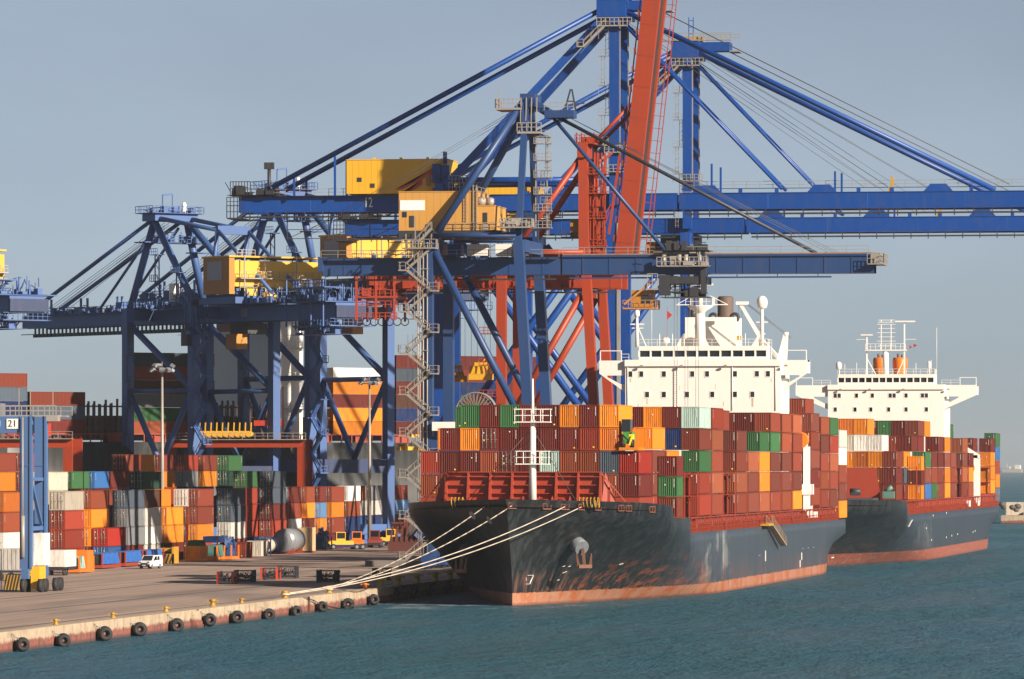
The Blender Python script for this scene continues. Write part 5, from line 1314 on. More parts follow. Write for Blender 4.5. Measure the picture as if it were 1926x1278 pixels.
# -- cranes of the quay behind the yard
AZ2 = R(135.12)
OE = Vector((-236.75, 1060.89, 0))
def q2(x, y, z):
    return Vector((OE.x + x * math.cos(AZ2) - y * math.sin(AZ2), OE.y + x * math.sin(AZ2) + y * math.cos(AZ2), z))
def pale_crane(label):
    r = thing('ship_to_shore_crane', label, 'crane', (OE.x, OE.y, QZ), AZ2, 'container cranes on the quay behind the yard')
    mat = M_BLUEE
    for s_ in (-1, 1):
        y = s_ * 9
        for x in (0, -23):
            m = M(); m.box(x - .9, x + .9, y - .8, y + .8, 3.6, 46.9); lg = m.build('leg', mat, r); bogie(r, x, y * .8, mat)
        m = M(); m.box(-22.1, -.9, y - .5, y + .5, 14.8, 17.0); m.build('portal_beam', mat, r)
        m = M(); m.tube((-22.1, y, 31.2), (-.9, y, 31.2), .45); m.build('portal_tie', mat, r)
        m = M(); m.tube((-1.0, y, 43.6), (-22.0, y, 31.6), .62, n=12); m.build('diagonal_brace', mat, r)
        for a in ((-1, y, 30.6), (-22, y, 30.6)):
            m = M(); m.tube(a, (-11.5, y, 17.2), .55, n=12); m.build('diagonal_brace', mat, r)
        m = M(); m.tube((0, s_ * 8.4, 46.9), (-1.0, s_ * 3.6, 63.9), .72, n=12); m.build('pylon_post', mat, r)
        m = M(); m.tube((-20, s_ * 7, 47.6), (-1.2, s_ * 3.8, 63.6), .66, n=12); m.build('pylon_strut', mat, r)
        m = M(); m.tube((-1.6, s_ * 3.6, 64.2), (-22.5, s_ * 3.4, 61.2), .42, n=10); m.tube((-22.5, s_ * 3.4, 61.2), (-41, s_ * 3.4, 49), .38, n=10); m.tube((-22.5, s_ * 3.4, 61.2), (-20.2, s_ * 3.4, 49), .42, n=10); m.build('backstay', mat, r)
        m = M(); m.tube((.4, s_ * 3.4, 63.8), (46.5, s_ * 3.0, 47.0), .40, n=10); m.build('forestay', M_BLUEE, r)
        m = M(); m.tube((.4, s_ * 2.6, 62.4), (20.5, s_ * 2.8, 47.0), .28, n=10); m.build('forestay', M_BLUEE, r)
    m = M(); m.box(-23.0, -22.0, -3.6, 3.6, 60.4, 62.0); m.build('backstay_beam', mat, r)
    for x in (0, -23):
        m = M(); m.box(x - .8, x + .8, -8.2, 8.2, 44.6, 46.8); m.build('cross_beam', mat, r)
        m = M(); m.box(x - .7, x + .7, -8.2, 8.2, 14.6, 17.0); m.build('portal_beam', paint('crane_navy', (.010, .026, .085), .5, .2), r)  # darker blue than the crane: shade from the yard stacks put into the beam colour
        m = M(); m.box(x - .7, x + .7, -8.2, 8.2, 3.8, 5.6); m.build('sill_beam', mat, r)
    m = M()
    for a, c in ((-3.6, -2.3), (2.3, 3.6)): m.box(-62, 2.8, a, c, 43.9, 46.7)
    for x in range(-60, 3, 8): m.box(x - .2, x + .2, -2.3, 2.3, 44.6, 46)
    m.box(-62.2, -62.02, -3.6, 3.6, 43.9, 46.7)
    g = m.build('girder', mat, r)
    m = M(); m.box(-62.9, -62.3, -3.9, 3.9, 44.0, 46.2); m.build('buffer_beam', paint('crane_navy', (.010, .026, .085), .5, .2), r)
    m = M()
    for a, c in ((-3.4, -2.3), (2.3, 3.4)): m.box(3.2, 48, a, c, 44.0, 46.5)
    for x in range(5, 48, 6): m.box(x - .2, x + .2, -2.3, 2.3, 44.6, 46)
    b = m.build('boom', mat, r)
    m = M(); m.box(-20, 47, 3.9, 4.3, 42.75, 42.9)
    for x in np.arange(-19, 42, 1.45): m.box(x - .5, x + .5, 3.85, 4.35, 42.2, 42.75); m.box(x - .22, x + .22, 4.0, 4.2, 42.9, 44)
    m.build('festoon_rail', M_DARK, r)
    for x in (12, 13.6, 24.6, 27, 38, 39.5):
        m = M(); m.beam((x, 2.8, 46.5), (x, 2.8, 49.6), .35); m.build('rope_guide', mat, b)
    for x in (7, 16, 21, 30, 35, 43):
        m = M(); m.box(x - .7, x + .7, 2.4, 3.4, 46.5, 47.5); m.build('sheave_box', mat, b)
    for y_ in (4.2, -4.2):
        m = M(); m.box(-20, 46, y_ - .4, y_ + .4, 46.5, 46.6); m.rail([(-20, y_, 46.6), (46, y_, 46.6)], 1.2, 2.2, .10); m.build('walkway', mat, r)
    m = M(); m.box(-3, 1.6, -4.8, 4.8, 63.6, 65.0); m.build('pylon_head', mat, r)
    m = M(); m.box(-3.6, 2.4, -5.8, 5.8, 65.0, 65.15); m.rail([(2.4, 5.8, 65.1), (-3.6, 5.8, 65.1), (-3.6, -5.8, 65.1), (2.4, -5.8, 65.1), (2.4, 5.8, 65.1)], 1.3, 1.0, .10)
    for y_ in (1.2, -2): m.beam((0, y_, 65), (0, y_, 68.6 if y_ > 0 else 66.4), .2)
    m.beam((0, 1.2, 68.6), (0, -1.0, 68.9), .3); m.beam((0, -1.0, 68.9), (0, -1.0, 66), .16); m.box(-3, 1, -7, 7, 59.4, 59.6); m.rail([(-3, 5, 59.6), (-3, -7, 59.6)], 1.1, .9, .10); m.box(-3.2, 0, -7.6, -4, 57.6, 57.8); clutter(m, -3.4, 2, -5.4, 5.4, 65.1, 66.8, 30, 28, .35); clutter(m, -2.6, .6, -6, 4, 59.6, 62, 36, 29, .35); m.build('head_platform', M_BLUEE, r)
    m = M(); m.lathe((-1, -3, 65.1), [(.5, 0), (.6, .6), (.4, 1.2), (.5, 1.6), (.3, 2.2)], 12); m.build('floodlight', M_WHITE, r)
    # machinery house set across the girders
    hm_ = M(); hm_.box(-36.0, -27.2, -11.0, 8.4, 50.2, 55.0); hs = hm_.build('machinery_house', M_YEL, r)
    m = M(); m.box(-36.0, -27.2, 8.42, 9.6, 48.8, 55.6); m.build('house_front', M_ORA, hs)  # deeper ochre than the house: this side's shade put into the colour
    m = M(); m.box(-33.6, -28.6, 9.62, 9.68, 51.4, 54.9); m.build('sign_panel', paint('sign_grey', (.34, .34, .37), .5, .05), hs)
    m = M(); m.box(-36.3, -26.9, -11.3, 9.8, 55.6, 55.9); m.build('roof_edge', M_YEL, hs)
    m = M(); m.rail([(-37.2, 8, 49.4), (-37.2, -11, 49.4)], 1.2, 1.5, .10); m.rail([(-37.2, 8, 51.8), (-37.2, -11, 51.8)], 1.2, 1.5, .10); m.box(-37.5, -36.1, -11, 8, 51.6, 51.8); m.rail([(-36.2, 8, 55.9), (-36.2, 4, 55.9)], 1.1, .9, .10)
    for y_ in (7, 2.4, -4.6): m.beam((-37.2, y_, 47), (-37.2, y_, 56), .20)
    m.build('house_gallery', M_GALV, hs)
    m = M(); m.lathe((-36.8, 1.5, 47.8), [(1.4, 0), (1.6, .8), (1.0, 1.5)], 12); m.box(-37.2, -36.2, 4, 6.4, 47.6, 49.8); m.build('winch_drum', M_YEL, hs)
    m = M(); m.box(-38.4, -26.0, -11.6, 9.8, 47.0, 48.2); m.build('house_deck', mat, r)
    # machinery, stairs and landings behind the landside legs
    m = M(); m.box(-62.4, -50, -5, 5, 42.4, 42.6); m.rail([(-62.4, 5, 42.6), (-50, 5, 42.6)], 1.2, 1, .10); m.rail([(-62.4, 5, 42.6), (-62.4, -5, 42.6)], 1.2, 1, .10); m.box(-62.4, -48, -6, 6, 46.8, 47.0); m.rail([(-62.4, 6, 47), (-48, 6, 47)], 1.3, .9, .10); m.rail([(-62.4, 6, 49.6), (-52, 6, 49.6)], 1.3, .9, .10); m.box(-62, -52, 2, 6, 49.4, 49.6)
    for x in (-61, -57, -53, -49): m.beam((x, 5.6, 42.4), (x, 5.6, 51), .24)
    m.build('end_platform', mat, r)
    m = M(); clutter(m, -62, -48, -4, 6.2, 47.0, 50.6, 110, 21, .3); clutter(m, -62, -50, 0, 6, 41.0, 44.0, 60, 22, .25); m.build('end_machinery', M_BLUEE, r)
    m = M(); clutter(m, -61, -40, 2, 6, 47, 49.0, 40, 23, .6); m.build('end_motor', M_DARK, r)
    m = M(); clutter(m, -47, -37.5, 3, 7.5, 47, 50, 60, 24, .3); clutter(m, -26, -20, 6.5, 10.5, 41.5, 48.6, 60, 25, .25); clutter(m, -20, 3, 4.4, 7.6, 46.8, 49, 70, 26, .35); clutter(m, 4, 46, 2.2, 4.0, 46.5, 48.2, 90, 27, .35); m.build('girder_fittings', mat, r)
    m = M(); zigzag(m, -24.4, -27.6, 9.6, 4, 43.5, 3.2); m.build('stairway', mat, r)
    m = M(); cage_ladder(m, -1.2, 10.2, 18, 43, -1, 5); m.build('leg_ladder', M_DARK, r)
    m = M(); m.box(-24.4, -21.6, 7, 11, 42.2, 42.4); m.rail([(-24.4, 11, 42.4), (-21.6, 11, 42.4)], 1.2, .8, .10); m.box(-23.4, -21.4, 9.6, 10.8, 39.4, 42.2); m.build('leg_platform', M_DARK, r)
    m = M(); m.box(-12.0, -10.4, 5, 6.4, 48.0, 51.4); m.build('electrical_cabinet', M_WHITE, r)
    for x, z in ((-6.5, 57), (-14, 53.4)):
        m = M()
        for a in (-1, 1): m.beam((x + a * .7, 6.6, 47), (x + a * .7, 6.6, z), .18)
        for zz in np.arange(48.4, z, 1.9): m.beam((x - .7, 6.6, zz), (x + .7, 6.6, zz + 1.2), .09); 
        for zz in (z - 5, z): m.box(x - 1.4, x + 1.4, 5.8, 7.4, zz - .12, zz); m.rail([(x - 1.4, 7.4, zz), (x + 1.4, 7.4, zz)], 1.1, .7, .09)
        m.build('light_tower', mat, r)
    m = M(); m.box(-3, 4.5, 6.2, 7.8, 46.8, 47.0); m.rail([(-20, 9.6, 46.9), (3, 9.6, 46.9)], 1.2, 1.2, .10); m.box(4, 6, 5, 8, 47, 48.2); m.box(-18.5, -16.5, 4.5, 7, 47, 49); m.build('deck_gear', mat, r)
    tr = M(); tr.box(-31, -25, -2.2, 2.2, 41.6, 43.6); t_ = tr.build('trolley', M_DARK, r)
    c_ = M(); c_.box(-29.6, -26, 1.4, 3.8, 38.8, 41.6); c_ = c_.build('operator_cab', M_ORA, t_)
    m = M(); m.ring((-1.4, 10.6, 17.6), (0, 1, 0), 3.0, .2, 30, 6); m.tube((-1.4, 10.2, 17.6), (-1.4, 11, 17.6), 2.9, n=30); m.build('cable_reel', M_DARK, r)
    m = M()
    for d_ in (0, .5, 1.0, 1.5): m.tube((.4, .5, 63.4 - d_), (45 - d_ * 3, .5, 47.2), .05, n=4); m.tube((.4, -.5, 63.4 - d_), (43 - d_ * 3, -.5, 47.2), .05, n=4)
    m.build('boom_hoist_rope', M_CABLE, r)
    return r
c08 = pale_crane('weathered pale blue crane numbered 08 with open yellow machinery house, left of the picture')
ns = text_part('number_sign', '08', 2.2, paint('faded_numeral', (.42, .40, .38), .6, .2), c08, (-32.0, 3.64, 45.4 - QZ), (R(90), 0, R(180)))
c11 = copy_tree(c08); o_ = q2(0, -26.2, QZ); c11.location = o_; c11.scale = (1.0, 1.0, 1.085)
c11['label'] = 'pale blue crane numbered 11 rising behind crane 08, half hidden by the ochre machinery house'
for ch in list(c11.children):
    if ch.name.startswith('number_sign'): bpy.data.objects.remove(ch)
text_part('number_sign', '11', 2.2, MATS['faded_numeral'], c11, (-39.5, 3.64, 45.4 - QZ), (R(90), 0, R(180)))
cg = copy_tree(c08); cg.location = q2(0, 68.8, QZ)
cg['label'] = 'pale blue crane cut off by the left edge, only its back end showing'
for ch in list(cg.children):
    if ch.name.startswith('number_sign'): bpy.data.objects.remove(ch)

# ---------------------------------------------------------------- ship at the other quay
ship3 = thing('container_ship', 'dark container ship with bare cell guides moored behind the yard and the pale cranes', 'container ship', tuple(q2(19.5, 78, 0)), R(135.12 - 180))
# local frame of this ship: +y aft (to the right of the photo), +x towards the yard
HM3 = hull_mat('hull_paint_grey', (.022, .024, .028), (.030, .030, .029), (.20, .04, .02), 1.4, .3)
hm, half3, top3 = hull_mesh(176, 32.2, 24.6, 23.8, 22.2, 21.6, 26.2, 44.6, None)
hm.build('hull', [HM3, M_SHIPRED], ship3)
m = MB()
for y in np.arange(46, 172, 2.4): m.beam((16.0, y, 21.6), (16.0, y, 23.2), .2); 
m.box(15.6, 16.1, 46, 172, 23.0, 23.2)
for y in np.arange(48, 168, 9.5): m.box(13.6, 15.6, y, y + 3.5, 21.6, 23.4)
m.build('side_stanchions', M_SHIPRED, ship3)
guide = paint('guide_brown', (.075, .030, .025), .6, .3)
for y0, y1 in ((36, 73), (88, 105), (114.6, 118), (131, 133.4)):
    m = MB()
    for y in np.arange(y0, y1, 1.28):
        m.beam((15.2, y, 22), (15.2, y, 28.6 + rng.uniform(0, 1.2)), .34); m.beam((8, y + .4, 22), (8, y + .4, 28.9), .3)
    for z in (24, 26.2, 28.2): m.box(15.0, 15.4, y0, y1, z, z + .3)
    m.box(-14, 14.9, y0, y1, 22, 26.6)
    m.build('cell_guides', guide, ship3)
m = MB(); m.box(-14, 12.8, 106, 113.4, 21.6, 43.4); m.box(9, 12.8, 106, 113.4, 43.4, 46.6)
for z in (30, 33, 36, 39, 42): m.box(-12, 12.86, 113.2, 113.46, z, z + .12)
acc = m.build('accommodation', M_WHITE, ship3)
m = MB(); m.box(9, 13.4, 105.6, 113.6, 46.6, 46.8); m.rail([(13.3, 105.6, 46.8), (13.3, 113.6, 46.8)], 1.2, 1, .1)
for z in (28, 34, 40): m.box(12.8, 14.2, 109, 113.4, z, z + .15); m.rail([(14.2, 109, z), (14.2, 113.4, z)], 1.2, .9, .09)
m.build('bridge_deck', M_WHITE, acc)
m = MB(); m.box(-9, 8.8, 107.5, 112, 43.45, 47.4); m.build('funnel', paint('funnel_red', (.45, .09, .04), .5, .2), ship3)
B1(2.6, 5.6, 107.2, 107.45, 44, 46.6).build('funnel_panel', cpaint('orange'), ship3)
def s3(x, y, z): 
    a = R(135.12 - 180)
    o = ship3.location
    return (o.x + x * math.cos(a) - y * math.sin(a), o.y + x * math.sin(a) + y * math.cos(a), z)
N3 = [0]
def stack3(y, z0, cols, where, L=12.19, x=14.6):
    N3[0] += 1
    for i, c in enumerate(cols):
        if c == '-': continue
        p = s3(x, y, z0 + 2.62 * i)
        container(0, 0, 0, L, 2.57, c, f'{c} container, {TIER[i + 1]} in the {where}, ship behind the yard', 'containers on the ship behind the yard', 'plain', R(135.12 - 180), False, p, key=f's.{N3[0]}.{i}')
stack3(36.8, 24.0, ['slate', 'navy', 'slate', 'redbrown'], 'leftmost stack')
stack3(49.6, 23.2, ['maroon', 'slate', 'redbrown'], 'second stack from the left')
stack3(72.6, 23.0, ['rust', 'green', 'grey', 'brown', 'rust', 'slate'], 'tall stack left of bridge')
stack3(84.9, 23.0, ['rust', '-', 'beige', 'maroon', 'brown', 'rust'], 'tall stack beside bridge', 6.06)
stack3(118.6, 23.2, ['orange', 'orange', 'maroon', 'orange', 'white'], 'orange stack right of bridge')
for j, (y, cs) in enumerate(((133.6, ['maroon', 'navy', 'brown', 'maroon', 'slate', 'maroon']), (146.6, ['brown', 'maroon', 'slate', 'navy', 'maroon', 'maroon']), (159.6, ['navy', 'brown', 'slate', 'maroon', 'brown', 'maroon']))):
    stack3(y, 23.2, cs, ('third', 'second', 'last')[j] + ' dark stern stack', 12.19 if j < 2 else 10)

# ---------------------------------------------------------------- container yard
YG = 'containers stacked in the yard behind the quay'
NY = [0]
def yard(px, X, cols, where, base=0.0, doors=True, L=12.19, h=2.87, shift=0.0):
    """px: photograph column of the stack's near water side corner, X: its water side face"""
    Y = pt(px, 880, X=X).y
    NY[0] += 1
    for i, c in enumerate(cols):
        if c == '-': continue
        kind = 'door' if doors and c not in ('orange',) or (c == 'orange' and i % 2) else 'plain'
        container(X - CW / 2 + rng.uniform(-.06, .06), Y + rng.uniform(-.12, .12), QZ + .02 + base + i * h, L, h - .05, c, f'{c} container, {TIER[i + 1]}, yard stack {where}', YG, kind, key=f'y.{NY[0]}.{i}')
XF = -199.0
yard(6, XF - 1, ['white', 'white', 'rust', 'dark orange'], 'at the left edge behind the blue gantry legs')
yard(-8, XF - 8, ['redbrown', 'white', 'redbrown', 'maroon', 'orange', 'redbrown'], 'in the back row at the left edge')
yard(40, XF - 10, ['redbrown', 'beige', 'maroon', 'maroon', 'redbrown', 'redbrown'], 'behind the blue gantry legs')
yard(92, XF - 6, ['orange', 'orange', 'grey', 'beige', 'beige'], 'topped with a cream box, beside the gantry')
yard(122, XF, ['red', 'red', 'red', 'beige'], 'with the cream box on three dark red ones')
yard(171, XF - 2.6, ['maroon', 'orange', 'orange', 'rust'], 'with two orange tiers left of the white van', L=12.19)
yard(203, XF, ['blue', 'bright red'], 'low one left of the white van')
yard(240, XF, ['maroon', 'grey', 'grey', 'slate'], 'with three grey tiers left of the white van')
yard(272, XF, ['white', 'white', 'white', 'brown', 'dark green'], 'with the dark green top above the white van')
yard(290, XF - 3, ['maroon', 'maroon', 'orange', 'orange'], 'just left of the left lamp post')
yard(314, XF, ['maroon', 'orange', 'orange'], 'with two orange tiers right of the lamp post')
yard(354, XF, ['maroon', 'maroon', 'rust', 'white'], 'with a white top between two lamp posts')
yard(372, XF + 1.5, ['red', 'orange', 'redbrown', 'redbrown'], 'with one orange tier behind the blue chassis')
yard(434, XF, ['redbrown', 'white', 'slate', 'slate'], 'with two slate tiers on a white one')
yard(464, XF - 2.6, ['navy', 'red', 'red', 'red', 'green'], 'with a green top left of the red gantry leg')
yard(512, XF, ['blue', 'red', 'maroon', 'slate', 'slate'], 'with two slate tiers left of the silver tanks')
yard(521, XF - 2.6, ['salmon', 'rust', 'rust', 'grey'], 'behind the silver tanks')
yard(548, XF - 2, ['maroon', 'white', 'redbrown', 'maroon'], 'right of the silver tanks')
yard(577, XF - 1, ['redbrown', 'maroon', 'orange', 'rust'], 'with one orange tier beside the blue chassis')
yard(602, XF, ['blue', 'orange', 'light blue', 'maroon'], 'with the pale blue tier')
yard(624, XF + 1, ['maroon', 'redbrown', 'orange', 'redbrown'], 'with one orange tier behind the yellow tractor')
yard(655, XF, ['navy', 'navy', 'rust', 'white'], 'with a navy base left of the middle lamp post')
yard(672, XF - 2, ['maroon', 'blue', 'white', 'rust'], 'left of the middle lamp post')
yard(697, XF - 1, ['maroon', 'navy', 'white', 'grey'], 'just right of the middle lamp post')
yard(739, XF + 1, ['orange', 'maroon', 'light blue', 'redbrown'], 'with the pale blue tier near the stairs')
yard(766, XF + 1, ['redbrown', 'redbrown', 'blue', 'maroon'], 'with the bright blue tier near the zigzag stairs')
yard(795, XF + 2, ['grey', 'white', 'light blue', 'redbrown'], 'beside the bow of the nearer ship')
# back rows that show over the front ones
for px, cols, wh in ((135, ['-', '-', '-', '-', 'green'], 'behind the cream boxes'), (178, ['-', '-', '-', 'maroon', 'blue'], 'two behind the orange tiers'), (206, ['-', '-', '-', 'redbrown', 'maroon'], 'three behind the grey tiers'), (236, ['-', '-', '-', '-', 'redbrown', 'redbrown'], 'behind the dark green box'), (262, ['-', '-', '-', '-', 'orange', 'orange'], 'with orange tops left of lamp post'),
                     (302, ['-', '-', '-', '-', 'orange', 'redbrown'], 'behind the left lamp post'), (345, ['-', '-', '-', '-', 'grey', 'red'], 'under the red gantry, left one'), (381, ['-', '-', '-', '-', 'orange', 'redbrown'], 'under the red gantry, right one'),
                     (430, ['-', '-', '-', '-', 'dark green', 'green'], 'with green doors under red gantry'), (492, ['-', '-', '-', '-', 'slate'], 'behind the red and green stack')):
    yard(px, XF - 19, cols, 'in back row ' + wh)

# ---------------------------------------------------------------- gantries in the yard
def rail_box(m, x0, x1, y, z, step=1.6):
    m.rail([(x0, y, z), (x1, y, z)], 1.15, step, .09)
def gantry(name, label, x0, x1, Y, wb, ztop, mat, group):
    r = thing(name, label, 'gantry crane', (x1, Y, QZ), 0, group)
    L = x1 - x0
    for y in (-wb / 2, wb / 2):
        m = M(); m.box(-L, 0, y - .5, y + .5, ztop - 1.9, ztop - .4); m.build('girder', mat, r)
        for x in (0, -L):
            m = M(); m.box(x - 1.5, x, y - .45, y + .45, 3.0, ztop - 1.9); m.prism([(x - 1.5, y - .47, ztop - 5), (x, y - .47, ztop - 5), (x, y - .47, ztop)], (0, .1, 0)); m.build('leg', mat, r)
    for x in (0, -L):
        m = M(); m.box(x - 1.3, x - .2, -wb / 2 - 2, wb / 2 + 2, 2.6, 3.6); m.build('sill_beam', mat, r)
        for y in (-wb / 2 - 1, wb / 2 + 1):
            for k in (-.9, .9):
                m = M(); m.tube((x - 1.2, y + k, 2.6), (x - .3, y + k, 2.6), .75, n=16); m.build('wheel', M_RUB, r)
    m = M(); m.box(-L, .3, -wb / 2 - 1.3, -wb / 2 - .5, ztop - .5, ztop - .35); rail_box(m, -L, .3, -wb / 2 - 1.25, ztop - .35, 2.4); m.build('walkway', M_GALV, r)
    return r
rb = gantry('red_yard_gantry', 'red rubber tyred gantry with railed beam and yellow trolley behind the front yard stacks', -234, -207.6, 1052, 7, 22.4, M_RED, 'red yard gantries')
m = M(); m.box(-21, -11.5, -2.4, 2.4, 22.4, 23.6)
for x in np.arange(-21, -11, 1.1): m.tube((x, -2.6, 23.0), (x, 0, 23.0), .55, n=8); m.beam((x + .4, -2.4, 23), (x + .5, -2.4, 25.2), .2)
m.build('trolley', M_YEL, rb)
m = M(); m.beam((-5, 0, 22), (-5, 0, 32), .2); m.box(-10.4, -5.0, -1, 1, 24.6, 25.6); m.beam((-8, 0, 25), (-7.6, 0, 29), .4); m.build('hoist_frame', M_STRIPE, rb)
m = M(); m.beam((-22.5, -5, 17.4), (-19.2, -5, 22), .5, .3); m.box(-26, -22, -5.6, -4.4, 17.0, 17.2); rail_box(m, -26, -22, -5.6, 17.2, .8); m.build('stairway', M_GALV, rb)
ra = gantry('red_yard_gantry', 'red rubber tyred gantry at the left edge behind the blue gantry legs', -249, -224.3, 935, 7, 22.0, M_RED, 'red yard gantries')
m = M(); m.box(-12, -5, -2, 2, 22, 24.2)
for x in (-11, -9, -7): m.tube((x, -2.2, 23), (x, 1, 23), .8, n=10)
m.build('trolley', M_STRIPE, ra)

# the blue gantry at the left edge
rg = thing('blue_yard_gantry', 'tall blue rubber tyred gantry numbered 21 with yellow power pack at the left edge', 'gantry crane', (-164.0, 664, QZ))
for y, x in ((4.6, -2.0), (12.0, -2.0)):
    m = M(); m.box(x - 1.35, x, y - .7, y + .7, 4.6, 23.0); m.box(x - .1, x + .18, y - .85, y - .6, 4.6, 23.2); m.box(x - 1.4, x + .1, y - .78, y - .7, 17, 17.1)
    m.build('leg', M_RTG, rg)
m = M(); m.box(-2.8, -2.2, 5.3, 11.3, 9.2, 9.7); m.beam((-2.4, 5.4, 15.5), (-2.4, 11, 9.9), .35); m.box(-2.8, -2.2, 5.3, 11.3, 15.2, 15.6); m.build('leg_brace', M_RTG, rg)
m = M(); m.box(-26, -3.3, 4.0, 5.2, 21.0, 23.0); m.box(-26, -3.3, 11.4, 12.6, 21.0, 23.0); m.build('girder', M_RTG, rg)
m = M(); m.box(-26, 1.4, 4.4, 5.9, 23.0, 23.15); rail_box(m, -26, 1.0, 4.5, 23.15, 1.4); rail_box(m, -26, 1.0, 12.8, 23.15, 1.4); m.box(-26, .6, 11.4, 13, 23.0, 23.15)
for x in (-3.6, -2.2, .6): m.beam((x, 4.6, 23), (x, 4.6, 26.4), .09)
m.box(.2, 1.6, 2.8, 4.2, 22.4, 23.1); m.build('walkway', M_GALV, rg)
m = M(); m.tube((-20, 6.2, 23.7), (-7, 6.2, 23.7), .55, n=10); m.box(-9, -6.4, 6, 9, 23.2, 24.6); m.build('trolley', M_TANK, rg)
for x, s in ((-4.25, '21'),):
    sp = B1(x - .72, x + .72, 3.90, 3.97, 21.5, 22.7); sp.v = [(a, b, c - QZ) for a, b, c in sp.v]
    o = sp.build('number_sign', M_WHITE2, rg)
    text_part('numeral', s, 1.15, M_BLACK, o, (x, 3.88, 22.1 - QZ), (R(90), 0, 0))
sp = B1(-6.5, -5.8, 3.90, 3.97, 21.8, 22.5); sp.v = [(a, b, c - QZ) for a, b, c in sp.v]; sp.build('number_sign', M_WHITE2, rg)
m = M(); m.tube((-2.9, 3.6, 8.6), (-2.9, 3.6, 22.9), .10, n=6); m.tube((-2.9, 3.6, 6), (-2.9, 3.6, 11), .26, n=8); m.build('leg_pipe', M_GALV, rg)
m = M(); m.box(-3.0, -2.1, 3.2, 13.5, 3.4, 4.6); m.build('sill_beam', M_RTG, rg)
m = M(); m.box(-2.0, -.95, 4.0, 7.2, 2.1, 4.9)
for z in (3.8, 4.1, 4.4): m.box(-2.7, -2.0, 4.0, 6, z, z + .2)
m.build('power_pack', M_YEL, rg)
m = M(); m.box(-2.05, -.75, 5.4, 8.6, 5.0, 8.9); m.build('generator_housing', cpaint('white'), rg)
for y in (3.4, 5.6, 11, 13.2):
    for x in (-2.75, -.6):
        m = M(); m.tube((x - .28, y, 2.62), (x + .28, y, 2.62), .80, n=20); m.tube((x - .30, y, 2.62), (x + .30, y, 2.62), .36, n=12); m.build('wheel', M_RUB, rg)
m = M(); m.box(-4.8, -3.0, 2.2, 2.3, 2.1, 3.9); bd = m.build('hazard_board', M_BOLL, rg)
m = M()
for i in range(5): m.beam((-4.85 + i * .38, 2.17, 2.1), (-4.45 + i * .38, 2.17, 3.9), .16, .05)
m.build('hazard_stripe', M_BLACK, bd)
m = M(); m.beam((-5.2, 2.2, 1.9), (-5.2, 2.2, 7.0), .10); m.beam((-5.2, 2.2, 6.9), (-10, 2.2, 6.9), .10); m.build('guard_pole', M_BLACK, rg)

# ---------------------------------------------------------------- lamp posts
def lamp_mast(label, X, Y, h):
    r = thing('lamp_mast', label, 'lamp post', (X, Y, QZ), 0, 'high lamp masts')
    m = MB(); m.tube((0, 0, 0), (0, 0, h), .42, .17, 12); m.build('pole', M_GALV, r)
    m = MB(); m.ring((0, 0, h - .3), (0, 0, 1), 1.3, .08, 20, 5); m.box(-1.6, 1.6, -.06, .06, h - .35, h - .25); m.box(-.06, .06, -1.6, 1.6, h - .35, h - .25); m.tube((0, 0, h), (0, 0, h + 1.2), .05, n=5); m.build('lamp_ring', M_GALV, r)
    for i in range(9):
        a = 2 * math.pi * i / 9
        m = MB(); c = Vector((1.75 * math.cos(a), 1.75 * math.sin(a), h - .2 + (.7 if i % 3 == 0 else 0))); d = Vector((math.cos(a), math.sin(a), -.7)).normalized(); m.beam(c - d * .35, c + d * .35, .75, .45)
        m.build('floodlight', M_TANK, r)
lamp_mast('tall lamp mast with a striped base, leftmost one beside the white van', *pt(305, 1053, Z=QZ).xy, 31.0)
lamp_mast('tall lamp mast in front of the orange stack, right of the yellow tractor', *pt(695, 880, X=-196).xy, 31.0)
lamp_mast('tall lamp mast rising behind the right leg of the red gantry', *pt(560, 880, X=-224).xy, 30.0)
p = pt(312, 1060, Z=QZ)
r = thing('barrier_block', 'yellow and black striped barrier around the lamp mast foot by the white van', 'barrier', tuple(p))
m = MB(); m.box(-1.6, 1.5, -1.2, -.9, 0, 1.5); m.box(1.2, 1.5, -1.2, 2.5, 0, 2.6); m.box(-1.5, 1.2, .5, 1.5, 1.8, 2.4); m.build('barrier', M_BOLL, r)
m = MB()
for i in range(5): m.beam((-1.5 + i * .6, -1.22, .05), (-1.0 + i * .6, -1.22, 1.45), .22, .05)
m.build('hazard_stripe', M_BLACK, r)

# ---------------------------------------------------------------- quay furniture
TY = []
for i, px in enumerate((36, 113, 191, 257, 327, 389, 441, 501, 552, 601, 650, 698)):
    y = pt(px, 1150, X=-127.2).y
    lab = ['half submerged tyre fender at the left edge of the picture', 'tyre fender second from the left along the quay wall', 'tyre fender below the second yellow bollard', 'tyre fender fourth from the left, chained to the quay wall', 'tyre fender fifth from the left, below the cages', 'tyre fender just right of the worn steps', 'tyre fender seventh from the left along the quay', 'tyre fender eighth from the left along the quay', 'tyre fender left of the rope bollard', 'tyre fender right below the rope bollard', 'tyre fender second from the quay corner', 'tyre fender at the square corner of the quay'][i]
    r = thing('tyre_fender', lab, 'tyre', (-126.9, y, .62 + rng.uniform(-.16, .14)), 0, 'tyre fenders along the quay wall')
    r.scale = (rng.uniform(.92, 1.08),) * 3; r.rotation_euler = (0, rng.uniform(-.15, .15), rng.uniform(-.2, .2))
    m = MB(); m.ring((0, 0, 0), (.30, -1, 0), .43, .29, 24, 10, 2.7); m.build('tyre', M_RUB, r)
    for k in (-.45, .15):
        m = MB(); m.tube((-.2, k, .4), (-.95, k * 1.2 - .5, 1.0), .06, n=5); m.build('chain', M_GALV, r)
p = pt(366, 1150, X=-127.6)
r = thing('quay_steps', 'worn concrete steps cut into the quay wall left of a tyre fender', 'steps', (-127.68, p.y, 0))
m = MB()
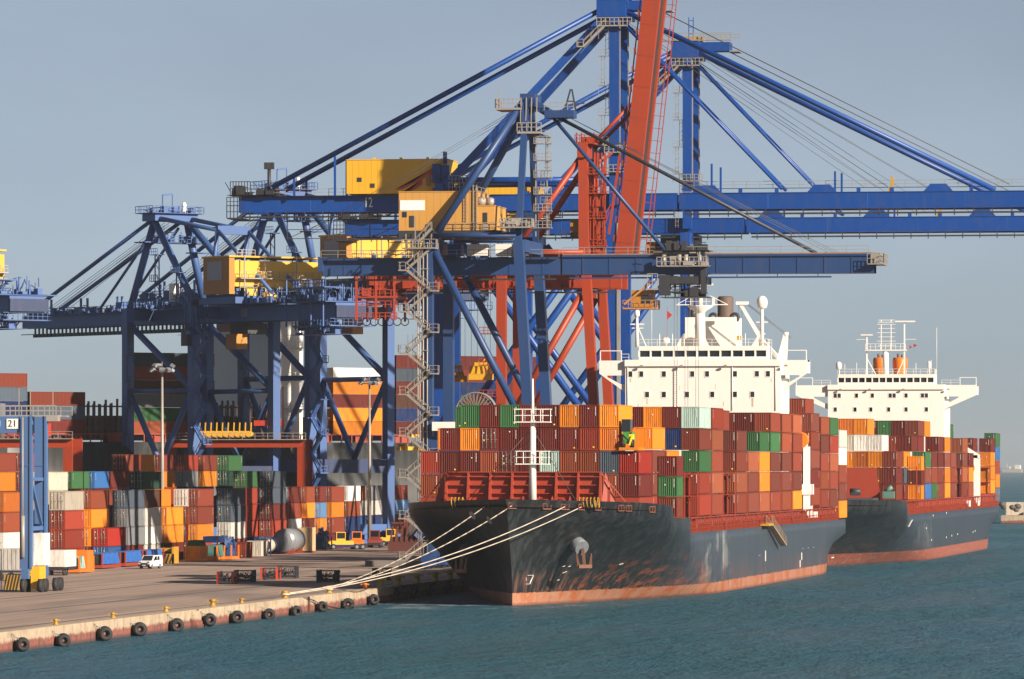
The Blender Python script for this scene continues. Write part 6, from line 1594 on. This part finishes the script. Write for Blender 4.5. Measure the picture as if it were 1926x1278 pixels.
for i in range(5): m.box(-.4, .25 + .12 * (4 - i), -1.6, 1.5, .0 + .36 * i, .36 + .36 * i)
m.build('tread', M_COPE, r)
for px, lab in ((372, 'rusty iron ladder rail on the quay face beside the worn steps'), (581, 'dark iron ladder recess in the quay face between two tyres')):
    y = pt(px, 1150, X=-127.6).y; r = thing('iron_ladder', lab, 'ladder', (-127.66, y, 0)); m = MB(); m.box(0, .12, -.3, -.2, .2, 1.9); m.box(0, .12, .2, .3, .2, 1.9)
    for i in range(5): m.box(.02, .1, -.2, .2, .35 + i * .33, .42 + i * .33)
    m.build('rungs', paint('rusty_iron', (.12, .055, .03), .8, .4), r)
def bollard(label, y, s=1.0, x=-128.75, mat=M_BOLL, cat='bollard', z=QZ + .1):
    s *= .78 if x > -128.9 else 1.0
    r = thing('bollard', label, 'bollard', (x, y, z), 0, 'mooring bollards along the quay')
    m = MB(); m.lathe((0, 0, 0), [(.42 * s, 0), (.42 * s, .06), (.27 * s, .10), (.25 * s, .50 * s), (.36 * s, .58 * s), (.40 * s, .72 * s), (.25 * s, .82 * s)], 14); m.box(-.62 * s, .55 * s, -.22 * s, .22 * s, .55 * s, .74 * s)
    m.build('post', mat, r); return r
for i, (px, s) in enumerate(((100, .85), (208, .85), (308, .85), (396, 1.25), (450, .85), (532, 1.3), (615, 1.35), (683, 1.1))):
    lab = ['small yellow bollard nearest the camera, far left', 'small yellow bollard second from the left on the quay edge', 'small yellow bollard left of the two cages', 'large yellow bollard below the cages', 'small yellow bollard below the right end of the cages', 'large yellow bollard holding the lower pair of ropes', 'large yellow bollard where the upper pair of ropes ends', 'reddish bollard at the end of the sunlit quay'][i]
    bollard(lab, pt(px, 1150, X=-129).y, s, mat=M_BOLL if i < 7 else M_FUN)
for i, px in enumerate((715, 748, 784, 818, 846, 874)):
    bollard(f'{ORD[i + 1]} ochre post along the shaded quay beyond the corner', pt(px, 1150, X=-129).y, 1.5, -129.0, paint('old_ochre', (.42, .27, .06), .6, .3), z=QZ + .06)
for i, y in enumerate(np.arange(706, 770, 13.0)):
    r = thing('dock_fender', f'{ORD[i + 1]} dark rubber fender block on the shaded quay wall by the bow', 'fender', (-128.55, y, .2), 0, 'rubber fenders on the shaded quay')
    m = MB(); m.box(0, .5, 0, 1.6, -.5, 1.5); m.tube((.5, .2, .9), (.5, 1.4, .9), .3, n=12); m.build('block', M_RUB, r)

def rope(label, a, b, sag):
    r = thing('mooring_rope', label, 'rope', tuple(b), 0, 'mooring ropes of the nearer ship')
    P = [(a - b) * t + Vector((0, 0, -4 * sag * t * (1 - t))) for t in [i / 24 for i in range(25)]]
    m = MB(); m.path(P, .065, 6); o = m.build('rope', M_ROPE, r)
    m = MB(); m.ring((0, 0, 0), (0, 0, 1), .42, .09, 16, 6); m.build('eye_splice', M_ROPE, o)
    return r, P
b1 = Vector((-128.75, pt(615, 1150, X=-129).y, QZ + .55)); b2 = Vector((-128.75, pt(532, 1150, X=-129).y, QZ + .5)); W1 = Vector((X1C, 683, 0))
ro = []
ro.append(rope('uppermost pale mooring rope, from the far side of the bow', FL['a'] + W1, b1 + Vector((0, 0, .12)), 1.0))
ro.append(rope('second pale mooring rope from the top, starting by the stem', FL['b'] + W1, b1, 1.1))
ro.append(rope('third pale mooring rope from the top, above the hawse pipe', FL['c'] + W1, b2 + Vector((0, 0, .10)), 1.5))
ro.append(rope('lowest pale mooring rope, passing the anchor', FL['d'] + W1, b2, 1.6))
for k in (0, 1):
    r, P = ro[k]
    m = MB(); c = P[22 - k]; d = (P[23] - P[21]).normalized(); m.tube(c - d * .08, c + d * .08, .55, .1, 14); m.build('rat_guard', M_TANK, r)

# cages of lashing gear
def cage(label, p, rz, w, mat_post, mat_net):
    r = thing('gear_cage', label, 'cage', tuple(p), rz, 'cages of lashing gear on the apron')
    for x in (-w / 2, w / 2):
        for y in (-1.1, 1.1): B1(x - .13, x + .13, y - .13, y + .13, 0, 1.65).build('post', mat_post, r)
    m = MB(); m.box(-w / 2, w / 2, -1.1, 1.1, .12, .28)
    for y in (-1.1, 1.1):
        for z in (.3, .85, 1.5): m.box(-w / 2, w / 2, y - .05, y + .05, z, z + .10)
        n_ = int(w / .3)
        for i in range(n_): x = -w / 2 + w * i / n_; m.beam((x, y, .3), (x + .55 if i % 2 else x, y, 1.5), .06)
    for x in (-w / 2, w / 2):
        for z in (.3, .9, 1.5): m.box(x - .05, x + .05, -1.1, 1.1, z, z + .1)
        for i in range(6): m.beam((x, -1.0 + i * .36, .3), (x, -1.0 + i * .36, 1.5), .06)
    m.build('mesh_sides', mat_net, r)
    m = MB()
    for i in range(26): 
        a = Vector((rng.uniform(-w / 2 + .2, w / 2 - .2), rng.uniform(-.9, .9), rng.uniform(.35, 1.0))); m.beam(a, a + Vector((rng.uniform(-.8, .8), rng.uniform(-.5, .5), rng.uniform(-.2, .4))), .12)
    m.build('lashing_rods', M_DARK, r)
for lab, px, py, rz, w_, mp, mn in (('cage with orange red corner posts, leftmost on the apron', 427, 1099, 0, 2.0, M_STRIPE, M_GALV), ('grey wire cage standing behind the orange posted one', 461, 1096, .05, 2.3, M_DARK, M_DARK), ('dark cage with a red post at its left end', 509, 1091, 0, 2.1, M_STRIPE, M_DARK), ('dark wire cage nearest the shadow of the ship', 542, 1088, .05, 2.3, M_DARK, M_DARK), ('dark cage lying in the shadow beside the ropes', 617, 1096, 0, 2.4, M_DARK, M_DARK), ('small dark cage in the shadow under the ropes', 718, 1092, 0, 1.9, M_DARK, M_DARK)):
    cage(lab, pt(px, py, Z=QZ), rz, w_, mp, mn)
p = pt(107, 1103, Z=QZ)
r = thing('traffic_cone', 'small orange traffic cone beside the blue gantry wheels', 'traffic cone', tuple(p))
m = MB(); m.lathe((0, 0, 0), [(.26, 0), (.26, .04), (.20, .05), (.05, .78)], 12); m.build('cone', M_CONE, r)
m = MB(); m.lathe((0, 0, .36), [(.135, 0), (.10, .16)], 12); m.build('band', M_WHITE2, r)
p = pt(745, 1066, Z=QZ)
r = thing('concrete_slab', 'low weathered slab lying in the shadow behind the ropes', 'slab', tuple(p)); B1(-4.5, 4.5, -1.5, 5, 0, .9).build('slab', paint('slab_concrete', (.20, .17, .15), .85, .3), r)

# white van
p = pt(283, 1070, Z=QZ)
v = thing('parked_van', 'white van parked nose towards us below the stacked containers', 'van', tuple(p), R(-15))
v.scale = (1.1, .95, 1.1)
m = MB()
prof = [(-2.1, .35), (-2.1, .85), (-1.95, 1.0), (-1.15, 1.12), (-.55, 1.80), (2.0, 1.82), (2.15, 1.2), (2.15, .35)]
m.prism([(-.86, a, b) for a, b in prof], (1.72, 0, 0)); body = m.build('body', paint('van_white', (.78, .77, .75), .25, .03, vary=.01), v)
m = MB(); m.prism([(-.74, -1.16, 1.13), (.74, -1.16, 1.13), (.68, -.60, 1.74), (-.68, -.60, 1.74)], (0, -.03, .02)); m.build('windscreen', M_GLASS, v)
for s_ in (-1, 1):
    for a, b_, c, d in ((-.85, -.45, .25, -.30), (.35, .35, 1.15, 1.15)):
        m = MB(); x = s_ * .865; m.prism([(x, a, 1.15), (x, c, 1.15), (x, c, 1.68), (x, b_ + .1, 1.68)][::s_], (s_ * .012, 0, 0)); m.build('side_window', M_GLASS, v)
    m = MB(); m.box(s_ * .86, s_ * .86 + s_ * .2, -.75, -.6, 1.1, 1.3) if s_ > 0 else m.box(s_ * 1.06, s_ * .86, -.75, -.6, 1.1, 1.3); m.build('wing_mirror', M_BLACK, v)
    m = MB(); m.box(s_ * .62 - .17, s_ * .62 + .17, -2.12, -2.05, .78, .96); m.build('headlight', M_TANK, v)
    for y in (-1.35, 1.3):
        m = MB(); m.tube((s_ * .66, y, .33), (s_ * .88, y, .33), .33, n=18); wl = m.build('wheel', M_RUB, v)
        m = MB(); m.tube((s_ * .87, y, .33), (s_ * .89, y, .33), .19, n=14); m.build('rim', M_TANK, wl)
m = MB(); m.box(-.86, .86, -2.17, -2.05, .30, .62); m.build('bumper', M_BLACK, v)
B1(-.26, .26, -2.19, -2.17, .42, .53).build('number_plate', M_WHITE2, v)
B1(-.5, .5, -2.13, -2.09, .66, .80).build('grille', M_BLACK, v)

# flat racks with tarpaulins, low units in front of the stacks
def flat(label, px, py, L, W, parts, rz=0.0, name='loaded_flat_rack', cat='flat rack', base=M_FUN):
    p = pt(px, py, Z=QZ)
    r = thing(name, label, cat, tuple(p), rz, None)
    m = MB(); m.box(-W / 2, W / 2, 0, L, .15, .6)
    for y in (.15, L - .15): m.box(-W / 2, -W / 2 + .2, y - .15, y + .15, .6, 2.4); m.box(W / 2 - .2, W / 2, y - .15, y + .15, .6, 2.4)
    m.build('frame', base, r)
    for nm, mt, fn in parts:
        m = MB(); fn(m); m.build(nm, mt, r)
    return r
def tarp(m, x0, x1, y0, y1, z0, z1):
    n_ = 7
    for i in range(n_):
        a, b_ = y0 + (y1 - y0) * i / n_, y0 + (y1 - y0) * (i + 1) / n_
        o = .10 * (i % 2); m.prism([(x0 - o, a, z0), (x1 + o, a, z0), (x1 - .25, a, z1 - o), (x0 + .25, a, z1 - o)], (0, b_ - a, 0))
for i, (px, py, lab) in enumerate(((178, 1071, 'flat rack load under a blue tarpaulin, left of three'), (222, 1067, 'flat rack load under a blue tarpaulin, middle of three'), (262, 1064, 'flat rack load under a blue tarpaulin, right one by the van'))):
    flat(lab, px, py, 12, 2.4, [('tarpaulin', M_TARP, lambda m: tarp(m, -1.15, 1.15, .6, 11.4, .7, 2.35)), ('end_panel', M_BLACK, lambda m: m.box(-1.1, 1.1, .3, .5, .7, 2.2))], base=M_SHIPRED)
flat('orange flat rack with crates wrapped in teal and white film', 133, 1079, 9, 2.6, [('wrapped_crates', cpaint('mint'), lambda m: tarp(m, -1.15, 1.15, .5, 4.2, .7, 2.4)), ('crate_wrap', cpaint('teal'), lambda m: m.box(-1.2, 1.2, 1.5, 1.8, .7, 2.45)), ('rear_crates', M_FUN, lambda m: m.box(-1.2, 1.2, 5, 8.8, .6, 3.2))])
flat('orange low container box with a green cover beside the blue chassis', 362, 1057, 6, 2.43, [('box', cpaint('orange'), lambda m: m.box(-1.2, 1.2, .2, 5.8, .6, 2.5)), ('cover', cpaint('green'), lambda m: tarp(m, -1.0, 1.0, .4, 5.6, 2.5, 3.4))])
flat('flat rack of teal wrapped crates behind the orange box', 395, 1055, 6, 2.43, [('wrapped_crates', cpaint('teal'), lambda m: tarp(m, -1.1, 1.1, .3, 5.6, .65, 2.5)), ('blue_cover', cpaint('navy'), lambda m: m.box(-1.2, 1.2, .2, 5.8, 2.9, 3.9))])
mach = lambda m: [m.beam(Vector((rng.uniform(-1, 1), rng.uniform(.5, 5.5), rng.uniform(.6, 3.4))), Vector((rng.uniform(-1, 1), rng.uniform(.5, 5.5), rng.uniform(.8, 4.0))), rng.uniform(.25, .6)) for _ in range(26)] and m.box(-.8, .8, 1, 5, .6, 2.8)
flat('dark blue machine lashed on an orange flat rack, left of the red container', 421, 1054, 6, 2.6, [('machine', paint('machine_blue', (.02, .07, .20), .5, .2), mach)])
flat('dark blue machine on a flat rack right of the beige crate', 600, 1036, 6, 2.6, [('machine', MATS['machine_blue'], mach)], base=M_DARK)
for px, py, c, lab in ((461, 1050, 'redbrown', 'single redbrown container standing alone in front of the slate stack'), (491, 1047, 'beige', 'single beige container on the ground right of the lone redbrown one')):
    p = pt(px, py, Z=QZ); container(p.x - 1.2, p.y, QZ + .02, 6.06, 2.59, c, lab, YG)
# two silver tanks
for px, py, lab in ((556, 1042, 'large silver tank with a rounded end, left of the beige crate'), (640, 1030, 'silver tank half hidden behind the yellow tractor')):
    p = pt(px, py, Z=QZ); r = thing('storage_tank', lab, 'tank', tuple(p), 0, 'silver tanks lying in the yard')
    m = MB(); m.tube((-2.0, 0, 2.3), (-2.0, 9, 2.3), 2.05, n=28); k = 2.05
    for i in range(4):
        a, b_ = math.cos(i * .39), math.cos((i + 1) * .39); m.tube((-2.0, -math.sin(i * .39) * .9, 2.3), (-2.0, -math.sin((i + 1) * .39) * .9, 2.3), k * a, k * b_, 28, False)
    m.build('shell', M_TANK, r); m = MB(); m.box(-3.6, -.4, .5, 1.2, 0, 1.2); m.box(-3.6, -.4, 7.5, 8.2, 0, 1.2); m.build('saddle', M_SHIPRED, r)
p = pt(577, 1040, Z=QZ); r = thing('wooden_crate', 'tall beige wooden crate standing right of the silver tank', 'crate', tuple(p)); B1(-1.6, .6, 0, 5, .3, 4.4).build('panels', paint('crate_wood', (.62, .42, .22), .7, .25), r); B1(-1.7, .7, .2, 5, 0, .3).build('skid', M_SHIPRED, r)
p = pt(520, 1044, Z=QZ); r = thing('tank_container', 'cream tank container with blue end frame left of the silver tank', 'tank container', tuple(p))
m = MB(); m.tube((-2.2, 0, 1.6), (-2.2, 5.8, 1.6), 1.15, n=20); m.build('shell', cpaint('beige'), r)
m = MB()
for y in (-.1, 5.9):
    for x in (-3.4, -1.0): m.box(x - .1, x + .1, y - .1, y + .1, 0, 2.7)
    m.box(-3.4, -1.0, y - .1, y + .1, 2.6, 2.75); m.box(-3.4, -1.0, y - .1, y + .1, .1, .3)
m.build('end_frame', cpaint('navy'), r)

# terminal tractors and other vehicles by the middle lamp mast
def tractor(label, px, py, c1, c2, rz, box=None):
    p = pt(px, py, Z=QZ); r = thing('terminal_tractor', label, 'tractor', tuple(p), rz, 'terminal tractors in the yard')
    m = MB(); m.box(-1.15, 1.15, -1.6, 2.2, .9, 1.6); m.prism([(-1.15, -2.6, .9), (-1.15, -1.6, .9), (-1.15, -1.6, 1.75), (-1.15, -2.5, 1.35)], (2.3, 0, 0)); m.build('body', c1, r)
    m = MB(); m.box(-1.2, 1.2, -2.6, 4.6, .45, .9); m.build('chassis', c2, r)
    m = MB(); 
    for x in (-.85, .75):
        for y in (-.9, .7): m.box(x - .06, x + .06, y - .06, y + .06, 1.6, 3.1)
    m.box(-.95, .85, -1.0, .8, 3.05, 3.2); m.box(-.9, .8, -.95, .75, 1.6, 2.0); cb_ = m.build('cab', c1, r)
    m = MB(); m.box(-.8, .7, -.88, .68, 2.0, 3.05); m.build('cab_window', M_GLASS, cb_)
    for s_ in (-1, 1):
        for y in (-1.5, 2.8, 3.9):
            m = MB(); m.tube((s_ * .75, y, .52), (s_ * 1.2, y, .52), .52, n=18); wl = m.build('wheel', M_RUB, r)
            m = MB(); m.tube((s_ * 1.19, y, .52), (s_ * 1.22, y, .52), .26, n=12); m.build('rim', M_TANK, wl)
    return r
NAVY = cpaint('navy')
tractor('yellow terminal tractor with blue chassis, leftmost beside the middle lamp mast', 641, 1034, M_YEL, NAVY, R(-70))
tractor('orange terminal tractor loaded with a blue tarpaulin, left of the lamp mast', 672, 1033, M_FUN, M_DARK, R(8))
tractor('dark red terminal tractor just right of the lamp mast foot', 706, 1030, paint('tractor_maroon', (.22, .03, .02), .5, .2), M_DARK, R(6))
tractor('yellow terminal tractor rightmost of the row, near the ropes', 735, 1027, M_YEL, NAVY, R(-75))
tractor('orange terminal tractor behind the dark red one', 719, 1021, M_FUN, M_DARK, R(20))
p = pt(680, 1024, Z=QZ); r = thing('tarp_load', 'blue tarpaulin bundle resting high behind the orange tractor', 'load', tuple(p)); m = MB(); tarp(m, -1.6, 1.6, 0, 7, 1.4, 3.9); m.build('tarpaulin', M_TARP, r); B1(-1.5, 1.5, 0, 7, .3, 1.4).build('trailer_bed', M_SHIPRED, r)
p = pt(772, 1040, Z=QZ); r = thing('spare_spreader', 'rusty red spreader frame standing on the apron below the stairs', 'spreader', tuple(p))
m = MB(); m.box(-4, 3.6, 0, 6, .2, 2.0)
for x in np.arange(-3.6, 3.6, .9): m.beam((x, 0, 2.0), (x + .5, .5, 5.2), .25); m.box(x, x + .5, 0, 5, 2, 2.8)
m.box(-3.4, 3.2, 0, .5, 5.0, 5.4); m.build('frame', paint('spreader_brown', (.13, .035, .025), .65, .3, (.05, .02, .02)), r)
p = pt(800, 1040, Z=QZ); r = thing('hinged_ramp', 'blue grey steel ramp arm raised beside the ship bow', 'ramp', tuple(p))
m = MB(); m.beam((-1, 0, 2), (4, 3, 9.2), 1.2, 3.4); m.beam((-2, 0, 8.4), (3, 3, 2.6), .7); m.build('arm', M_BLUEB, r); B1(-1, 4, 2, 5, 0, 3).build('base', M_BLUEB, r)
# trailer with boxes at the left edge
p = pt(20, 1093, Z=QZ)
r = thing('yard_trailer', 'white trailer with three axles behind the blue gantry, left edge', 'trailer', tuple(p))
m = MB(); m.box(-6, 3.2, 0, 2.5, 1.1, 1.4); m.build('bed', M_DARK, r)
for x in (-3.2, -1.6, 0): 
    m = MB(); m.tube((x, -.1, .55), (x, .5, .55), .55, n=18); m.build('wheel', M_RUB, r)
m = MB(); m.box(-6, 3, .05, 2.45, 1.4, 4.3)
for i in range(16): m.box(-6 + i * .56, -5.7 + i * .56, 0, .05, 1.5, 4.2)
m.build('box_body', cpaint('white'), r)
p = pt(104, 1083, Z=QZ); r = thing('white_crate', 'white box trailer end to the right of the yellow power pack', 'trailer', tuple(p)); B1(-1.6, 1.3, 0, 7, 1.2, 3.5).build('box_body', cpaint('white'), r)
m = MB(); m.box(-1.5, 1.2, .2, 7, .7, 1.2)
for x in (-1.2, .9): m.tube((x, .8, .5), (x + .3, .8, .5), .5, n=14); m.tube((x, 2.2, .5), (x + .3, 2.2, .5), .5, n=14)
m.build('running_gear', M_DARK, r)
# spreaders hanging from the cranes
a = q2(-30, -37, 0)
r = thing('hanging_spreader', 'yellow spreader hanging low between the pale blue legs', 'spreader', (a.x, a.y, 20.0), AZ2)
m = MB(); m.box(-.6, .6, -4.4, 4.4, 0, .7); m.box(-1.2, 1.2, -3.6, -3.0, 0, 1.2); m.box(-1.2, 1.2, 3.0, 3.6, 0, 1.2); m.box(-1, 1, -2, 2, 2.4, 3.0); m.build('beam', M_YEL, r)
m = MB()
for x in (-.8, .8):
    for y in (-1.6, 1.6): m.tube((x, y, 3), (x, y, 22), .04, n=5); m.beam((x, y, .7), (x, y, 2.6), .12)
m.build('hoist_rope', M_CABLE, r)
for lab, px, py, yy in (('yellow spreader hanging in front of the dark stack, right one', 905, 708, 903), ('ochre spreader hanging beside the blue leg, left one', 858, 712, 934)):
    p = pt(px, py, Y=yy); r = thing('hanging_spreader', lab, 'spreader', tuple(p), 0, 'spreaders hanging from the quay cranes')
    m = MB(); m.box(-1.9, 1.9, -.8, .8, -.6, .3)
    for k in (-1.5, -.5, .6, 1.4): m.beam((k, -.5, .3), (k * .6, -.5, 1.9), .28)
    m.box(-1.0, 1.0, -.7, .7, 1.6, 2.2); clutter(m, -1.5, 1.5, -.7, .7, .4, 2.9, 16, int(px), .4); m.build('headblock', M_YEL if yy == 903 else M_ORA, r)
    m = MB()
    for x in (-1.6, -.6, .6, 1.5): m.tube((x, 0, 2.0), (x, 0, 29), .035, n=5)
    m.build('hoist_rope', M_CABLE, r)

# ---------------------------------------------------------------- far right: mole and a distant ship
p = pt(1930, 985, Z=0)
r = thing('concrete_mole', 'low concrete mole with a rock heap at the right edge of the harbour', 'mole', (p.x, p.y, 0))
m = MB(); m.box(-7, 60, -6, 14, -3, 2.4); m.box(-1, 60, 4, 40, 2.4, 3.6); m.build('wall', M_COPE, r)
m = MB()
for i in range(60): x, y = rng.uniform(-9, 50), rng.uniform(6, 24); s_ = rng.uniform(.6, 1.2); m.lathe((x, y, 3.4 + rng.uniform(0, 2.2)), [(s_ * .6, -s_ * .5), (s_, 0), (s_ * .7, s_ * .6), (.1, s_ * .8)], 6)
m.build('rocks', paint('rock_dark', (.10, .085, .07), .9, .3), r)
m = MB(); m.box(-7, -1.5, 14, 20, 2.2, 6.2); m.build('pump_house', cpaint('beige'), r)
p = pt(1905, 880, Z=16.2) if False else None
r = thing('distant_ship', 'pale ship far out on the horizon at the right edge', 'ship', (pt(1904, 890, Y=15000).x, 15000, 0), R(80))
m = MB(); m.prism([(-8, -26, 0), (-8, 24, 0), (-8, 28, 10), (-8, -28, 9)], (16, 0, 0)); m.build('hull', cpaint('beige'), r)
m = MB(); m.box(-6, 6, -22, -8, 9, 20); m.box(-3, 3, 4, 8, 9, 16); m.beam((0, 14, 9), (0, 14, 24), .8); m.build('superstructure', M_WHITE, r)
m = MB()      # slivers of containers far back between the others
mats_ = sorted({c for _, _, _, c, _ in FEWL})
for p, L, h, c, rz in FEWL:
    m.mi = mats_.index(c); ca, sa = math.cos(rz), math.sin(rz); w_ = CW / 2
    P = [(p[0] + x * ca - y * sa, p[1] + x * sa + y * ca) for x, y in ((-w_, 0), (w_, 0), (w_, L), (-w_, L))]
    m.prism([(x, y, p[2]) for x, y in P], (0, 0, h))
tag(m.build('container', [cpaint(c) for c in mats_]), 'slivers of other containers showing between the stacks far back', 'containers', kind='stuff')

# ---------------------------------------------------------------- thin sea haze
m = MB(); m.box(-2600, 2600, -60, 16500, -4.5, 104)
hm_ = bpy.data.materials.new('sea_haze'); hm_.use_nodes = True
n_ = hm_.node_tree.nodes; n_.remove(n_['Principled BSDF'])
pv = n_.new('ShaderNodeVolumePrincipled'); pv.inputs['Color'].default_value = (.86, .90, .95, 1); pv.inputs['Density'].default_value = .00004; pv.inputs['Anisotropy'].default_value = .2
hm_.node_tree.links.new(pv.outputs[0], n_['Material Output'].inputs['Volume'])
tag(m.build('haze', hm_), kind='stuff')
